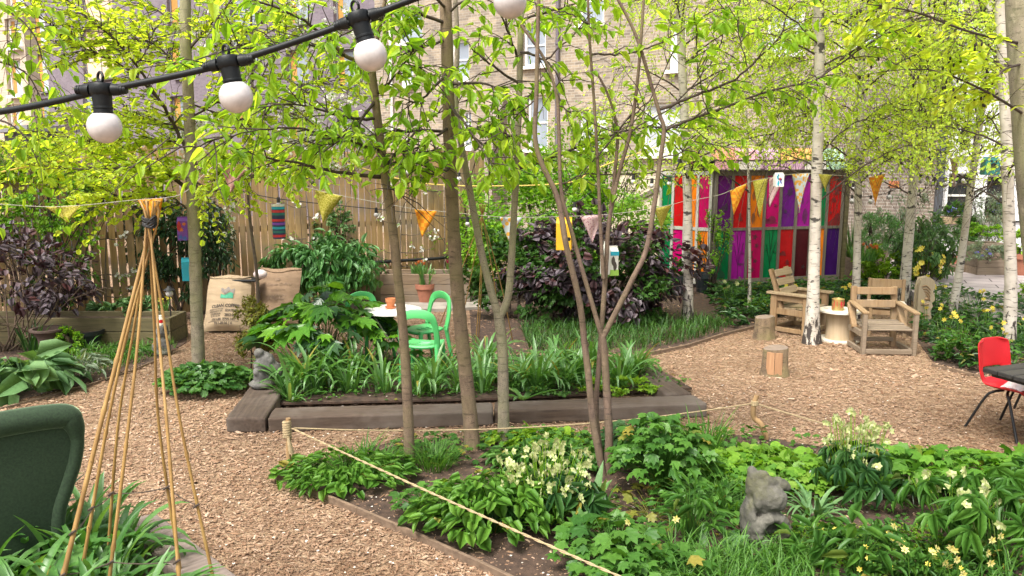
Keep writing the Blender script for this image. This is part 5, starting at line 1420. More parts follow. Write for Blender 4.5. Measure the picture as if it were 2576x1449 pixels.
# third chair with a pale seat
t = thing('wooden_chair', 'wooden chair with a pale woven seat standing behind the low pallet chair', 'chair', (5.13, 10.62, 0), R_(-20))
for sx, sy, h in ((-1, -1, .40), (1, -1, .40), (-1, 1, .74), (1, 1, .74)):
    mb = MB(); mb.box((sx * .215, sy * .20, h / 2), (.045, .045, h), bev=.005); mk('leg', mb, M['pallet'], t, local=True)
mb = MB(); mb.box((0, -.01, .412), (.50, .46, .05), bev=.022); mk('seat', mb, M['ply_top'], t, local=True)
mb = MB(); mb.box((0, .20, .675), (.385, .024, .12), bev=.005); mk('back_slat', mb, M['pallet'], t, local=True)
mb = MB(); mb.box((0, -.2, .33), (.385, .03, .06)); mb.box((0, .2, .33), (.385, .03, .06)); mb.box((-.215, 0, .33), (.03, .355, .06)); mb.box((.215, 0, .33), (.03, .355, .06)); mk('apron', mb, M['pallet'], t, local=True)
# cable reel
p = G(2108, 855); t = thing('cable_reel_table', 'plywood cable reel used as a low round table between the wooden chairs', 'table', p)
mb = MB(); mb.lathe([(.001, .385), (.268, .385), (.268, .408), (.001, .408)], k=48); mk('tabletop', mb, M['ply_top'], t, local=True)
mb = MB(); mb.lathe([(.165, .021), (.158, .12), (.156, .25), (.165, .384)], k=40); mk('drum', mb, M['ply'], t, local=True, smooth=True)
mb = MB(); mb.lathe([(.001, .0), (.262, .0), (.262, .022), (.001, .022)], k=48); mk('base', mb, M['ply_top'], t, local=True)
mb = MB()
for i in range(5):
    a = i * 1.3; mb.box((.17 * math.cos(a), .17 * math.sin(a) + .02, .4095), (.07, .012, .002), Matrix.Rotation(a * 2, 3, 'Z'))
mk('worn_mark', mb, M['ink_grey'], t, local=True)
q = p + np.array([-.04, -.02, .409]); t = thing('paint_tin', 'rusty gold paint streaked tin standing on the cable reel', 'tin', q)
mb = MB(); mb.lathe([(.001, 0), (.075, 0), (.078, .004), (.075, .01), (.075, .14), (.079, .146), (.074, .15), (.070, .144), (.068, .06)], k=32); mk('shell', mb, plain('tin_gold', (.46, .33, .12), .4, .35, 14, .5), t, local=True)
mb = MB()
for i in range(14):
    a = -math.pi / 2 + rs.uniform(-1.4, 1.4); z1 = rs.uniform(.09, .14); mb.tube([[.0765 * math.cos(a), .0765 * math.sin(a), z1], [.0765 * math.cos(a), .0765 * math.sin(a), z1 - rs.uniform(.03, .08)]], rs.uniform(.002, .005), 5)
mk('paint_drip', mb, p_red, t, local=True)
# stumps
def stump(label, u, v, r, h, seed):
    p = G(u, v); t = thing('tree_stump', label, 'stump', p, 0, 'sawn log stools on the chips')
    q = np.random.RandomState(seed); k = 40; mb = MB(); an = np.linspace(0, 2 * math.pi, k, endpoint=False)
    rad = r * (1 + .05 * np.sin(3 * an + seed) + .03 * np.sin(7 * an + 2 * seed)); rows = []
    for z, f in ((-.02, 1.24), (.03, 1.14), (.09, 1.05), (h * .6, 1.0), (h - .012, .985), (h, .95)):
        rr_ = rad * f * (1 + q.normal(0, .014, k)); rows.append(np.c_[rr_ * np.cos(an), rr_ * np.sin(an), np.full(k, z) + (np.cos(an) * .014 if z > h * .8 else 0)])
    V = np.concatenate(rows); i, j = np.meshgrid(np.arange(5), np.arange(k), indexing='ij'); i, j = i.ravel(), j.ravel(); j2 = (j + 1) % k
    mb.add(V, np.stack([i * k + j, i * k + j2, (i + 1) * k + j2, (i + 1) * k + j], 1)); mk('bark', mb, M['stump'], t, local=True)
    mb = MB(); mb.add(rows[-1] + [0, 0, .001], [list(range(k))]); mk('sawn_top', mb, M['stump_top'], t, local=True)
    if seed == 4:
        mb = MB()
        for a0, a1 in ((-2.55, -1.95), (-1.9, -1.35)):
            a = np.linspace(a0, a1, 6); V = np.concatenate([np.c_[(r * 1.115 - .02 * z_) * np.cos(a), (r * 1.115 - .02 * z_) * np.sin(a), np.full(6, z_)] for z_ in (.03, h * .5, h - .03)])
            Fq = [[b * 6 + c_, b * 6 + c_ + 1, (b + 1) * 6 + c_ + 1, (b + 1) * 6 + c_] for b in range(2) for c_ in range(5)]; mb.add(V, Fq)
        o = mk('bare_wood', mb, woodm('bare_trunk_wood', (.36, .18, .09), (.58, .34, .18), 2, 1), t, local=True); mod_apply(o, [('SOLIDIFY', dict(thickness=.012))])
stump('smaller mossy log stool at the back, beside the tall backed pallet chair', 1920, 852, .125, .30, 2)
stump('nearer log stool with patches of bare orange wood and flaking bark', 1948, 942, .135, .305, 4)
# carved totem
p = G(2316, 824); t = thing('carved_post', 'pale carved wooden post with a face in profile beside the chairs', 'carving', p, R_(-10))
PR = [(-.07, 0), (-.075, .60), (-.05, .70), (.03, .72), (.085, .68), (.10, .60), (.07, .54), (.10, .48), (.11, .42), (.065, .38), (.09, .33), (.06, .26), (.085, .16), (.075, 0)]
mb = MB(); P = np.array(PR); n = len(P); V = np.concatenate([np.c_[P[:, 0], np.full(n, -.09), P[:, 1]], np.c_[P[:, 0], np.full(n, .09), P[:, 1]]]); j = np.arange(n); j2 = (j + 1) % n
mb.add(V, np.stack([j, j2, n + j2, n + j], 1)); mb.f.append((np.array([list(range(n))]), 0)); mb.f.append((np.array([[n + q for q in range(n)][::-1]]), 0))
o = mk('body', mb, M['carved'], t, local=True); mod_apply(o, [('BEVEL', dict(width=.02, segments=3))])
mb = MB()
for k in range(4): mb.tube(cr([(-.06 + .02 * k, -.095, .60 - .03 * k), (.0 + .01 * k, -.10, .62 - .05 * k), (.06, -.095, .56 - .05 * k)], 4), .009, 6)
mb.tube([(-.05, -.095, .34), (.05, -.097, .36)], .010, 6); mb.tube([(-.05, -.095, .2), (.06, -.097, .2)], .012, 6); mb.sphere((.02, -.095, .43), (.03, .015, .02), 10); mk('carved_relief', mb, M['pallet'], t, local=True)

# ================================================================== RED CHAIRS, BLACK TABLE
def red_chair(label, x, y, rz):
    t = thing('plastic_chair', label, 'chair', (x, y, 0), rz, 'red moulded plastic chairs at the black table')
    prof = cr([(-.215, .375), (-.20, .402), (-.10, .405), (.05, .395), (.145, .41), (.185, .455), (.205, .54), (.225, .66), (.245, .765), (.252, .79)], 4)   # (y,z): front edge, seat, bend, back
    nn = len(prof); k = 14; V, Fc = [], []
    L = np.r_[0, np.cumsum(np.linalg.norm(np.diff(prof, axis=0), axis=1))]; L /= L[-1]
    for (yy, zz), l in zip(prof, L):
        hw = .215 - .02 * abs(l - .3); hw *= (1 - .35 * max(0, (l - .93) / .07) ** 2) * (1 - .10 * max(0, (.06 - l) / .06) ** 2)
        hw -= .028 * math.exp(-((l - .52) / .09) ** 2)
        for i in range(k + 1):
            a = -1 + 2 * i / k; curl = .045 * abs(a) ** 3.2
            f = np.clip((l - .40) / .2, 0, 1)
            V.append((a * hw, yy - curl * f + .0, zz + curl * (1 - f) * .8 + (0 if l < .97 else -.02 * abs(a) ** 3)))
    for r_ in range(nn - 1):
        for i in range(k):
            if .57 < (L[r_] + L[r_ + 1]) / 2 < .66 and 2 < i < k - 3: continue       # hand hole low in the back
            Fc.append([r_ * (k + 1) + i, r_ * (k + 1) + i + 1, (r_ + 1) * (k + 1) + i + 1, (r_ + 1) * (k + 1) + i])
    mb = MB(); mb.add(V, Fc); o = mk('seat_shell', mb, M['red_pl'], t, local=True, smooth=True); mod_apply(o, [('SOLIDIFY', dict(thickness=.014)), ('SUBSURF', dict(levels=2))])
    for sx in (-1, 1):
        for sy in (-1, 1):
            mb = MB(); mb.tube(cr([(sx * .08, sy * .02, .375), (sx * .15, sy * .06 , .36), (sx * .185, sy * .11, .30), (sx * .235, sy * .235, 0)], 5), .0115, 8); mk('leg', mb, M['black_metal'], t, local=True, smooth=True)
    return t
red_chair('red moulded plastic chair with a crumpled bag on its seat', 4.33, 6.60, R_(24))
red_chair('red plastic chair cut off by the right edge behind the black table', 4.93, 6.95, R_(-20))
cor = D(2470, 926, 6.28); e = nrm(np.array([.47, .17, 0])); rz = math.atan2(e[1], e[0])
t = thing('garden_table', 'black painted slatted table reaching in from the right edge', 'table', (cor[0], cor[1], 0), rz)
mb = MB()
for k in range(5): mb.box((.75, -.07 - .135 * k, .640), (1.5, .128, .036), bev=.005)
mk('tabletop', mb, M['black_wood'], t, local=True)
for x in (.12, 1.35):
    mb = MB(); mb.box((x, -.335, .60), (.07, .62, .04)); mk('batten', mb, M['black_wood'], t, local=True)
for x, y in ((.62, -.12), (.62, -.55), (1.38, -.12), (1.38, -.55)):
    mb = MB(); mb.box((x, y, .30), (.06, .06, .60)); mk('leg', mb, M['black_wood'], t, local=True)
q = np.array([4.40, 6.55, .412]); q2 = np.random.RandomState(3)
mb = MB(); n = 11; V, Fc = [], []
for i in range(n):
    for k in range(n):
        a, b = (i / (n - 1) - .5), (k / (n - 1) - .5); V.append((a * .34, b * .24, .012 + .085 * max(0, (1 - (2 * a) ** 2) * (1 - (2 * b) ** 2)) + q2.normal(0, .011)))
for i in range(n - 1):
    for k in range(n - 1): Fc.append([i * n + k, (i + 1) * n + k, (i + 1) * n + k + 1, i * n + k + 1])
mb.add(V, Fc); o = mk('plastic_bag', mb, M['bag'], loc=q, local=True, rz=R_(30), smooth=True); mod_apply(o, [('SOLIDIFY', dict(thickness=.008)), ('SUBSURF', dict(levels=2))])
tag(o, 'crumpled pale translucent bag lying on the red chair seat', 'bag')

# ================================================================== COFFEE SACKS
def text_mesh(s_, size, align='CENTER', shear=0.0):
    cu = bpy.data.curves.new('lettering', 'FONT'); cu.body = s_; cu.size = size; cu.align_x = align; cu.shear = shear; cu.resolution_u = 2; cu.offset = size * .028
    ob = bpy.data.objects.new('lettering', cu); COL.objects.link(ob)
    me = bpy.data.meshes.new_from_object(ob.evaluated_get(bpy.context.evaluated_depsgraph_get()))
    V = np.array([v.co[:] for v in me.vertices]); Fc = [list(p.vertices) for p in me.polygons]
    bpy.data.objects.remove(ob); bpy.data.curves.remove(cu); bpy.data.meshes.remove(me)
    return V, Fc
def sack(label, x, y, rz, lean, W, H, mat, prints, group, seed):
    t = thing('coffee_sack', label, 'sack', (x, y, 0), rz, group)
    q = np.random.RandomState(seed); ph_ = q.rand(6) * 6
    ca, sa = math.cos(lean), math.sin(lean)
    def surf(s_, tt, fr, off=0.0):
        w_ = W / 2 * (1 - .10 * tt + .03 * math.sin(tt * 7 + ph_[0])) * (1 - .05 * (1 - abs(2 * tt - 1)) ** 0)
        dpt = .115 * (1 - abs(s_) ** 2.6) * (.35 + .8 * (1 - tt) ** .6) * min(1, .35 + tt * 9) * min(1, .15 + (1 - tt) * 5)
        wr = .006 * math.sin(tt * 34 + 3 * s_ + ph_[1]) * (1 - s_ * s_) + .005 * math.sin(s_ * 13 + tt * 9 + ph_[2]) * (1 - s_ * s_)
        yy = -(dpt + wr + off) if fr else dpt * .6 - off
        zz = tt * H + .012 * math.sin(s_ * 4 + ph_[3]) * tt; xx = s_ * w_
        return np.array([xx, yy * ca + zz * sa, zz * ca - yy * sa + .02])
    mb = MB(); n, m_ = 26, 30
    for fr in (True, False):
        V = [surf(-1 + 2 * i / n, k / m_, fr) for k in range(m_ + 1) for i in range(n + 1)]
        Fc = [[k * (n + 1) + i, k * (n + 1) + i + 1, (k + 1) * (n + 1) + i + 1, (k + 1) * (n + 1) + i] for k in range(m_) for i in range(n)]
        mb.add(V, Fc if fr else [f[::-1] for f in Fc])
    body = mk('cloth', mb, mat, t, local=True, smooth=True)
    mb = MB(); mb.tube([surf(-1 + 2 * i / 20, .985 - .055 * math.sin(math.pi * i / 20), True, .008) for i in range(21)], .011, 6); mk('folded_hem', mb, mat, t, local=True, smooth=True)
    for (txt, size, cx, cz, mm, kw) in prints:
        if txt is None: V, Fc = kw['V'], kw['F']
        else:
            V, Fc = text_mesh(txt, size, kw.get('align', 'CENTER'), kw.get('shear', 0)); V = V * [kw.get('sx', 1), 1, 1]
        mb = MB(); out = []
        for v in V:
            tt = (v[1] + cz) / H; w_ = W / 2 * (1 - .10 * tt + .03 * math.sin(tt * 7 + ph_[0])); out.append(surf((v[0] + cx) / w_, tt, True, .008))
        mb.v.append(np.array(out)); mb.n = len(out)
        for f in Fc: mb.f.append((np.array([f]), 0))
        mk('printed_text' if txt else 'printed_emblem', mb, M[mm], t, local=True)
def grid_shape(fn, x0, x1, nx=14, nz=3):
    V, Fc = [], []
    for i in range(nx + 1):
        x = x0 + (x1 - x0) * i / nx; a, b = fn(x)
        for k in range(nz + 1): V.append((x, a + (b - a) * k / nz, 0))
    for i in range(nx):
        for k in range(nz): Fc.append([i * (nz + 1) + k, (i + 1) * (nz + 1) + k, (i + 1) * (nz + 1) + k + 1, i * (nz + 1) + k + 1])
    return np.array(V), Fc
hillV, hillF = grid_shape(lambda x: (.455, .52 + .012 * math.sin(x * 40) + .18 * max(0, x)), -.09, .09)
treeV, treeF = grid_shape(lambda x: (.535 + .02 * math.sin(x * 50) + .08 * abs(x), .61 + .02 * math.sin(x * 70 + 1) - 1.8 * x * x), -.09, .10)
p = G(566, 839)
PT1 = [('CLEAN COFFEE', .062, -.01, .325, 'ink', dict(sx=.92, shear=.1)), ('PRODUCTO DE', .030, -.13, .285, 'ink', dict(sx=.95)), ('PRODUCT OF', .030, -.13, .252, 'ink', dict(sx=.98)), ('GUATEMALA', .055, .105, .255, 'ink', dict(sx=.66)),
       ('COSECHA', .032, -.135, .215, 'ink', dict(sx=1.05)), ('C R O P', .032, -.135, .182, 'ink', dict(sx=1.2)), ('2012-2013', .058, .095, .185, 'ink', dict(sx=.74)), ('150 LBS. SPAN. NET', .046, -.01, .130, 'ink', dict(sx=.86)),
       ('711-0116 | 0', .052, -.01, .065, 'ink', dict(sx=.95)), (None, 0, 0, 0, 'ink_green', dict(V=hillV, F=hillF)), (None, 0, 0, 0, 'ink_grey', dict(V=treeV, F=treeF))]
lV, lF = grid_shape(lambda x: (.112, .117), -.23, .20, 14, 1); PT1.append((None, 0, 0, 0, 'ink', dict(V=lV, F=lF)))
sack('pale coffee sack printed CLEAN COFFEE leaning on the planter', p[0], p[1] + .02, R_(5), R_(31), .66, .84, M['burlap'], PT1, 'burlap coffee sacks', 1)
p = G(690, 822)
sack('browner coffee sack printed MCC behind the lobed plant', p[0], p[1] + .02, R_(-3), R_(26), .70, .86, M['burlap_d'], [('Curzon Coffees', .058, .02, .575, 'ink_soft', dict(shear=.2)), ('MCC', .11, 0, .35, 'ink_soft', dict(shear=.25, sx=1.1)), ('THE COFFEE TRADERS', .022, .02, .50, 'ink_soft', {}), (None, 0, 0, 0, 'ink_soft', dict(V=grid_shape(lambda x: (.65, .70 - abs(x) * .6), -.035, .035, 6, 2)[0], F=grid_shape(lambda x: (0, 1), 0, 1, 6, 2)[1]))], 'burlap coffee sacks', 5)
p = D(655, 690, 11.0); mb = MB(); mb.sphere(p, (.10, .08, .07), 14); tag(mk('white_cloth_bundle', mb, M['bag'], loc=p, smooth=True), 'small white bundle tucked on top of the brown sack', 'bundle')
p = D(615, 703, 11.15); mb = MB(); mb.box((0, 0, 0), (.42, .3, .03), bev=.008); tag(mk('black_tray', mb, M['rubber'], loc=p, local=True), 'black tray edge showing behind the pale sack', 'tray')
p0_, p1_ = D(360, 728, 10.6), D(1180, 658, 13.9)
mb = MB(); mb.tube(cr([fpt(940, 660, -.06), fpt(1000, 656, -.08), fpt(1100, 650, -.08), fpt(1165, 640, -.06)], 8), .028, 8); tag(mk('black_hose', mb, M['cable'], loc=fpt(940, 660, -.06), smooth=True), 'black hose running along the bottom of the fence above the pots', 'hose')

# ================================================================== STONE FIGURES
def blob(name, loc, parts, mat, voxel, label, cat, rz=0.0, disp=.01, sm=3):
    mb = MB()
    for (c, r, *rot) in parts:
        mb.sphere(c, r, 18, rot=(Matrix.Rotation(rot[0], 3, rot[1]) if rot else None))
    o = mk(name, mb, mat, loc=loc, local=True, rz=rz, smooth=True)
    tx = bpy.data.textures.new('stone_rough', 'CLOUDS'); tx.noise_scale = .05; tx.noise_depth = 3
    mod_apply(o, [('REMESH', dict(mode='VOXEL', voxel_size=voxel)), ('SMOOTH', dict(iterations=sm, factor=.5)), ('DISPLACE', dict(texture=tx, strength=disp, mid_level=.5))])
    o.data.polygons.foreach_set("use_smooth", np.ones(len(o.data.polygons), dtype=bool)); o.data.materials.clear(); o.data.materials.append(mat)
    return tag(o, label, cat)
p = G(1918, 1372)
blob('stone_statue', p, [((0, .03, .14), (.125, .09, .18)), ((-.10, .0, .16), (.035, .10, .16)), ((0, -.02, .285), (.115, .09, .06)), ((.0, .0, .02), (.14, .11, .05))] + [((.012 + .085 * math.cos(q_), -.085, .135 + .088 * math.sin(q_)), (.036, .045, .036)) for q_ in np.linspace(-.6, 4.2, 13)] + [
    ((.012, -.085, .335), (.088, .055, .078), .35, 'Y'), ((-.02, -.02, .40), (.085, .075, .06)), ((-.085, 0, .40), (.04, .05, .10)), ((-.085, 0, .475), (.026, .03, .045), -.4, 'Y'), ((.08, -.03, .405), (.075, .045, .034), .45, 'Y'), ((.0, -.05, .44), (.05, .04, .028), .3, 'Y'), ((-.04, -.03, .465), (.035, .035, .03)), ((-.07, -.07, .33), (.035, .04, .07))],
     M['stone'], .0075, 'mossy stone creature statue crouching among plants in the front bed', 'statue', R_(8), .022, 1)
p = G(668, 972, .14)
blob('stone_statue', p, [((.0, .02, .18), (.11, .12, .17)), ((-.03, -.08, .12), (.06, .05, .09)), ((-.04, -.02, .34), (.05, .06, .05)), ((.05, .03, .12), (.12, .12, .13)), ((-.02, -.04, .04), (.13, .12, .05)), ((-.05, -.11, .17), (.03, .03, .045))],
     M['stone_l'], .012, 'worn grey stone head on the left sleeper beside the lobed plant', 'statue', 0, .02, 3)
p = G(408, 892)
blob('stone_figure', p, [((0, 0, .12), (.10, .09, .14)), ((-.06, 0, .08), (.05, .07, .11)), ((.06, -.02, .08), (.05, .07, .11)), ((.01, 0, .27), (.085, .08, .075)), ((.03, -.02, .34), (.06, .06, .05)), ((0, -.06, .03), (.11, .07, .04))],
     M['stone_l'], .012, 'weathered grey stone figure on the path behind the bamboo canes', 'statue', .3, .025, 3)

def blooms(t, name, P, dirs, size, tm, mat, k=1, jit=0.0, q=None, corona=False):
    """every bloom a mesh of its own"""
    for f, dd in zip(np.asarray(P), np.asarray(dirs)):
        mb = MB(); X = f + (q.normal(0, jit, (k, 3)) if jit else np.zeros((k, 3))); D_ = dd + (q.normal(0, .35, (k, 3)) if k > 1 else np.zeros((k, 3)))
        s_ = nrm(np.cross(D_, np.array([.31, .2, .93]) + (q.normal(0, .4, (k, 3)) if q is not None else 0)))
        leaves(mb, X, s_, D_, size, size, tm)
        if corona: leaves(mb, X + nrm(D_) * .012, s_, D_, size * .5, size * .5, T_FLOW6)
        mk(name, mb, mat, t)
def cones(t, q, tips, r=.009):
    for p in tips:
        mb = MB()
        for k in range(q.randint(2, 6)): mb.sphere(p + q.normal(0, .022, 3), (r, r, r * 1.6), 6)
        mk('cone', mb, M['cone'], t)
# ================================================================== TREES
def plen(P): return float(np.sum(np.linalg.norm(np.diff(P, axis=0), axis=1)))
def grow(q, paths, n_tw, tl=(.25, .55), t0=.12, per=7, along=.7, up=.1, droop=.12, ldroop=.45, L=(.06, .1), wr=.6, spread=1.0, w=None, flat=1.0):
    ln = np.array([plen(p) for p in paths]) if w is None else np.array(w, float)
    idx = q.choice(len(paths), n_tw, p=ln / ln.sum())
    TW = np.zeros((n_tw, 4, 3)); pos, dr, upv, Ls = [], [], [], []
    for j in range(n_tw):
        P = paths[idx[j]]; s = (t0 + (1 - t0) * q.rand()) * (len(P) - 1); i = min(int(s), len(P) - 2); f = s - i
        p = P[i] * (1 - f) + P[i + 1] * f; T = nrm(P[i + 1] - P[i])
        r = q.normal(0, 1, 3); r[2] *= flat; r -= T * np.dot(r, T); r = nrm(r)
        d = nrm(T * along + r * spread + [0, 0, up]); l = q.uniform(*tl)
        a = p + d * l * .35 + q.normal(0, .02, 3) * l; b = p + d * l * .7 + q.normal(0, .04, 3) * l - [0, 0, droop * l * .4]; c = p + d * l - [0, 0, droop * l] + q.normal(0, .05, 3) * l
        TW[j] = (p, a, b, c)
        m_ = max(1, int(per * (.6 + .8 * q.rand()))); sd = nrm(np.cross(d, [0, 0, 1]) + 1e-6)
        for k in range(m_):
            g = (k + 1) / m_; x = (p * (1 - g) ** 2 + 2 * b * g * (1 - g) + c * g * g)
            pos.append(x); dr.append(d * .55 + sd * (1 if k % 2 else -1) * .85 * (1 - .6 * (k == m_ - 1)) + q.normal(0, .3, 3) + [0, 0, -ldroop]); upv.append(np.array([0, 0, 1.]) + q.normal(0, .35, 3)); Ls.append(q.uniform(*L))
    pos, dr, upv, Ls = np.array(pos), np.array(dr), np.array(upv), np.array(Ls)
    return TW, pos, dr, upv, Ls, Ls * wr * q.uniform(.85, 1.15, len(Ls))
def tree(name, label, base, stems, branches, barkmat, twigm, spec, leafmat, tm, seed, group=None, extra=None, k=10, keep=None, cat='tree', smooth=True):
    """stems/branches: lists of (points, r0, r1)"""
    q = np.random.RandomState(seed); t = thing(name, label, cat, base, 0, group)
    mb = MB()
    for P, r0, r1 in stems:
        P = cr(P, 8); n = len(P); s_ = np.r_[0, np.cumsum(np.linalg.norm(np.diff(P, axis=0), axis=1))]
        if r0 > .03 and P[0][2] < .1: r = r1 * (1.28 - .28 * s_ / s_[-1]) + max(0, r0 - r1 * 1.28) * np.exp(-s_ / (.32 if r0 > .06 else .5)) * 1.1
        else: r = np.linspace(r0, r1, n)
        r = r * (1 + q.normal(0, .022, n))
        mb.tube(P, r, k)
    mk('trunk', mb, barkmat, t, smooth=smooth)
    bp = []
    mb = MB()
    for P, r0, r1 in branches:
        P = cr(P, 6); n = len(P); P[1:-1] += q.normal(0, .004, (n - 2, 3)); bp.append(P); mb.tube(P, np.linspace(r0, r1, n), 6)
    paths = bp if spec.get('only', True) and bp else bp + [cr(s[0], 6) for s in stems]
    TW, pos, dr, upv, Ls, Ws = grow(q, paths, **spec['grow'])
    sticks(mb, TW, spec.get('tr', .0045), .0014, 4)
    mk('branch', mb, twigm, t)
    if keep is not None:
        u, v = uvy(pos); kk = keep(u, v, q); pos, dr, upv, Ls, Ws = pos[kk], dr[kk], upv[kk], Ls[kk], Ws[kk]
    mb = MB(); leaves(mb, pos, dr, upv, Ls, Ws, tm); mk('crown', mb, leafmat, t)
    if extra: extra(q, t, TW, pos)
    return t
q0_ = np.random.RandomState(11)
def B(lst, y, r0=.012, r1=.003): return (PP(lst, y), r0, r1)
# three slender trees and a many stemmed small tree in the front bed
def ck(u, v, q): return (v < 430 + 75 * q.rand(len(v))) & (q.rand(len(v)) < .9)
cherry_grow = dict(n_tw=75, tl=(.22, .55), per=6.5, along=.8, up=.08, droop=.2, ldroop=.45, L=(.060, .128), wr=.55, flat=.5)
y1 = G(1030, 1170)[1]
tree('slender_tree', 'slim grey brown tree nearest the rope post, forking behind the third hanging bulb', G(1030, 1170), [(PP([(1031, 1195, y1), (1027, 1050, y1), (1016, 860, y1), (1000, 690, y1), (986, 560, y1), (962, 400, y1), (945, 260, y1), (934, 170, y1)]),   .046, .030), (PP([(936, 185, y1), (905, 155, y1), (868, 140, y1 - .1), (820, 90, y1 - .2)]), .02, .012), (PP([(936, 185, y1), (950, 90, y1), (975, -30, y1), (1000, -160, y1)]), .02, .01)],
     [B([(958, 445, y1), (850, 432, 5.6), (700, 402, 5.3), (590, 388, 5.1)], 0, .016), B([(960, 430, y1), (1040, 388, 5.7), (1120, 372, 5.5)], 0), B([(868, 140, y1 - .1), (760, 110, 5.4), (640, 120, 5.2)], 0), B([(950, 300, y1), (860, 292, 5.6), (740, 262, 5.3), (650, 270, 5.1)], 0), B([(946, 240, y1), (1010, 170, 5.7), (1060, 90, 5.5)], 0),
      B([(975, 470, y1), (1000, 480, 5.6), (1010, 500, 5.5)], 0), B([(945, 250, y1), (880, 340, 5.5), (800, 370, 5.2)], 0), B([(960, 380, y1), (830, 340, 5.4), (700, 322, 5.0), (560, 345, 4.7)], 0), B([(968, 420, y1), (1080, 300, 6.4), (1200, 240, 6.7)], 0), B([(820, 90, 5.7), (700, 20, 5.4), (560, -10, 5.1)], 0), B([(560, 345, 4.7), (480, 370, 4.5), (420, 350, 4.4)], 0, .006), B([(640, 120, 5.2), (560, 130, 4.9), (500, 190, 4.7)], 0, .006)],
     M['bark_brown'], M['twig'], dict(grow=dict(cherry_grow, n_tw=140), tr=.005), M['lf_cherry'], T_OVATE, 21, keep=ck)
y2 = G(1188, 1130)[1]
tree('slender_tree', 'thickest brown trunk in the middle of the front bed, running out of the top', G(1188, 1130), [(PP([(1190, 1160, y2), (1182, 1040, y2), (1165, 880, y2), (1150, 720, y2), (1140, 560, y2), (1132, 400, y2), (1127, 200, y2), (1122, 40, y2), (1118, -160, y2)]),   .074, .045)],
     [B([(1126, 60, y2), (1010, 28, 5.9), (900, 70, 5.6), (780, 130, 5.3)], 0, .016), B([(1130, 330, y2), (1000, 330, 5.9), (880, 348, 5.7), (760, 338, 5.5)], 0), B([(1130, 210, y2), (1240, 215, 5.9), (1330, 290, 5.7)], 0), B([(1122, 30, y2), (1210, -10, 6.0), (1330, 0, 5.8)], 0), B([(1132, 320, y2), (1050, 372, 5.8), (960, 395, 5.6)], 0), B([(1128, 180, y2), (1060, 250, 5.8), (1010, 260, 5.6)], 0),
      B([(1124, 100, y2), (1030, 130, 5.8), (960, 150, 5.5)], 0), B([(1130, 260, y2), (1190, 340, 5.7), (1240, 420, 5.5)], 0), B([(1134, 420, y2), (1100, 440, 5.8), (1060, 430, 5.6)], 0), B([(1122, 20, y2), (1060, -30, 5.7), (960, -60, 5.4)], 0)],
     M['bark_brown'], M['twig'], dict(grow=dict(cherry_grow, n_tw=125)), M['lf_cherry'], T_OVATE, 22, keep=ck)
y3 = G(1268, 1118)[1]
tree('forked_tree', 'grey trunk forking into two stems at mid height, right of the thickest trunk', G(1268, 1118), [(PP([(1268, 1145, y3), (1266, 1000, y3), (1264, 880, y3), (1254, 790, y3)]), .049, .042), (PP([(1256, 800, y3), (1232, 720, y3), (1208, 620, y3), (1180, 470, y3), (1160, 360, y3), (1146, 260, y3 + .1), (1150, 100, y3 + .15), (1140, -80, y3 + .2)]), .034, .018), (PP([(1256, 800, y3), (1276, 755, y3), (1284, 690, y3), (1292, 560, y3), (1299, 430, y3), (1306, 250, y3), (1310, 60, y3), (1316, -140, y3)]), .034, .022)],
     [B([(1150, 330, y3), (1240, 312, 6.0), (1330, 252, 5.8)], 0), B([(1310, 50, y3), (1400, 22, 6.0), (1500, -8, 5.8)], 0), B([(1300, 425, y3), (1400, 392, 6.2), (1500, 352, 6.1), (1620, 322, 6.0), (1780, 322, 5.9)], 0, .014), B([(1306, 210, y3), (1230, 160, 6.0), (1180, 112, 5.8)], 0), B([(1302, 340, y3), (1240, 350, 6.0), (1190, 380, 5.8)], 0), B([(1308, 130, y3), (1370, 150, 5.9), (1420, 210, 5.7)], 0), B([(1308, 160, y3), (1270, 60, 6.0), (1240, -10, 5.9)], 0)],
     M['bark_grey'], M['twig'], dict(grow=dict(cherry_grow, n_tw=100)), M['lf_cherry'], T_OVATE, 23, keep=ck)
y4 = G(1522, 1200)[1]
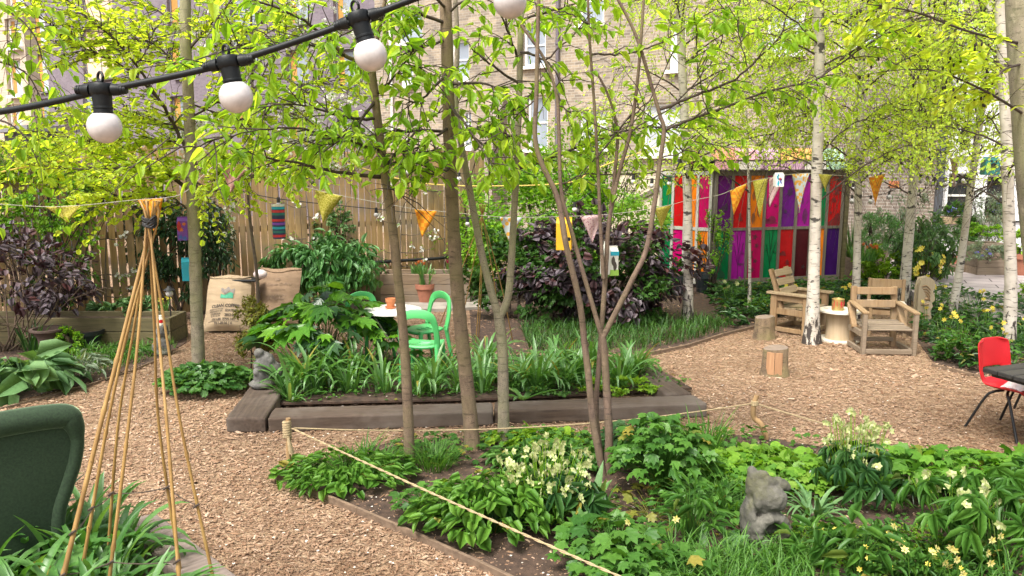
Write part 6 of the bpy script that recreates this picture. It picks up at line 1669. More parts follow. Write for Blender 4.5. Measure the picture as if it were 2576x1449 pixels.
tree('multi_stem_tree', 'many stemmed smooth barked tree spreading like a vase on the right of the front bed', G(1522, 1200), [
      (PP([(1520, 1215, y4), (1505, 1130, y4), (1492, 1060, y4), (1482, 960, y4), (1470, 860, y4), (1458, 760, y4 - .05), (1425, 620, y4 - .1), (1403, 500, y4 - .1), (1362, 410, y4 - .1), (1346, 345, y4 - .1), (1349, 250, y4 - .1), (1352, 120, y4 - .1), (1356, -60, y4 - .1)]), .030, .013),
      (PP([(1528, 1215, y4 + .03), (1532, 1100, y4), (1526, 980, y4), (1520, 880, y4), (1515, 845, y4)]), .034, .026),
      (PP([(1515, 850, y4), (1497, 790, y4), (1468, 690, y4), (1440, 590, y4), (1412, 480, y4), (1406, 330, y4), (1400, 240, y4), (1370, 150, y4), (1310, 62, y4)]), .019, .009),
      (PP([(1516, 850, y4), (1552, 780, y4), (1592, 700, y4), (1625, 630, y4), (1645, 520, y4), (1657, 430, y4), (1670, 330, y4), (1660, 290, y4), (1640, 220, y4), (1600, 90, y4), (1545, -20, y4)]), .022, .010),
      (PP([(1516, 1180, y4 + .12), (1500, 1040, y4 + .12), (1508, 900, y4 + .12), (1524, 680, y4 + .1), (1532, 560, y4 + .1), (1556, 440, y4 + .1), (1586, 330, y4 + .1), (1606, 180, y4 + .1), (1622, -40, y4 + .1)]), .022, .010),
      (PP([(1518, 700, y4 + .06), (1510, 560, y4 + .05), (1504, 420, y4 + .05), (1494, 250, y4 + .05), (1482, 80, y4 + .05), (1478, -60, y4 + .05)]), .015, .008),
      (PP([(1532, 560, y4 + .1), (1550, 400, y4 + .12), (1552, 320, y4 + .12), (1530, 240, y4 + .12), (1500, 180, y4 + .12)]), .014, .007)],
     [B([(1660, 275, y4), (1755, 237, 5.6), (1841, 204, 5.5), (1903, 150, 5.4), (1960, 95, 5.3), (1990, 10, 5.2)], 0, .011), B([(1672, 330, y4), (1755, 293, 5.6), (1948, 226, 5.5), (2060, 195, 5.4), (2200, 100, 5.3), (2300, 60, 5.2)], 0, .010), B([(1490, 137, y4), (1575, 135, 5.6), (1653, 110, 5.5), (1720, 75, 5.4), (1782, 35, 5.3)], 0, .008),
      B([(1414, 462, y4), (1473, 438, 5.8), (1543, 440, 5.9), (1661, 433, 6.0), (1760, 406, 6.0)], 0, .006), B([(1372, 150, y4), (1440, 90, 5.6), (1490, 30, 5.5)], 0, .007), B([(1400, 260, y4), (1450, 290, 5.6), (1560, 330, 5.5), (1640, 250, 5.4)], 0, .006), B([(1500, 400, y4), (1580, 300, 5.7), (1640, 240, 5.6), (1700, 120, 5.5)], 0, .006), B([(1590, 330, y4), (1700, 260, 5.7), (1800, 140, 5.6), (1830, 30, 5.5)], 0, .006), B([(1404, 500, y4), (1440, 460, 5.7), (1540, 350, 5.7), (1600, 270, 5.7)], 0, .005),
      B([(1350, 250, y4), (1300, 290, 5.6), (1270, 330, 5.5)], 0, .005), B([(1660, 400, y4), (1720, 380, 5.6), (1760, 340, 5.6)], 0, .005), B([(1480, 60, y4), (1420, 30, 5.5), (1360, 20, 5.4)], 0, .006), B([(1880, 168, 5.45), (1860, 90, 5.4), (1856, 10, 5.4)], 0, .004), B([(1780, 282, 5.6), (1760, 200, 5.5), (1752, 90, 5.5)], 0, .004)],
     M['bark_red'], M['twig'], dict(grow=dict(cherry_grow, n_tw=105, tl=(.15, .38), per=5.5, L=(.06, .115)), tr=.004), M['lf_cherry'], T_OVATE, 24, keep=ck)
# grey trunked alder on the left with cones, and blossom tangled in it
yl = G(500, 955)[1]
def alder_extra(q, t, TW, pos):
    cones(t, q, TW[q.choice(len(TW), 56, False), 2])
tree('alder_tree', 'smooth grey trunked tree on the left with small round yellow green leaves', G(500, 955), [(PP([(501, 985, yl), (499, 900, yl), (494, 760, yl), (489, 600, yl), (483, 480, yl), (478, 340, yl), (472, 200, yl), (466, 80, yl), (468, -80, yl)]), .082, .052)],
     [B([(476, 478, yl), (430, 446, 8.2), (358, 419, 8.0), (269, 425, 7.8), (167, 423, 7.6), (0, 405, 7.4)], 0, .022), B([(478, 530, yl), (420, 492, 8.1), (330, 495, 7.9), (240, 500, 7.7)], 0), B([(476, 395, yl), (441, 320, 8.2), (400, 250, 8.0), (342, 164, 7.9), (296, 108, 7.8), (234, 56, 7.7), (160, -10, 7.6)], 0, .02), B([(342, 164, 7.9), (372, 120, 7.8), (390, 70, 7.8)], 0, .008),
      B([(400, 250, 8.0), (315, 170, 7.9), (230, 130, 7.8), (150, 78, 7.7), (60, 10, 7.6)], 0), B([(472, 130, yl), (533, 54, 8.3), (600, -10, 8.2)], 0, .016), B([(476, 300, yl), (560, 250, 8.3), (640, 200, 8.2), (720, 90, 8.1)], 0), B([(474, 190, yl), (600, 120, 8.3), (720, 60, 8.2)], 0), B([(480, 420, yl), (560, 400, 8.2), (660, 420, 8.0), (760, 400, 7.9)], 0), B([(470, 200, yl), (400, 120, 8.6), (330, 90, 8.8), (260, 60, 9)], 0),
      B([(476, 330, yl), (380, 300, 8.6), (280, 290, 8.8), (180, 300, 9)], 0), B([(476, 360, yl), (380, 350, 8.3), (240, 350, 8.2), (100, 340, 8.0)], 0), B([(478, 450, yl), (540, 480, 8.2), (580, 450, 8.0)], 0), B([(468, 60, yl), (380, 20, 8.4), (300, -30, 8.3)], 0), B([(474, 260, yl), (620, 300, 8.6), (760, 240, 8.8), (860, 180, 9)], 0)],
     M['bark_grey'], M['twig'], dict(grow=dict(n_tw=820, tl=(.25, .65), per=11, along=.8, up=.05, droop=.1, ldroop=.25, L=(.05, .078), wr=.88, flat=.6)), M['lf_alder'], T_ROUND, 25, extra=alder_extra, k=14, keep=lambda u, v, q: q.rand(len(v)) < np.clip(.62 + (v - 260) / 300, .62, 1))
def blossom_extra(q, t, TW, pos):
    mb = MB(); n = 270; sel = pos[q.choice(len(pos), n)]
    P = (sel[:, None] + q.normal(0, .05, (n, 8, 3))).reshape(-1, 3); d = q.normal(0, 1, P.shape); d[:, 2] = np.abs(d[:, 2]) * .6; sd = np.cross(d, q.normal(0, 1, P.shape))
    leaves(mb, P, nrm(sd), nrm(d), .026, .026, T_FLOW5); mk('blossom', mb, M['fl_white'], t)['kind'] = 'stuff'
pb_ = D(648, 800, 9.7); pb_[2] = 0
tree('blossom_tree', 'thin white blossomed fruit tree behind the grey trunked tree', pb_, [(np.array([pb_, pb_ + [.02, 0, .9], pb_ + [-.05, .03, 1.9], pb_ + [.05, .03, 2.9], pb_ + [.1, 0, 3.9], pb_ + [.15, 0, 5.0]]), .04, .014)],
     [B([(640, 440, 9.7), (560, 440, 9.4), (480, 420, 9.2)], 0), B([(640, 430, 9.7), (760, 420, 9.5), (900, 430, 9.4)], 0), B([(640, 320, 9.7), (540, 300, 9.5), (430, 320, 9.3)], 0), B([(650, 300, 9.7), (760, 280, 9.6), (900, 240, 9.5)], 0), B([(650, 180, 9.7), (560, 100, 9.5), (480, 60, 9.4)], 0), B([(655, 150, 9.7), (760, 90, 9.6), (900, 70, 9.4)], 0), B([(660, 60, 9.7), (620, 0, 9.6), (560, -60, 9.5)], 0), B([(650, 400, 9.7), (800, 340, 9.9), (960, 330, 10)], 0), B([(660, 60, 9.7), (720, 10, 9.6), (800, -20, 9.5)], 0), B([(640, 440, 9.7), (600, 480, 9.5), (560, 500, 9.3)], 0)],
     M['twig_grey'], M['twig_grey'], dict(grow=dict(n_tw=210, tl=(.2, .5), per=8, along=.8, up=.15, droop=.05, ldroop=.2, L=(.045, .075), wr=.55, flat=.7)), M['lf_lime'], T_OVATE, 26, extra=blossom_extra)
# birches
cones_ = cones
def birch(label, path, width0, width1, seed, nb=26, zlo=1.75, tw=640, cones=0, lean=None, per=17):
    q = np.random.RandomState(seed); base = path[0]; top = path[-1]; d = nrm(top - path[-2]); ext = top + d * 2.2 + [0, 0, .3]
    P = np.concatenate([[base - [0, 0, .03]], path[1:], [ext]]); C = cr(P, 8)
    br = []
    for i in range(nb):
        z = zlo + (5.8 - zlo) * (i + q.rand()) / nb; k = int(np.argmin(np.abs(C[:, 2] - z))); p = C[k]; a = q.uniform(0, 2 * math.pi); l = q.uniform(.7, 1.7)
        h = np.array([math.cos(a), math.sin(a), 0]); r_ = q.uniform(.35, .9)
        br.append((np.array([p, p + h * l * .35 + [0, 0, r_ * l * .35], p + h * l * .72 + [0, 0, r_ * l * .55], p + h * l * 1.05 + [0, 0, r_ * l * .45]]), .013, .003))
    def ex(q, t, TW, pos):
        if cones:
            U, V = uvy(TW[:, 2]); ok = np.nonzero((V > -20) & (V < 560) & (U < 2590))[0]; cones_(t, q, TW[q.choice(ok, min(cones, len(ok)), False), 2], .011)
    def kp(u, v, q):
        lim = np.where((u > 1790) & (u < 2130), 345, 390) + 85 * q.rand(len(v)); return (v < lim)
    return tree('birch_tree', label, base, [(P, width0, width1 * .74)], br, M['birch'], M['twig'], dict(grow=dict(n_tw=tw, tl=(.35, .95), per=per, along=.55, up=.0, droop=.55, ldroop=.6, L=(.036, .060), wr=.80, spread=.9), tr=.0035), M['lf_birch'], T_DIAM, seed, 'white barked birches in the clearing', extra=ex, k=16, keep=kp)
def bpath(lst, y): return np.array([G(*lst[0])] + [D(u, v, y) for u, v in lst[1:]])
def yb(u, v): return G(u, v)[1]
birch('stout birch standing in front of the cable reel with a black cracked foot', bpath([(2042, 864), (2045, 760), (2050, 600), (2055, 420), (2062, 220), (2060, 20), (2064, -120)], yb(2042, 864)), .130, .075, 31)
birch('straight birch just behind the cable reel', bpath([(2151, 814), (2156, 640), (2160, 440), (2165, 240), (2171, 40), (2174, -100)], yb(2151, 814)), .078, .055, 32)
birch('birch behind the low pallet chair, standing by the yellow daffodils', bpath([(2272, 768), (2284, 620), (2299, 450), (2310, 300), (2320, 120), (2328, -60)], yb(2272, 768)), .125, .08, 33)
birch('slanting birch beside the terrace edge', bpath([(2390, 812), (2412, 690), (2437, 510), (2463, 320), (2480, 160), (2492, -20)], yb(2390, 812)), .080, .055, 34, cones=40)
birch('thick birch nearest the red chair', bpath([(2537, 892), (2543, 720), (2537, 520), (2531, 320), (2522, 120), (2516, -60)], yb(2537, 892)), .098, .072, 35, cones=40)
birch('very thin young birch in front of the shed', bpath([(1885, 780), (1886, 640), (1883, 460), (1878, 300), (1874, 200)], yb(1885, 780)), .036, .02, 36, nb=16, tw=240)
birch('birch rising through the purple bush left of the shed', bpath([(1730, 812), (1731, 680), (1729, 480), (1722, 300), (1714, 120), (1710, -60)], yb(1730, 812)), .098, .07, 37)
# dark near trunk, top right corner
t = thing('tree', 'dark grey trunk cutting the top right corner close to the camera', 'tree', G(2680, 1150))
p = G(2680, 1150); mb = MB(); P = cr([p, D(2650, 900, p[1]), D(2605, 500, p[1]), D(2580, 200, p[1]), D(2566, 0, p[1]), D(2560, -200, p[1])], 8); mb.tube(P, np.linspace(.14, .085, len(P)), 16); mk('trunk', mb, M['bark_grey'], t, smooth=True)
qq = np.random.RandomState(40); bl = [cr(PP(l), 6) for l in ([(2570, 110, p[1]), (2440, 80, 5.4), (2300, 30, 5.2), (2180, 10, 5.0)], [(2580, 290, p[1]), (2480, 230, 5.5), (2360, 180, 5.3), (2270, 175, 5.2)], [(2572, 160, p[1]), (2520, 180, 5.6), (2480, 240, 5.6)])]
mb = MB()
for b_ in bl: mb.tube(b_, np.linspace(.011, .003, len(b_)), 6)
TW, pos, dr_, up_, Ls, Ws = grow(qq, bl, 70, tl=(.15, .4), per=6, ldroop=.3, L=(.05, .075), wr=.85); sticks(mb, TW, .003, .001, 4); mk('branch', mb, M['twig'], t)
mb = MB(); leaves(mb, pos, dr_, up_, Ls, Ws, T_ROUND); mk('crown', mb, M['lf_alder'], t)
cones(t, qq, TW[qq.choice(len(TW), 22, False), 2])
# leafy bough hanging in at the far left edge
qq = np.random.RandomState(41); bl = [cr(PP(l), 6) for l in ([(-160, 160, 5.2), (-40, 150, 5.2), (60, 180, 5.2), (110, 260, 5.2)], [(-160, 10, 5.2), (0, 20, 5.2), (80, 80, 5.1), (110, 160, 5.1)], [(-160, 330, 5.3), (-20, 300, 5.3), (60, 340, 5.3), (100, 420, 5.3)])]
t = thing('hanging_bough', 'leafy bough hanging in at the left edge in front of the cream house', 'branch', bl[0][0]); mb = MB()
for b_ in bl: mb.tube(b_, np.linspace(.010, .003, len(b_)), 6)
TW, pos, dr_, up_, Ls, Ws = grow(qq, bl, 42, tl=(.2, .5), per=6, droop=.6, ldroop=.7, L=(.055, .10), wr=.62); sticks(mb, TW, .003, .001, 4); mk('branch', mb, M['twig'], t); mb = MB(); leaves(mb, pos, dr_, up_, Ls, Ws, T_OVATE); mk('foliage', mb, M['lf_cherry'], t)

# ================================================================== SHRUBS AND CLIMBERS
def bush(name, label, c, R, ncl, nl, L, W, tm, mat, seed, cat='shrub', group=None, droop=.35, out=.8, sig=.2, stems=10, stemm=None, zc=None, flowers=None, low=-.75):
    q = np.random.RandomState(seed); c = np.asarray(c, float); R = np.asarray(R, float); ctr = c + [0, 0, R[2] if zc is None else zc]
    t = thing(name, label, cat, c, 0, group)
    d = nrm(q.normal(0, 1, (ncl * 3, 3))); d = d[d[:, 2] > low][:ncl]; f = q.uniform(.45, 1.08, len(d)) ** .7
    cc = ctr + d * R * f[:, None]
    k = q.randint(0, len(cc), nl); P = cc[k] + nrm(q.normal(0, 1, (nl, 3))) * R * sig * (q.rand(nl, 1) ** .45)
    ok = P[:, 2] > c[2] + .03; P = P[ok]; n = len(P)
    o = nrm((P - ctr) / R); dr = o * out + q.normal(0, .55, (n, 3)) + [0, 0, -droop]; up = o * .5 + [0, 0, .9] + q.normal(0, .3, (n, 3))
    mb = MB(); Ls = L * q.uniform(.65, 1.25, n); leaves(mb, P, dr, up, Ls, Ls * W * q.uniform(.85, 1.15, n), tm); mk('foliage', mb, mat, t)
    if stems:
        mb = MB()
        for i in range(stems):
            e = cc[q.randint(len(cc))]; b = c + [q.normal(0, .12) * R[0], q.normal(0, .12) * R[1], 0]; m_ = (b + e) / 2 + q.normal(0, .08, 3) * R + [0, 0, .1 * R[2]]
            mb.tube(cr([b, m_, e], 5), np.linspace(.014, .004, 11) * (R[2] / .8) ** .5, 5)
            for s_ in range(3): e2 = e + q.normal(0, .28, 3) * R; mb.tube([m_ * .5 + e * .5, (e + e2) / 2, e2], [.005, .003, .0015], 4)
        mk('stem', mb, stemm or M['twig'], t)
    if flowers:
        fm, fn, fs, ft = flowers; s_ = P[q.choice(n, fn)]; oo = nrm((s_ - ctr) / R); s_ = s_ + oo * .03 + [0, 0, .02]
        blooms(t, 'flower', s_, oo + [0, -.4, .5], fs, ft, fm, q=q)
    return t
def gb(u, v, y=None):
    return G(u, v) if y is None else np.array([D(u, v, y)[0], y, 0])
bush('purple_bush', 'large purple leaved bush spreading in front of the shed and the green shrubs', gb(1515, 815), (1.22, .78, .80), 64, 2300, .118, 1.0, T_HEART, M['lf_purple'], 51, droop=.3, sig=.24, stems=24, stemm=M['bark_red'], zc=.86, low=-.95)
bush('purple_bush', 'purple leaved bush at the left edge by the mossy planter', gb(45, 880), (.92, .55, .60), 40, 780, .100, .98, T_HEART, M['lf_purple'], 52, droop=.35, sig=.25, stems=18, stemm=M['bark_red'], zc=.88)
bush('green_shrub', 'big bright green shrub between the fence and the purple bush', gb(1340, 745, 13.4), (1.25, .7, 1.22), 110, 8000, .075, .85, T_MAPLE, M['lf_shrub'], 53, stems=14)
bush('green_shrub', 'green shrub rising above the purple bush near the cream wall', gb(1530, 735, 13.6), (.95, .7, .98), 70, 4200, .075, .85, T_MAPLE, M['lf_shrub'], 54, stems=10)
bush('tall_shrub', 'loose leafy shoots growing tall in front of the brick house', gb(1470, 735, 14.6), (1.2, .6, 1.55), 90, 3000, .075, .6, T_OVATE, M['lf_lime'], 55, stems=26, low=-.2)
bush('green_shrub', 'dark green undergrowth behind the forked trunk', gb(1300, 790, 11.6), (.75, .5, .72), 60, 3600, .075, .85, T_MAPLE, M['lf_hedge'], 56)
bush('green_shrub', 'dark green shrub inside the purple bush', gb(1500, 800, 11.1), (1.15, .45, .66), 60, 3600, .08, .85, T_MAPLE, M['lf_hedge'], 57)
bush('climber', 'pale green climber on the fence end beside the bright shrub', fpt(1165, 700, -.22) * [1, 1, 0], (.25, .22, .85), 36, 1300, .06, .8, T_MAPLE, M['lf_shrub'], 58, 'climber', zc=.9)
bush('ivy', 'dark glossy climber on the fence behind the tip of the bamboo wigwam', fpt(450, 800, -.22) * [1, 1, 0], (.80, .16, .84), 70, 3600, .085, .42, T_LANCE, M['lf_ivy'], 59, 'climber', zc=1.1)
bush('climber', 'small climber of dark leaflets around the hanging lantern', fpt(545, 760, -.22) * [1, 1, 0], (.28, .12, .55), 22, 420, .08, .4, T_LANCE, M['lf_ivy'], 60, 'climber', zc=1.25)
bush('climber', 'green climber covering the top left of the fence', fpt(70, 640, -.25) * [1, 1, 0], (1.1, .3, .80), 80, 2600, .065, .8, T_ROUND, M['lf_shrub'], 61, 'climber', zc=1.75)
bush('climber', 'loose yellow green climber spilling over the left end of the fence', fpt(150, 560, -.25) * [1, 1, 0], (1.35, .3, .38), 60, 2200, .06, .85, T_ROUND, M['lf_alder'], 62, 'climber', zc=2.25)
bush('climber', 'thin climber on the lower left fence behind the purple bush', fpt(90, 760, -.2) * [1, 1, 0], (.75, .2, .75), 40, 1000, .06, .8, T_ROUND, M['lf_mid'], 63, 'climber', zc=.95)
bush('peony_plant', 'large blue green leafy plant overflowing the back planter in front of the fence', gb(815, 745, 12.4) + [0, 0, .40], (.92, .42, .42), 56, 1500, .16, .52, T_LANCE, M['lf_peony'], 64, 'plant', droop=.8, sig=.28, zc=.32, stemm=M['lf_mid'], low=-.95)
bush('climber', 'pale grey green climber on the fence above the large leafy plant', fpt(845, 640, -.15) * [1, 1, 0], (.42, .16, .50), 40, 1700, .055, .9, T_MAPLE, M['lf_hosta'], 65, 'climber', zc=1.15)
bush('rosemary_bush', 'rounded blue green shrub with fine foliage beside the shed', gb(2205, 690, 14.8), (.48, .4, .42), 50, 3800, .05, .3, T_DIAM, M['lf_peony'], 66, droop=-.4, zc=.98)
bush('grey_shrub', 'tall grey leaved shrub against the sooty brick wall', gb(2260, 690, 16.6), (.75, .4, .75), 60, 1700, .085, .45, T_LANCE, M['lf_silver'], 67, zc=.95)
bush('leafy_shrub', 'leafy shrub with broad leaves left of the slanting birch on the terrace', gb(2330, 690, 14.5), (.62, .45, .62), 50, 1500, .10, .55, T_LANCE, M['lf_hosta'], 68, zc=.75)
bush('yellow_green_shrub', 'yellow green leafy plant round the foot of the birch by the daffodils', gb(2225, 725), (.55, .35, .38), 40, 1200, .085, .75, T_ROUND, M['lf_lime'], 69)
bush('yellow_green_shrub', 'spreading lime plant at the edge of the terrace right of the birch', gb(2330, 720), (.42, .3, .36), 34, 900, .07, .75, T_ROUND, M['lf_lime'], 70)
bush('lavender_plant', 'silver lavender spilling from the stacked planter', G(2492, 700, .16) + [-.05, .1, .35], (.42, .35, .22), 36, 2200, .075, .22, T_DIAM, M['lf_silver'], 71, 'plant', droop=-.1, flowers=(M['fl_blue'], 16, .035, T_FLOW5), zc=.08, low=-1)
bush('herb_plant', 'bright green herbs filling the top of the stacked planter', G(2492, 690, .16) + [0, .3, .74], (.42, .22, .16), 26, 1400, .05, .7, T_ROUND, M['lf_shrub'], 72, 'plant', zc=.08)
bush('grey_shrub', 'grey leaved bush behind the stacked planter under the right window', G(2510, 676, .16) + [.1, .9, 0], (.52, .4, .62), 44, 1900, .06, .35, T_LANCE, M['lf_silver'], 73, zc=1.0)
bush('leafy_plant', 'green plant in the right edge terracotta pot', G(2567, 690, .16) + [0, 0, .36], (.34, .3, .26), 30, 600, .10, .7, T_MAPLE, M['lf_lime'], 74, 'plant')
bush('leafy_plant', 'dark leafy plant left of the stacked planter above the green bucket', G(2450, 672, .16) + [-.05, .25, .40], (.22, .25, .32), 26, 700, .07, .7, T_ROUND, M['lf_hedge'], 75, 'plant')
bush('leafy_plant', 'green leafy plant at the right edge below the terrace', gb(2590, 770), (.4, .3, .28), 26, 500, .09, .75, T_MAPLE, M['lf_lime'], 76, 'plant')
bush('leafy_plant', 'small dark leafy plant in the dark pot nearest the birch in the purple bush', G(1706, 742) + [0, .0, .33], (.2, .2, .15), 16, 200, .08, .6, T_LANCE, M['lf_mid'], 77, 'plant')
bush('thin_shrub', 'thin light green shrub climbing the shed corner', gb(1790, 740), (.30, .22, .62), 30, 620, .055, .8, T_MAPLE, M['lf_shrub'], 78, zc=.85, stems=16)
for lab, (u0, u1), sd_ in (('blue flowered plants in the left window box', (2364, 2426), 80), ('green plants in the right window box', (2480, 2518), 81)):
    r = WH.rect(u0, u1, 530, 548); o = WH.O + WH.t * (r[0] + r[1]) / 2 - WH.n * .16
    bush('window_box_plant', lab, (o[0], o[1], r[2] + .03), ((r[1] - r[0]) / 2, .14, .17), 20, 520, .11, .22, T_LANCE, M['lf_mid'], sd_, 'plant', droop=-.6, zc=.1, stems=0, flowers=(M['fl_blue'], 14, .045, T_FLOW5))
# espaliered stems on the fence
def espalier(label, u, vb, vt, arms, seed):
    q = np.random.RandomState(seed); b = fpt(u, vb, -.09); b[2] = .3; tp_ = fpt(u, vt, -.09); t = thing('espalier_tree', label, 'tree', b)
    mb = MB(); mb.tube(cr([b, (b + tp_) / 2 + q.normal(0, .03, 3), tp_], 6), np.linspace(.016, .007, 13), 6); ps = []
    for (v, du) in arms:
        a = fpt(u, v, -.09); e = fpt(u + du, v - 12, -.09); m_ = (a + e) / 2 + [0, 0, -.05]; P = cr([a, m_, e], 6); ps.append(P); mb.tube(P, np.linspace(.009, .004, len(P)), 5)
    TW, pos, dr, up, Ls, Ws = grow(q, ps, 26, tl=(.06, .18), per=4, L=(.03, .055), wr=.6, ldroop=0, up=.3); sticks(mb, TW, .003, .0015, 4); mk('branch', mb, M['twig_grey'], t)
    mb = MB(); leaves(mb, pos, dr, up, Ls, Ws, T_OVATE); mk('foliage', mb, M['lf_lime'], t)
    s_ = pos[q.choice(len(pos), 9, False)]; blooms(t, 'blossom', s_, np.array([[0, -1, .2]] * 9), .026, T_FLOW5, M['fl_white'], 4, .022, q)
espalier('trained fruit tree with white blossom on the fence left of the wigwam', 268, 790, 560, [(600, -75), (600, 60), (690, -70), (690, 75), (745, 60), (560, 30)], 90)
espalier('trained fruit tree on the fence behind the slim grey brown trunk', 1010, 690, 560, [(560, -60), (590, 70), (635, -60), (635, 80), (660, -50), (670, 60)], 91)
espalier('trained fruit tree with blossom on the fence right of the orange flag', 1118, 690, 470, [(480, -160), (480, -70), (560, 45), (600, -40), (640, 40)], 92)
espalier('trained fruit tree with blossom beside the striped tube', 770, 690, 480, [(520, -60), (545, 60), (600, -60), (610, 50)], 93)

# ================================================================== BED PLANTS
def stalked(name, label, base, n, r, h, L, W, tm, mat, seed, cat='plant', group=None, droop=.5, flat=.35, stemm=None, flowers=None, zmin=.25, squash=1.0, rad_out=1.0, palm=0, jit=.5):
    """leaves on stalks arching out of one crown, a dome of foliage"""
    q = np.random.RandomState(seed); base = np.asarray(base, float); t = thing(name, label, cat, base, 0, group)
    a = q.uniform(0, 2 * math.pi, n); rho = np.sqrt(q.uniform(.02, 1, n)); hh = h * (zmin + (1 - zmin) * np.sqrt(np.clip(1 - (rho * .95) ** 2, 0, 1))) * q.uniform(.75, 1.08, n)
    o = np.stack([np.cos(a), np.sin(a) * squash, np.zeros(n)], 1); E = base + o * (rho * r)[:, None] + np.array([0, 0, 1.]) * hh[:, None]
    mid = base + o * (rho * r * .45)[:, None] + np.array([0, 0, 1.]) * (hh * .62)[:, None]; S0 = base + o * (rho * r * .16)[:, None]
    mb = MB(); sticks(mb, np.stack([S0, mid, E], 1), .0032, .0018, 4); mk('stalk', mb, stemm or mat, t)
    dr = o * rad_out * (flat + rho[:, None]) + q.normal(0, jit, (n, 3)) * [1, 1, .6] + np.array([0, 0, -1.]) * (droop * (.25 + rho))[:, None]; up = np.array([0, 0, 1.]) + o * .35 + q.normal(0, .3, (n, 3))
    if palm:
        x = nrm(dr); y = nrm(np.cross(up, x)); an = np.linspace(-1.9, 1.9, palm); E = np.repeat(E, palm, 0)
        dr = (x[:, None] * np.cos(an)[None, :, None] + y[:, None] * np.sin(an)[None, :, None]).reshape(-1, 3) + [0, 0, -.18] + q.normal(0, .1, (n * palm, 3)); up = np.repeat(up, palm, 0); n = n * palm
    Ls = L * q.uniform(.6, 1.2, n); mb = MB(); leaves(mb, E, dr, up, Ls, Ls * W * q.uniform(.85, 1.12, n), tm); mk('foliage', mb, mat, t)
    if flowers:
        fm, fn, fs, ft, fh = flowers; a = q.uniform(0, 6.28, fn); rr = np.sqrt(q.rand(fn)) * r * .8; P = base + np.stack([np.cos(a) * rr, np.sin(a) * rr * squash, fh * q.uniform(.62, 1.08, fn) * (1 - .35 * (rr / r) ** 2)], 1)
        mb = MB(); sticks(mb, np.stack([base + (P - base) * [.3, .3, .1], base + (P - base) * [.8, .8, .7], P], 1), .003, .002, 4); mk('flower_stem', mb, M['lf_lime'], t)
        d = q.normal(0, 1, P.shape); d[:, 2] = np.abs(d[:, 2]) * .3 - .35; d[:, 1] -= .35
        blooms(t, 'flower', P, d, fs, ft, fm, 2, .016, q)
    return t
def strapclump(name, label, base, n, r, L, W, seed, mat='lf_strap', cat='plant', group=None, th=(.05, .5), bend=(.4, 2.0), flowers=None, taper=3.0, S=7):
    q = np.random.RandomState(seed); base = np.asarray(base, float); t = thing(name, label, cat, base, 0, group)
    a = q.uniform(0, 6.28, n); rr = np.sqrt(q.rand(n)) * r; P = base + np.stack([np.cos(a) * rr, np.sin(a) * rr, np.zeros(n)], 1)
    mb = MB(); straps(mb, P, a + q.normal(0, .7, n), q.uniform(*th, n), q.uniform(*bend, n), L * q.uniform(.6, 1.15, n), W * q.uniform(.7, 1.2, n), S=S, taper=taper); mk('foliage', mb, M[mat], t, smooth=False)
    if flowers:
        fm, fn, fs, ft, fh = flowers; a = q.uniform(0, 6.28, fn); rr = r * (.5 + q.rand(fn) * .8); F = base + np.stack([np.cos(a) * rr, np.sin(a) * rr, fh * q.uniform(.75, 1.1, fn)], 1)
        mb = MB(); sticks(mb, np.stack([base * .6 + F * .4 - [0, 0, .15], (base + 3 * F) / 4, F], 1), .004, .003, 5); mk('flower_stem', mb, M['lf_grass'], t)
        d = q.normal(0, .6, F.shape) + [0, -1, .25]; blooms(t, 'flower', F, d, fs, ft, fm, q=q, corona=True)
    return t
# --- middle bed: bulbs with broad bending leaves
gq = 'strap leaved bulbs growing in the sleeper edged middle bed'
protos = [strapclump('bulb_clump', 'clump of broad bending strap leaves in the sleeper edged bed', (0, 0, 0), 30, .08, .56, .034, 100 + i, group=gq, bend=(.5, 3.1), th=(.02, .32), taper=5.0, S=8) for i in range(4)]
spots = [(730, 1000), (790, 990), (835, 965), (880, 985), (905, 955), (965, 985), (1050, 990), (1085, 985), (1110, 955), (1160, 985), (1195, 950), (1215, 985), (1245, 960), (1300, 985), (1320, 955), (1350, 985), (1375, 960), (1420, 980), (1450, 965), (1555, 975), (1590, 955), (760, 975), (1490, 950), (1230, 930), (1400, 935)]
rq = np.random.RandomState(5)
for i, (u, v) in enumerate(spots):
    p = G(u, v, .06)
    if i < 4:
        o = protos[i]; o.location = Vector(p); o.rotation_euler = (0, 0, rq.rand() * 6)
    else:
        o = dup(protos[i % 4], p, rq.rand() * 6.28, sc=rq.uniform(.72, 1.12))
strapclump('bulb_clump', 'flopped bulb clump at the left end of the bed with leaves over the sleeper', G(735, 1008, .06), 12, .04, .42, .03, 120, th=(.5, 1.1), bend=(.4, 1.2))
strapclump('bulb_clump', 'flopped leaves lying over the front sleeper behind the forked trunk', G(1318, 1004, .06), 8, .03, .40, .055, 121, th=(.7, 1.2), bend=(.3, 1.0))
strapclump('grass_tuft', 'fine arching grass tuft at the right end of the middle bed', G(1590, 950, .06), 140, .10, .42, .010, 122, 'lf_grass', th=(.1, .7), bend=(.6, 1.5))
strapclump('grass_tuft', 'fine grass tuft right of the vase shaped tree in the middle bed', G(1450, 935, .06), 120, .10, .38, .010, 123, 'lf_grass', th=(.1, .6), bend=(.6, 1.5))
stalked('acanthus', 'big glossy lobed plant on the left of the middle bed', G(820, 925, .06), 110, .66, .86, .30, .85, T_ACAN, M['lf_acan'], 124, droop=.3, flat=.4)
stalked('acanthus', 'lower outlying lobed leaves beside the green chairs', G(960, 930, .06), 30, .40, .46, .24, .85, T_ACAN, M['lf_acan'], 125, droop=.2)
bush('bronze_fern', 'wispy yellowish fern like shrub left of the stone head', G(655, 935), (.24, .24, .38), 34, 1700, .055, .45, T_DIAM, M['lf_fern'], 126, 'plant', droop=.6, zc=.46)
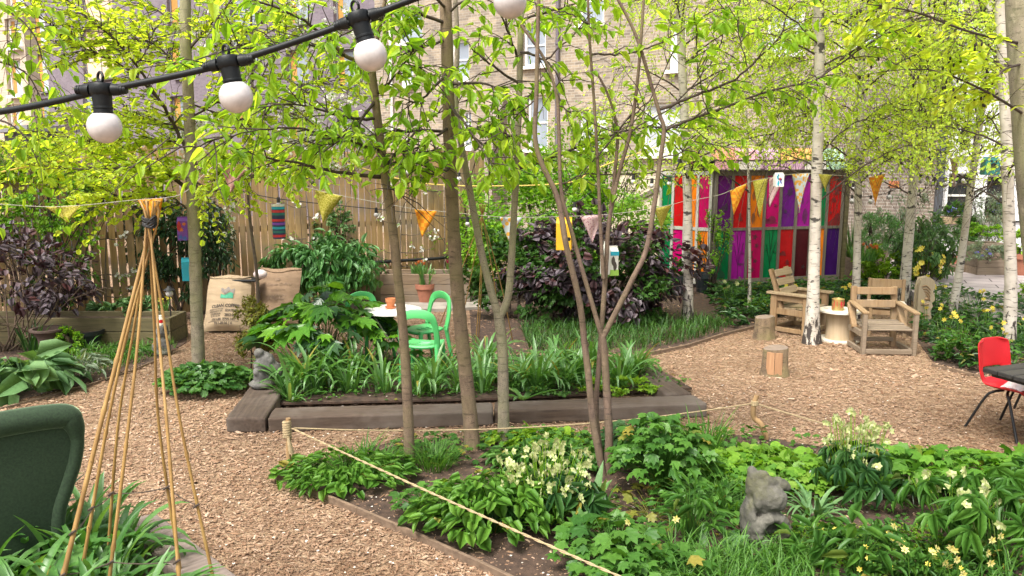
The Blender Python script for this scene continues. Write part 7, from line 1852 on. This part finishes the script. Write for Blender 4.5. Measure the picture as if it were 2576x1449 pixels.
bush('geranium_mat', 'low feathery green plant at the front right of the middle bed', G(1420, 985, .06), (.55, .22, .14), 40, 1800, .035, .8, T_MAPLE, M['lf_mid'], 127, 'plant', zc=.08, stems=0)
bush('lime_plant', 'low lime green leaves at the right end of the middle bed', G(1560, 990, .06), (.34, .12, .10), 26, 620, .05, .9, T_MAPLE, M['lf_lime'], 128, 'plant', zc=.05, stems=0)
def cover(name, label, poly, n, L, W, tm, mat, z0, zr, seed, cat='ground cover'):
    q = np.random.RandomState(seed); P = np.array(poly); lo, hi = P.min(0), P.max(0); hi[1] = min(hi[1], 16); lo[1] = max(lo[1], 3.4)
    X = lo + (hi - lo) * q.rand(n * 4, 2); X = X[inside(X, poly)]; u, v = uvy(np.c_[X, np.full(len(X), z0)]); X = X[(u > -120) & (u < 2700) & (v < 1560)][:n]; n = len(X)
    cl = np.sin(X[:, 0] * 5.1 + 1.3 * np.sin(X[:, 1] * 4)) + np.sin(X[:, 1] * 6.3 + X[:, 0] * 2.2); X = X[cl > q.uniform(-1.6, .9, n)]; n = len(X)
    a = q.rand(n) * 6.28; mb = MB(); leaves(mb, np.c_[X, z0 + zr * q.rand(n)], np.stack([np.cos(a), np.sin(a), q.uniform(-.3, .5, n)], 1), np.array([0, 0, 1.]) + q.normal(0, .3, (n, 3)), L * q.uniform(.6, 1.3, n), L * W * q.uniform(.6, 1.2, n), tm)
    return tag(mk(name, mb, mat), label, cat, kind='stuff')
cover('ground_cover', 'low small leaved ground cover in the middle bed', BED_SLEEPER, 5200, .045, .8, T_MAPLE, M['lf_mid'], .06, .10, 130)
# --- grass bank under the purple bush
def grassfield(name, label, poly, n, L, W, mat, seed, z=0.0):
    q = np.random.RandomState(seed); P = np.array(poly); lo, hi = P.min(0), P.max(0); X = lo + (hi - lo) * q.rand(n * 5, 2); X = X[inside(X, poly)][:n]; n = len(X)
    mb = MB(); straps(mb, np.c_[X, np.full(n, z)], q.rand(n) * 6.28, q.uniform(.05, .6, n), q.uniform(.4, 1.9, n), L * q.uniform(.5, 1.15, n), W * q.uniform(.6, 1.3, n), S=5)
    return tag(mk(name, mb, M[mat]), label, 'grass', kind='stuff')
grassfield('grass', 'long green grass growing in the bank below the purple bush', gp([(1330, 885), (1611, 884), (1729, 862), (1825, 834), (1850, 808), (1700, 812), (1310, 825)]), 2600, .26, .011, 'lf_bank', 131)
grassfield('grass', 'short grass behind the grey green hosta on the left', gp([(240, 950), (395, 900), (460, 870), (200, 868), (150, 900)]), 900, .16, .008, 'lf_grass', 132)
grassfield('grass', 'bright grass in the bottom right of the front bed', gp([(1640, 1420), (2030, 1400), (2080, 1560), (1600, 1580)]), 1300, .26, .009, 'lf_grass', 133)
cover('ground_cover', 'leafy ground cover below the shed and chairs', gp([(1830, 830), (1893, 815), (1960, 800), (2150, 775), (2310, 755), (2310, 722), (1770, 735)]), 3800, .13, .6, T_OVATE, M['lf_dark'], .02, .20, 134)
cover('ground_cover', 'brighter leaves in the ground cover below the shed', gp([(1830, 830), (1893, 815), (1960, 800), (2150, 775), (2310, 755), (2310, 722), (1770, 735)]), 1100, .11, .55, T_OVATE, M['lf_mid'], .08, .20, 135)
strapclump('grass_tuft', 'pale grass tuft beside the thin young birch', G(1915, 786), 110, .09, .34, .011, 136, 'lf_lime', th=(.1, .7), bend=(.6, 1.4))
for k, (u, v, lab) in enumerate(((1840, 770, 'pale green daffodils under the left corner of the shed'), (1985, 770, 'pale yellow daffodils behind the tall backed pallet chair'), (2125, 775, 'daffodils between the two birches behind the reel'))):
    strapclump('daffodil_clump', lab, G(u, v), 30, .10, .36, .013, 140 + k, 'lf_grass', flowers=(M['fl_cream'] if k < 1 else M['fl_yellow'], 4, .042, T_FLOW6, .38), th=(.05, .4), bend=(.3, 1.2))
# --- right bed
cover('ground_cover', 'broad leaved ground cover in the right hand daffodil bed', BED_RIGHT, 2600, .12, .65, T_OVATE, M['lf_dark'], .02, .22, 145)
cover('ground_cover', 'lighter leaves in the right hand daffodil bed', BED_RIGHT, 1100, .09, .8, T_MAPLE, M['lf_mid'], .10, .22, 146)
for k, (u, v, lab) in enumerate(((2335, 830, 'yellow daffodils just right of the carved post'), (2375, 860, 'daffodils with pale cups left of the slanting birch foot'), (2420, 870, 'yellow daffodils right of the slanting birch foot'), (2475, 845, 'group of yellow daffodils between the slanting birch and the thick birch'), (2500, 900, 'daffodils at the left foot of the thick birch'), (2575, 880, 'yellow daffodils right of the thick birch'), (2360, 785, 'small daffodils near the terrace edge'), (2450, 800, 'daffodils close to the paving'))):
    strapclump('daffodil_clump', lab, G(u, v), 34, .11, .40, .014, 150 + k, 'lf_strap' if k % 2 else 'lf_grass', flowers=(M['fl_yellow'], 4, .036, T_FLOW6, .40), th=(.05, .5), bend=(.4, 1.5))
bush('euphorbia', 'rounded lime tipped plant at the front corner of the daffodil bed', G(2405, 915), (.22, .18, .18), 26, 520, .06, .5, T_OVATE, M['lf_mid'], 160, 'plant', droop=-.3, zc=.16)
strapclump('daffodil_clump', 'yellow daffodil leaves behind the red chair', G(2520, 930), 40, .12, .36, .014, 161, 'lf_grass', th=(.1, .6), bend=(.4, 1.3))
bush('yellow_flowers', 'pale yellow daylily like flowers beside the birch near the terrace', G(2325, 735) + [0, 0, .0], (.26, .2, .36), 20, 160, .06, .5, T_OVATE, M['lf_mid'], 162, 'plant', zc=.5, flowers=(M['fl_yellow'], 46, .06, T_FLOW6))
strapclump('spiky_plant', 'spiky sword leaved plant against the shed end', gb(2135, 720, 15.4) + [0, 0, .5], 70, .06, .85, .028, 163, 'lf_hosta', th=(.05, 1.3), bend=(.0, .35), taper=2.2)
# --- left bed
stalked('hosta', 'large grey green broad leaved plant at the left edge', G(60, 985), 90, .48, .36, .30, .74, T_OVATE, M['lf_hosta'], 170, droop=.55, flat=.45, zmin=.15)
stalked('silver_plant', 'silvery soft leaved plant right of the large grey green one', G(205, 955), 90, .26, .26, .13, .35, T_LANCE, M['lf_silver'], 171, droop=-.2, zmin=.3)
stalked('leafy_plant', 'bright green leafy tuft behind the silvery plant', G(300, 905), 70, .32, .16, .12, .4, T_LANCE, M['lf_mid'], 172, droop=-.1)
bush('parsley_plant', 'small bright round leaved plant beside the urn', G(172, 893), (.18, .15, .16), 20, 420, .045, .9, T_ROUND, M['lf_shrub'], 173, 'plant')
strapclump('bulb_clump', 'bulb leaves in front of the dark tub by the left planter', G(215, 890), 26, .10, .30, .014, 174)
strapclump('green_plant', 'dark upright leaves left of the urn', G(85, 890), 40, .12, .42, .03, 175, 'lf_dark', th=(.05, .4), bend=(.2, 1.0))
stalked('leafy_plant', 'spiky rosette at the foot of the left planter', G(337, 868), 18, .16, .14, .14, .3, T_LANCE, M['lf_mid'], 176, droop=.1)
bush('cabbage_plant', 'low green leaves growing in the left planter', G(300, 852) + [0, .25, .30], (.45, .18, .12), 20, 260, .12, .7, T_OVATE, M['lf_hosta'], 177, 'plant', zc=.05, stems=0)
strapclump('bulb_clump', 'yellow flowered plant in the left planter behind the canes', G(395, 852) + [0, .25, .32], 18, .06, .22, .016, 178, flowers=(M['fl_yellow'], 2, .05, T_FLOW6, .22))
stalked('strawberry_mound', 'low round mound of scalloped leaves at the foot of the grey trunk', G(522, 985), 520, .47, .27, .075, 1.0, T_SCAL, M['lf_dmid'], 179, droop=.15, flat=.3, zmin=.2, squash=.75)
stalked('lime_plant', 'brighter green shoots on the left of the leafy mound under the grey trunk', G(470, 990), 60, .22, .24, .08, .9, T_ROUND, M['lf_heart'], 180, droop=.2)
# slim canes between the trunks, lamp and jar by the path
ap2 = D_(1212, 543, 9.3); t = thing('thin_cane_frame', 'loose frame of very thin canes between the thick and forked trunks', 'plant support', G(1210, 850))
for ub in (1088, 1150, 1196, 1204, 1262, 1290):
    b_ = G(ub, 850 + (ub % 7) * 4); mb = MB(); mb.tube(cr([b_, (b_ + ap2) / 2 + [.02, 0, .03], ap2 + (ap2 - b_) * .08], 5), np.linspace(.008, .005, 11), 6); mk('cane', mb, M['bamboo'], t, smooth=True)
pl_ = D_(426, 738, 10.1); t = thing('garden_lamp', 'small white globe lamp with a dark cap in front of the fence by the canes', 'lamp', [pl_[0], pl_[1], .3])
mb = MB(); mb.tube([[pl_[0], pl_[1], .3], pl_], .008, 6); mk('stake', mb, M['cable'], t)
mb = MB(); mb.sphere(pl_, .048, 14); mk('globe', mb, M['bulb'], t, smooth=True)
mb = MB(); mb.lathe([(.075, 0), (.03, .03), (.02, .05), (.001, .055)], pl_ + [0, 0, .045], 16); mk('cap', mb, M['cable'], t)
pj = D_(405, 822, G(408, 892)[1]); t = thing('jar', 'cream jar with a red label standing on the weathered stone figure', 'jar', pj)
mb = MB(); mb.lathe([(.001, 0), (.05, 0), (.05, .1), (.035, .12), (.035, .14), (.001, .14)], pj, 20); mk('body', mb, M['ply_top'], t)
mb = MB(); mb.lathe([(.0508, .055), (.0508, .095)], pj, 20); mk('label', mb, M['red_pl'], t)
# --- tulips in the pots and planters
def tulips(label, p, n, h, fm, seed, fl=6):
    q = np.random.RandomState(seed); t = strapclump('tulips', label, np.asarray(p) + [0, 0, .02], int(n * 1.3), .13, h * 1.2, .040, seed, 'lf_strap', th=(.02, .35), bend=(.1, .7), taper=2.2)
    if fm is not None:
        F = np.asarray(p) + np.stack([q.normal(0, .07, fl), q.normal(0, .07, fl), h * q.uniform(1.05, 1.35, fl)], 1); mb = MB(); sticks(mb, np.stack([np.asarray(p) + (F - p) * [.6, .6, 0], F], 1), .004, .004, 5); mk('flower_stem', mb, M['lf_mid'], t)
        for f in F:
            mb = MB()
            for k in range(6):
                a = k * math.pi / 3; leaves(mb, [f], [[.25 * math.cos(a), .25 * math.sin(a), 1]], [[-math.cos(a), -math.sin(a), .2]], .062, .036, T_OVATE)
            mk('flower', mb, fm, t)
    return t
tulips('tulip leaves without flowers in the left terracotta pot', G(1071, 765) + [0, 0, .30], 46, .30, None, 190)
tulips('pink tulips in the terracotta pot behind the thick trunk', G(1144, 753) + [0, 0, .30], 40, .28, M['fl_pink'], 191, 9)
tulips('orange tulips in the long planter against the fence', np.array([D(1055, 690, 13.2)[0], 13.2, .42]), 30, .18, M['fl_orange'], 192, 5)
for k, du in enumerate((2160, 2185)): tulips(('orange tulips on the left of the grey planter', 'orange tulips on the right of the grey planter')[k], np.array([D(du, 640, 14.3)[0], 14.3, .55]), 20, .22, M['fl_orange'], 193 + k, 8)
# --- front bed
stalked('epimedium', 'pale green heart leaved plant at the bed tip beside the rope post', G(870, 1210), 330, .50, .18, .085, .80, T_HEART, M['lf_heart'], 200, droop=.2, squash=.75)
strapclump('grass_tuft', 'arching grass under the slim tree in the front bed', G(950, 1190), 110, .13, .26, .014, 201, 'lf_grass', th=(.1, .8), bend=(.6, 1.6))
strapclump('grass_tuft', 'fine grass tuft just right of the slim tree', G(1095, 1180), 190, .12, .27, .008, 202, 'lf_grass', th=(.1, .7), bend=(.5, 1.3))
strapclump('bluebell', 'green bulb leaves with one blue spike left of the slim tree', G(915, 1185), 34, .10, .32, .016, 203, 'lf_grass', th=(.1, .6), bend=(.5, 1.5))
stalked('epimedium', 'large mound of drooping heart shaped leaves in the middle front of the bed', G(1240, 1335), 420, .52, .36, .098, .80, T_HEART, M['lf_heart'], 204, droop=.4, zmin=.10, squash=.62, flat=.2)
stalked('epimedium', 'heart leaved plants filling the bed between the trunks', G(1370, 1180), 260, .48, .17, .085, .82, T_HEART, M['lf_mid'], 205, droop=.2, squash=.5)
stalked('foam_flower', 'lime leaved patch just behind the thick and forked trunks', G(1340, 1116), 150, .45, .12, .08, .95, T_SCAL, M['lf_lime'], 206, droop=.2, squash=.35)
stalked('hellebore', 'hellebore with a mass of cream flowers in the centre of the front bed', G(1372, 1322), 40, .40, .34, .15, .36, T_LANCE, M['lf_dark'], 207, droop=.6, zmin=.15, squash=.7, palm=6, flowers=(M['fl_cream'], 84, .026, T_FLOW5, .54))
stalked('geranium', 'tall dark green lobed leaf plant right of the vase shaped tree', G(1668, 1232), 280, .36, .52, .095, .98, T_GERA, M['lf_mid'], 208, droop=.25, zmin=.18)
stalked('geranium', 'deep green lobed leaves close behind the vase shaped tree', G(1612, 1162), 140, .34, .30, .095, .98, T_GERA, M['lf_dark'], 209, droop=.2)
strapclump('iris_clump', 'upright sword leaves behind the tall lobed plant', G(1765, 1165), 60, .14, .44, .018, 210, 'lf_grass', th=(.0, .35), bend=(.1, .7), taper=2.2)
stalked('piggyback_plant', 'broad lime green mound in front of the crooked stick', G(1930, 1212), 420, .60, .20, .085, 1.05, T_SCAL, M['lf_lime2'], 211, droop=.1, squash=.6)
stalked('piggyback_plant', 'lime green leaves right of the iris clump', G(1800, 1222), 150, .34, .20, .085, 1.05, T_SCAL, M['lf_lime2'], 212, droop=.1)
stalked('hellebore', 'hellebore with cream green flowers standing behind the statue on the right', G(2150, 1255), 26, .28, .40, .14, .38, T_LANCE, M['lf_dark'], 213, droop=.5, palm=6, flowers=(M['fl_cream'], 56, .027, T_FLOW5, .62))
strapclump('silver_rosette', 'drooping silvery rosette right of the statue head', G(2045, 1300), 44, .06, .34, .03, 214, 'lf_hosta', th=(.1, .9), bend=(1.2, 2.6), taper=2.4)
stalked('hellebore', 'large hellebore with finger like leaves at the right edge', G(2510, 1430), 26, .44, .42, .14, .36, T_LANCE, M['lf_mid'], 215, droop=.3, palm=7, squash=.7, flowers=(M['fl_cream'], 9, .03, T_FLOW5, .46))
stalked('hellebore', 'leaning hellebore with nodding green white flowers right of the bare soil', G(2390, 1330), 20, .32, .32, .13, .36, T_LANCE, M['lf_mid'], 216, droop=.3, palm=6, flowers=(M['fl_cream'], 16, .03, T_FLOW5, .36))
stalked('piggyback_plant', 'maple leaved green plants along the back right of the front bed', G(2360, 1235), 260, .58, .28, .11, 1.0, T_GERA, M['lf_heart'], 217, droop=.15, squash=.55)
stalked('piggyback_plant', 'light green leaves at the right edge by the thin cord', G(2540, 1240), 200, .48, .26, .10, 1.0, T_GERA, M['lf_heart'], 218, droop=.15, squash=.6)
stalked('hellebore', 'leafy hellebore without flowers in the right corner', G(2600, 1350), 34, .42, .44, .15, .36, T_LANCE, M['lf_mid'], 219, droop=.3, palm=7)
stalked('geranium', 'lobed leaf plant where the thick rope leaves the frame', G(1545, 1430), 110, .34, .26, .10, 1.0, T_GERA, M['lf_mid'], 220, droop=.15)
stalked('geranium', 'lobed leaf plant at the bottom edge below the statue', G(1620, 1480), 100, .38, .22, .10, 1.0, T_GERA, M['lf_mid'], 221, droop=.15)
strapclump('lily_clump', 'broad upright leaves left of the statue', G(1490, 1285), 9, .10, .30, .07, 222, 'lf_strap', th=(.05, .5), bend=(.1, .8), taper=2.0)
strapclump('lily_clump', 'broad tulip like leaves at the foot of the statue', G(1810, 1395), 14, .14, .24, .085, 223, 'lf_hosta', th=(.2, .8), bend=(.3, 1.2), taper=2.2)
strapclump('lily_clump', 'broad leaves near the bottom edge beneath the yellow flower', G(1680, 1480), 12, .10, .30, .06, 224, 'lf_strap', th=(.2, .8), bend=(.3, 1.4), taper=2.2)
stalked('willowherb', 'whorled upright leafy shoots left of the statue', G(1735, 1370), 60, .16, .36, .12, .3, T_LANCE, M['lf_mid'], 225, droop=-.3, zmin=.1)
stalked('leafy_plant', 'broad green leaves right of the statue base', G(2060, 1430), 30, .22, .24, .15, .4, T_LANCE, M['lf_mid'], 226, droop=-.25, zmin=.2)
stalked('leafy_plant', 'tall leafy clump between the statue and the yellow flowers', G(2160, 1450), 40, .22, .28, .14, .4, T_LANCE, M['lf_mid'], 227, droop=-.15)
for k, (u, v, lab) in enumerate(((2310, 1480, 'pale yellow miniature daffodils at the bottom right'), (2420, 1500, 'miniature yellow daffodils by the bottom right corner'), (2560, 1500, 'miniature yellow daffodils in the bottom right corner'), (1665, 1415, 'single pale yellow daffodil below the lobed plant'))):
    strapclump('daffodil_clump', lab, G(u, v), 26, .16, .28, .010, 230 + k, 'lf_grass', flowers=(M['fl_pale'], (7, 6, 5, 2)[k], .026, T_FLOW6, .27), th=(.1, .8), bend=(.4, 1.5))
bush('bishops_hat', 'patch of small yellow flowers over wiry leaves at bottom right', G(2290, 1430), (.50, .30, .10), 40, 900, .05, .9, T_HEART, M['lf_mid'], 236, 'plant', zc=.08, stems=0, flowers=(M['fl_yellow'], 24, .018, T_FLOW6))
stalked('geranium', 'yellowing lobed leaves under the tall lobed plant', G(1640, 1300), 40, .40, .10, .09, .98, T_GERA, M['lf_fern'], 237, droop=.2)
stalked('leafy_plant', 'feathery ferny leaves behind the statue on the left', G(1790, 1290), 200, .40, .22, .07, .6, T_DIAM, M['lf_mid'], 238, droop=.2)
strapclump('grass_tuft', 'tall loose grass blades left of the statue head', G(1850, 1300), 30, .10, .46, .012, 239, 'lf_grass', th=(.1, .6), bend=(.5, 1.4))
stalked('leafy_plant', 'small dark leafy plants at the front edge of the bed by the rope', G(1085, 1305), 90, .24, .20, .07, .9, T_GERA, M['lf_mid'], 240, droop=.1)
FB2 = gp([(1450, 1290), (1750, 1250), (2250, 1290), (2650, 1300), (2800, 1560), (1500, 1560)])
cover('ground_cover', 'mixed small leaves covering the front bed', FB2, 3000, .045, .8, T_MAPLE, M['lf_mid'], .012, .09, 241)
cover('ground_cover', 'low leaves along the back edge of the front bed', gp([(1000, 1118), (1400, 1104), (1900, 1104), (2200, 1156), (2620, 1198), (2620, 1260), (1900, 1190), (1000, 1180)]), 2600, .06, .9, T_GERA, M['lf_mid'], .012, .12, 243)
cover('moss', 'yellow green mossy seedlings in the front bed', gp([(1950, 1330), (2350, 1330), (2420, 1440), (1900, 1440)]), 2600, .022, .9, T_ROUND, M['lf_lime'], .012, .04, 242)
# --- bulb bed in the bottom left corner
gq = 'broad leaved bulbs in the bottom left corner'
pr_ = [strapclump('bulb_clump', 'clump of broad grey green strap leaves in the bottom left bed', (0, 0, 0), 46, .16, .60, .046, 300 + i, group=gq, bend=(.6, 3.2), th=(.02, .36), S=9, taper=6.0) for i in range(3)]
rq = np.random.RandomState(9)
sp_ = [(-2.75, 3.95), (-2.5, 3.7), (-2.25, 3.95), (-2.05, 3.6), (-2.35, 3.4), (-2.15, 4.02), (-2.6, 3.3), (-1.95, 3.45), (-2.05, 3.25), (-2.7, 3.8), (-2.95, 3.6), (-1.72, 3.12), (-2.9, 4.1), (-1.95, 3.05), (-1.82, 3.28), (-2.6, 4.0), (-2.3, 3.75), (-2.75, 3.6), (-2.2, 3.2), (-2.45, 3.1), (-3.1, 3.9), (-2.4, 4.0)]
for i, (x, y) in enumerate(sp_):
    p = (x, y, .04)
    if i < 3: pr_[i].location = Vector(p)
    else: dup(pr_[i % 3], p, rq.rand() * 6.28, sc=rq.uniform(.78, 1.05))
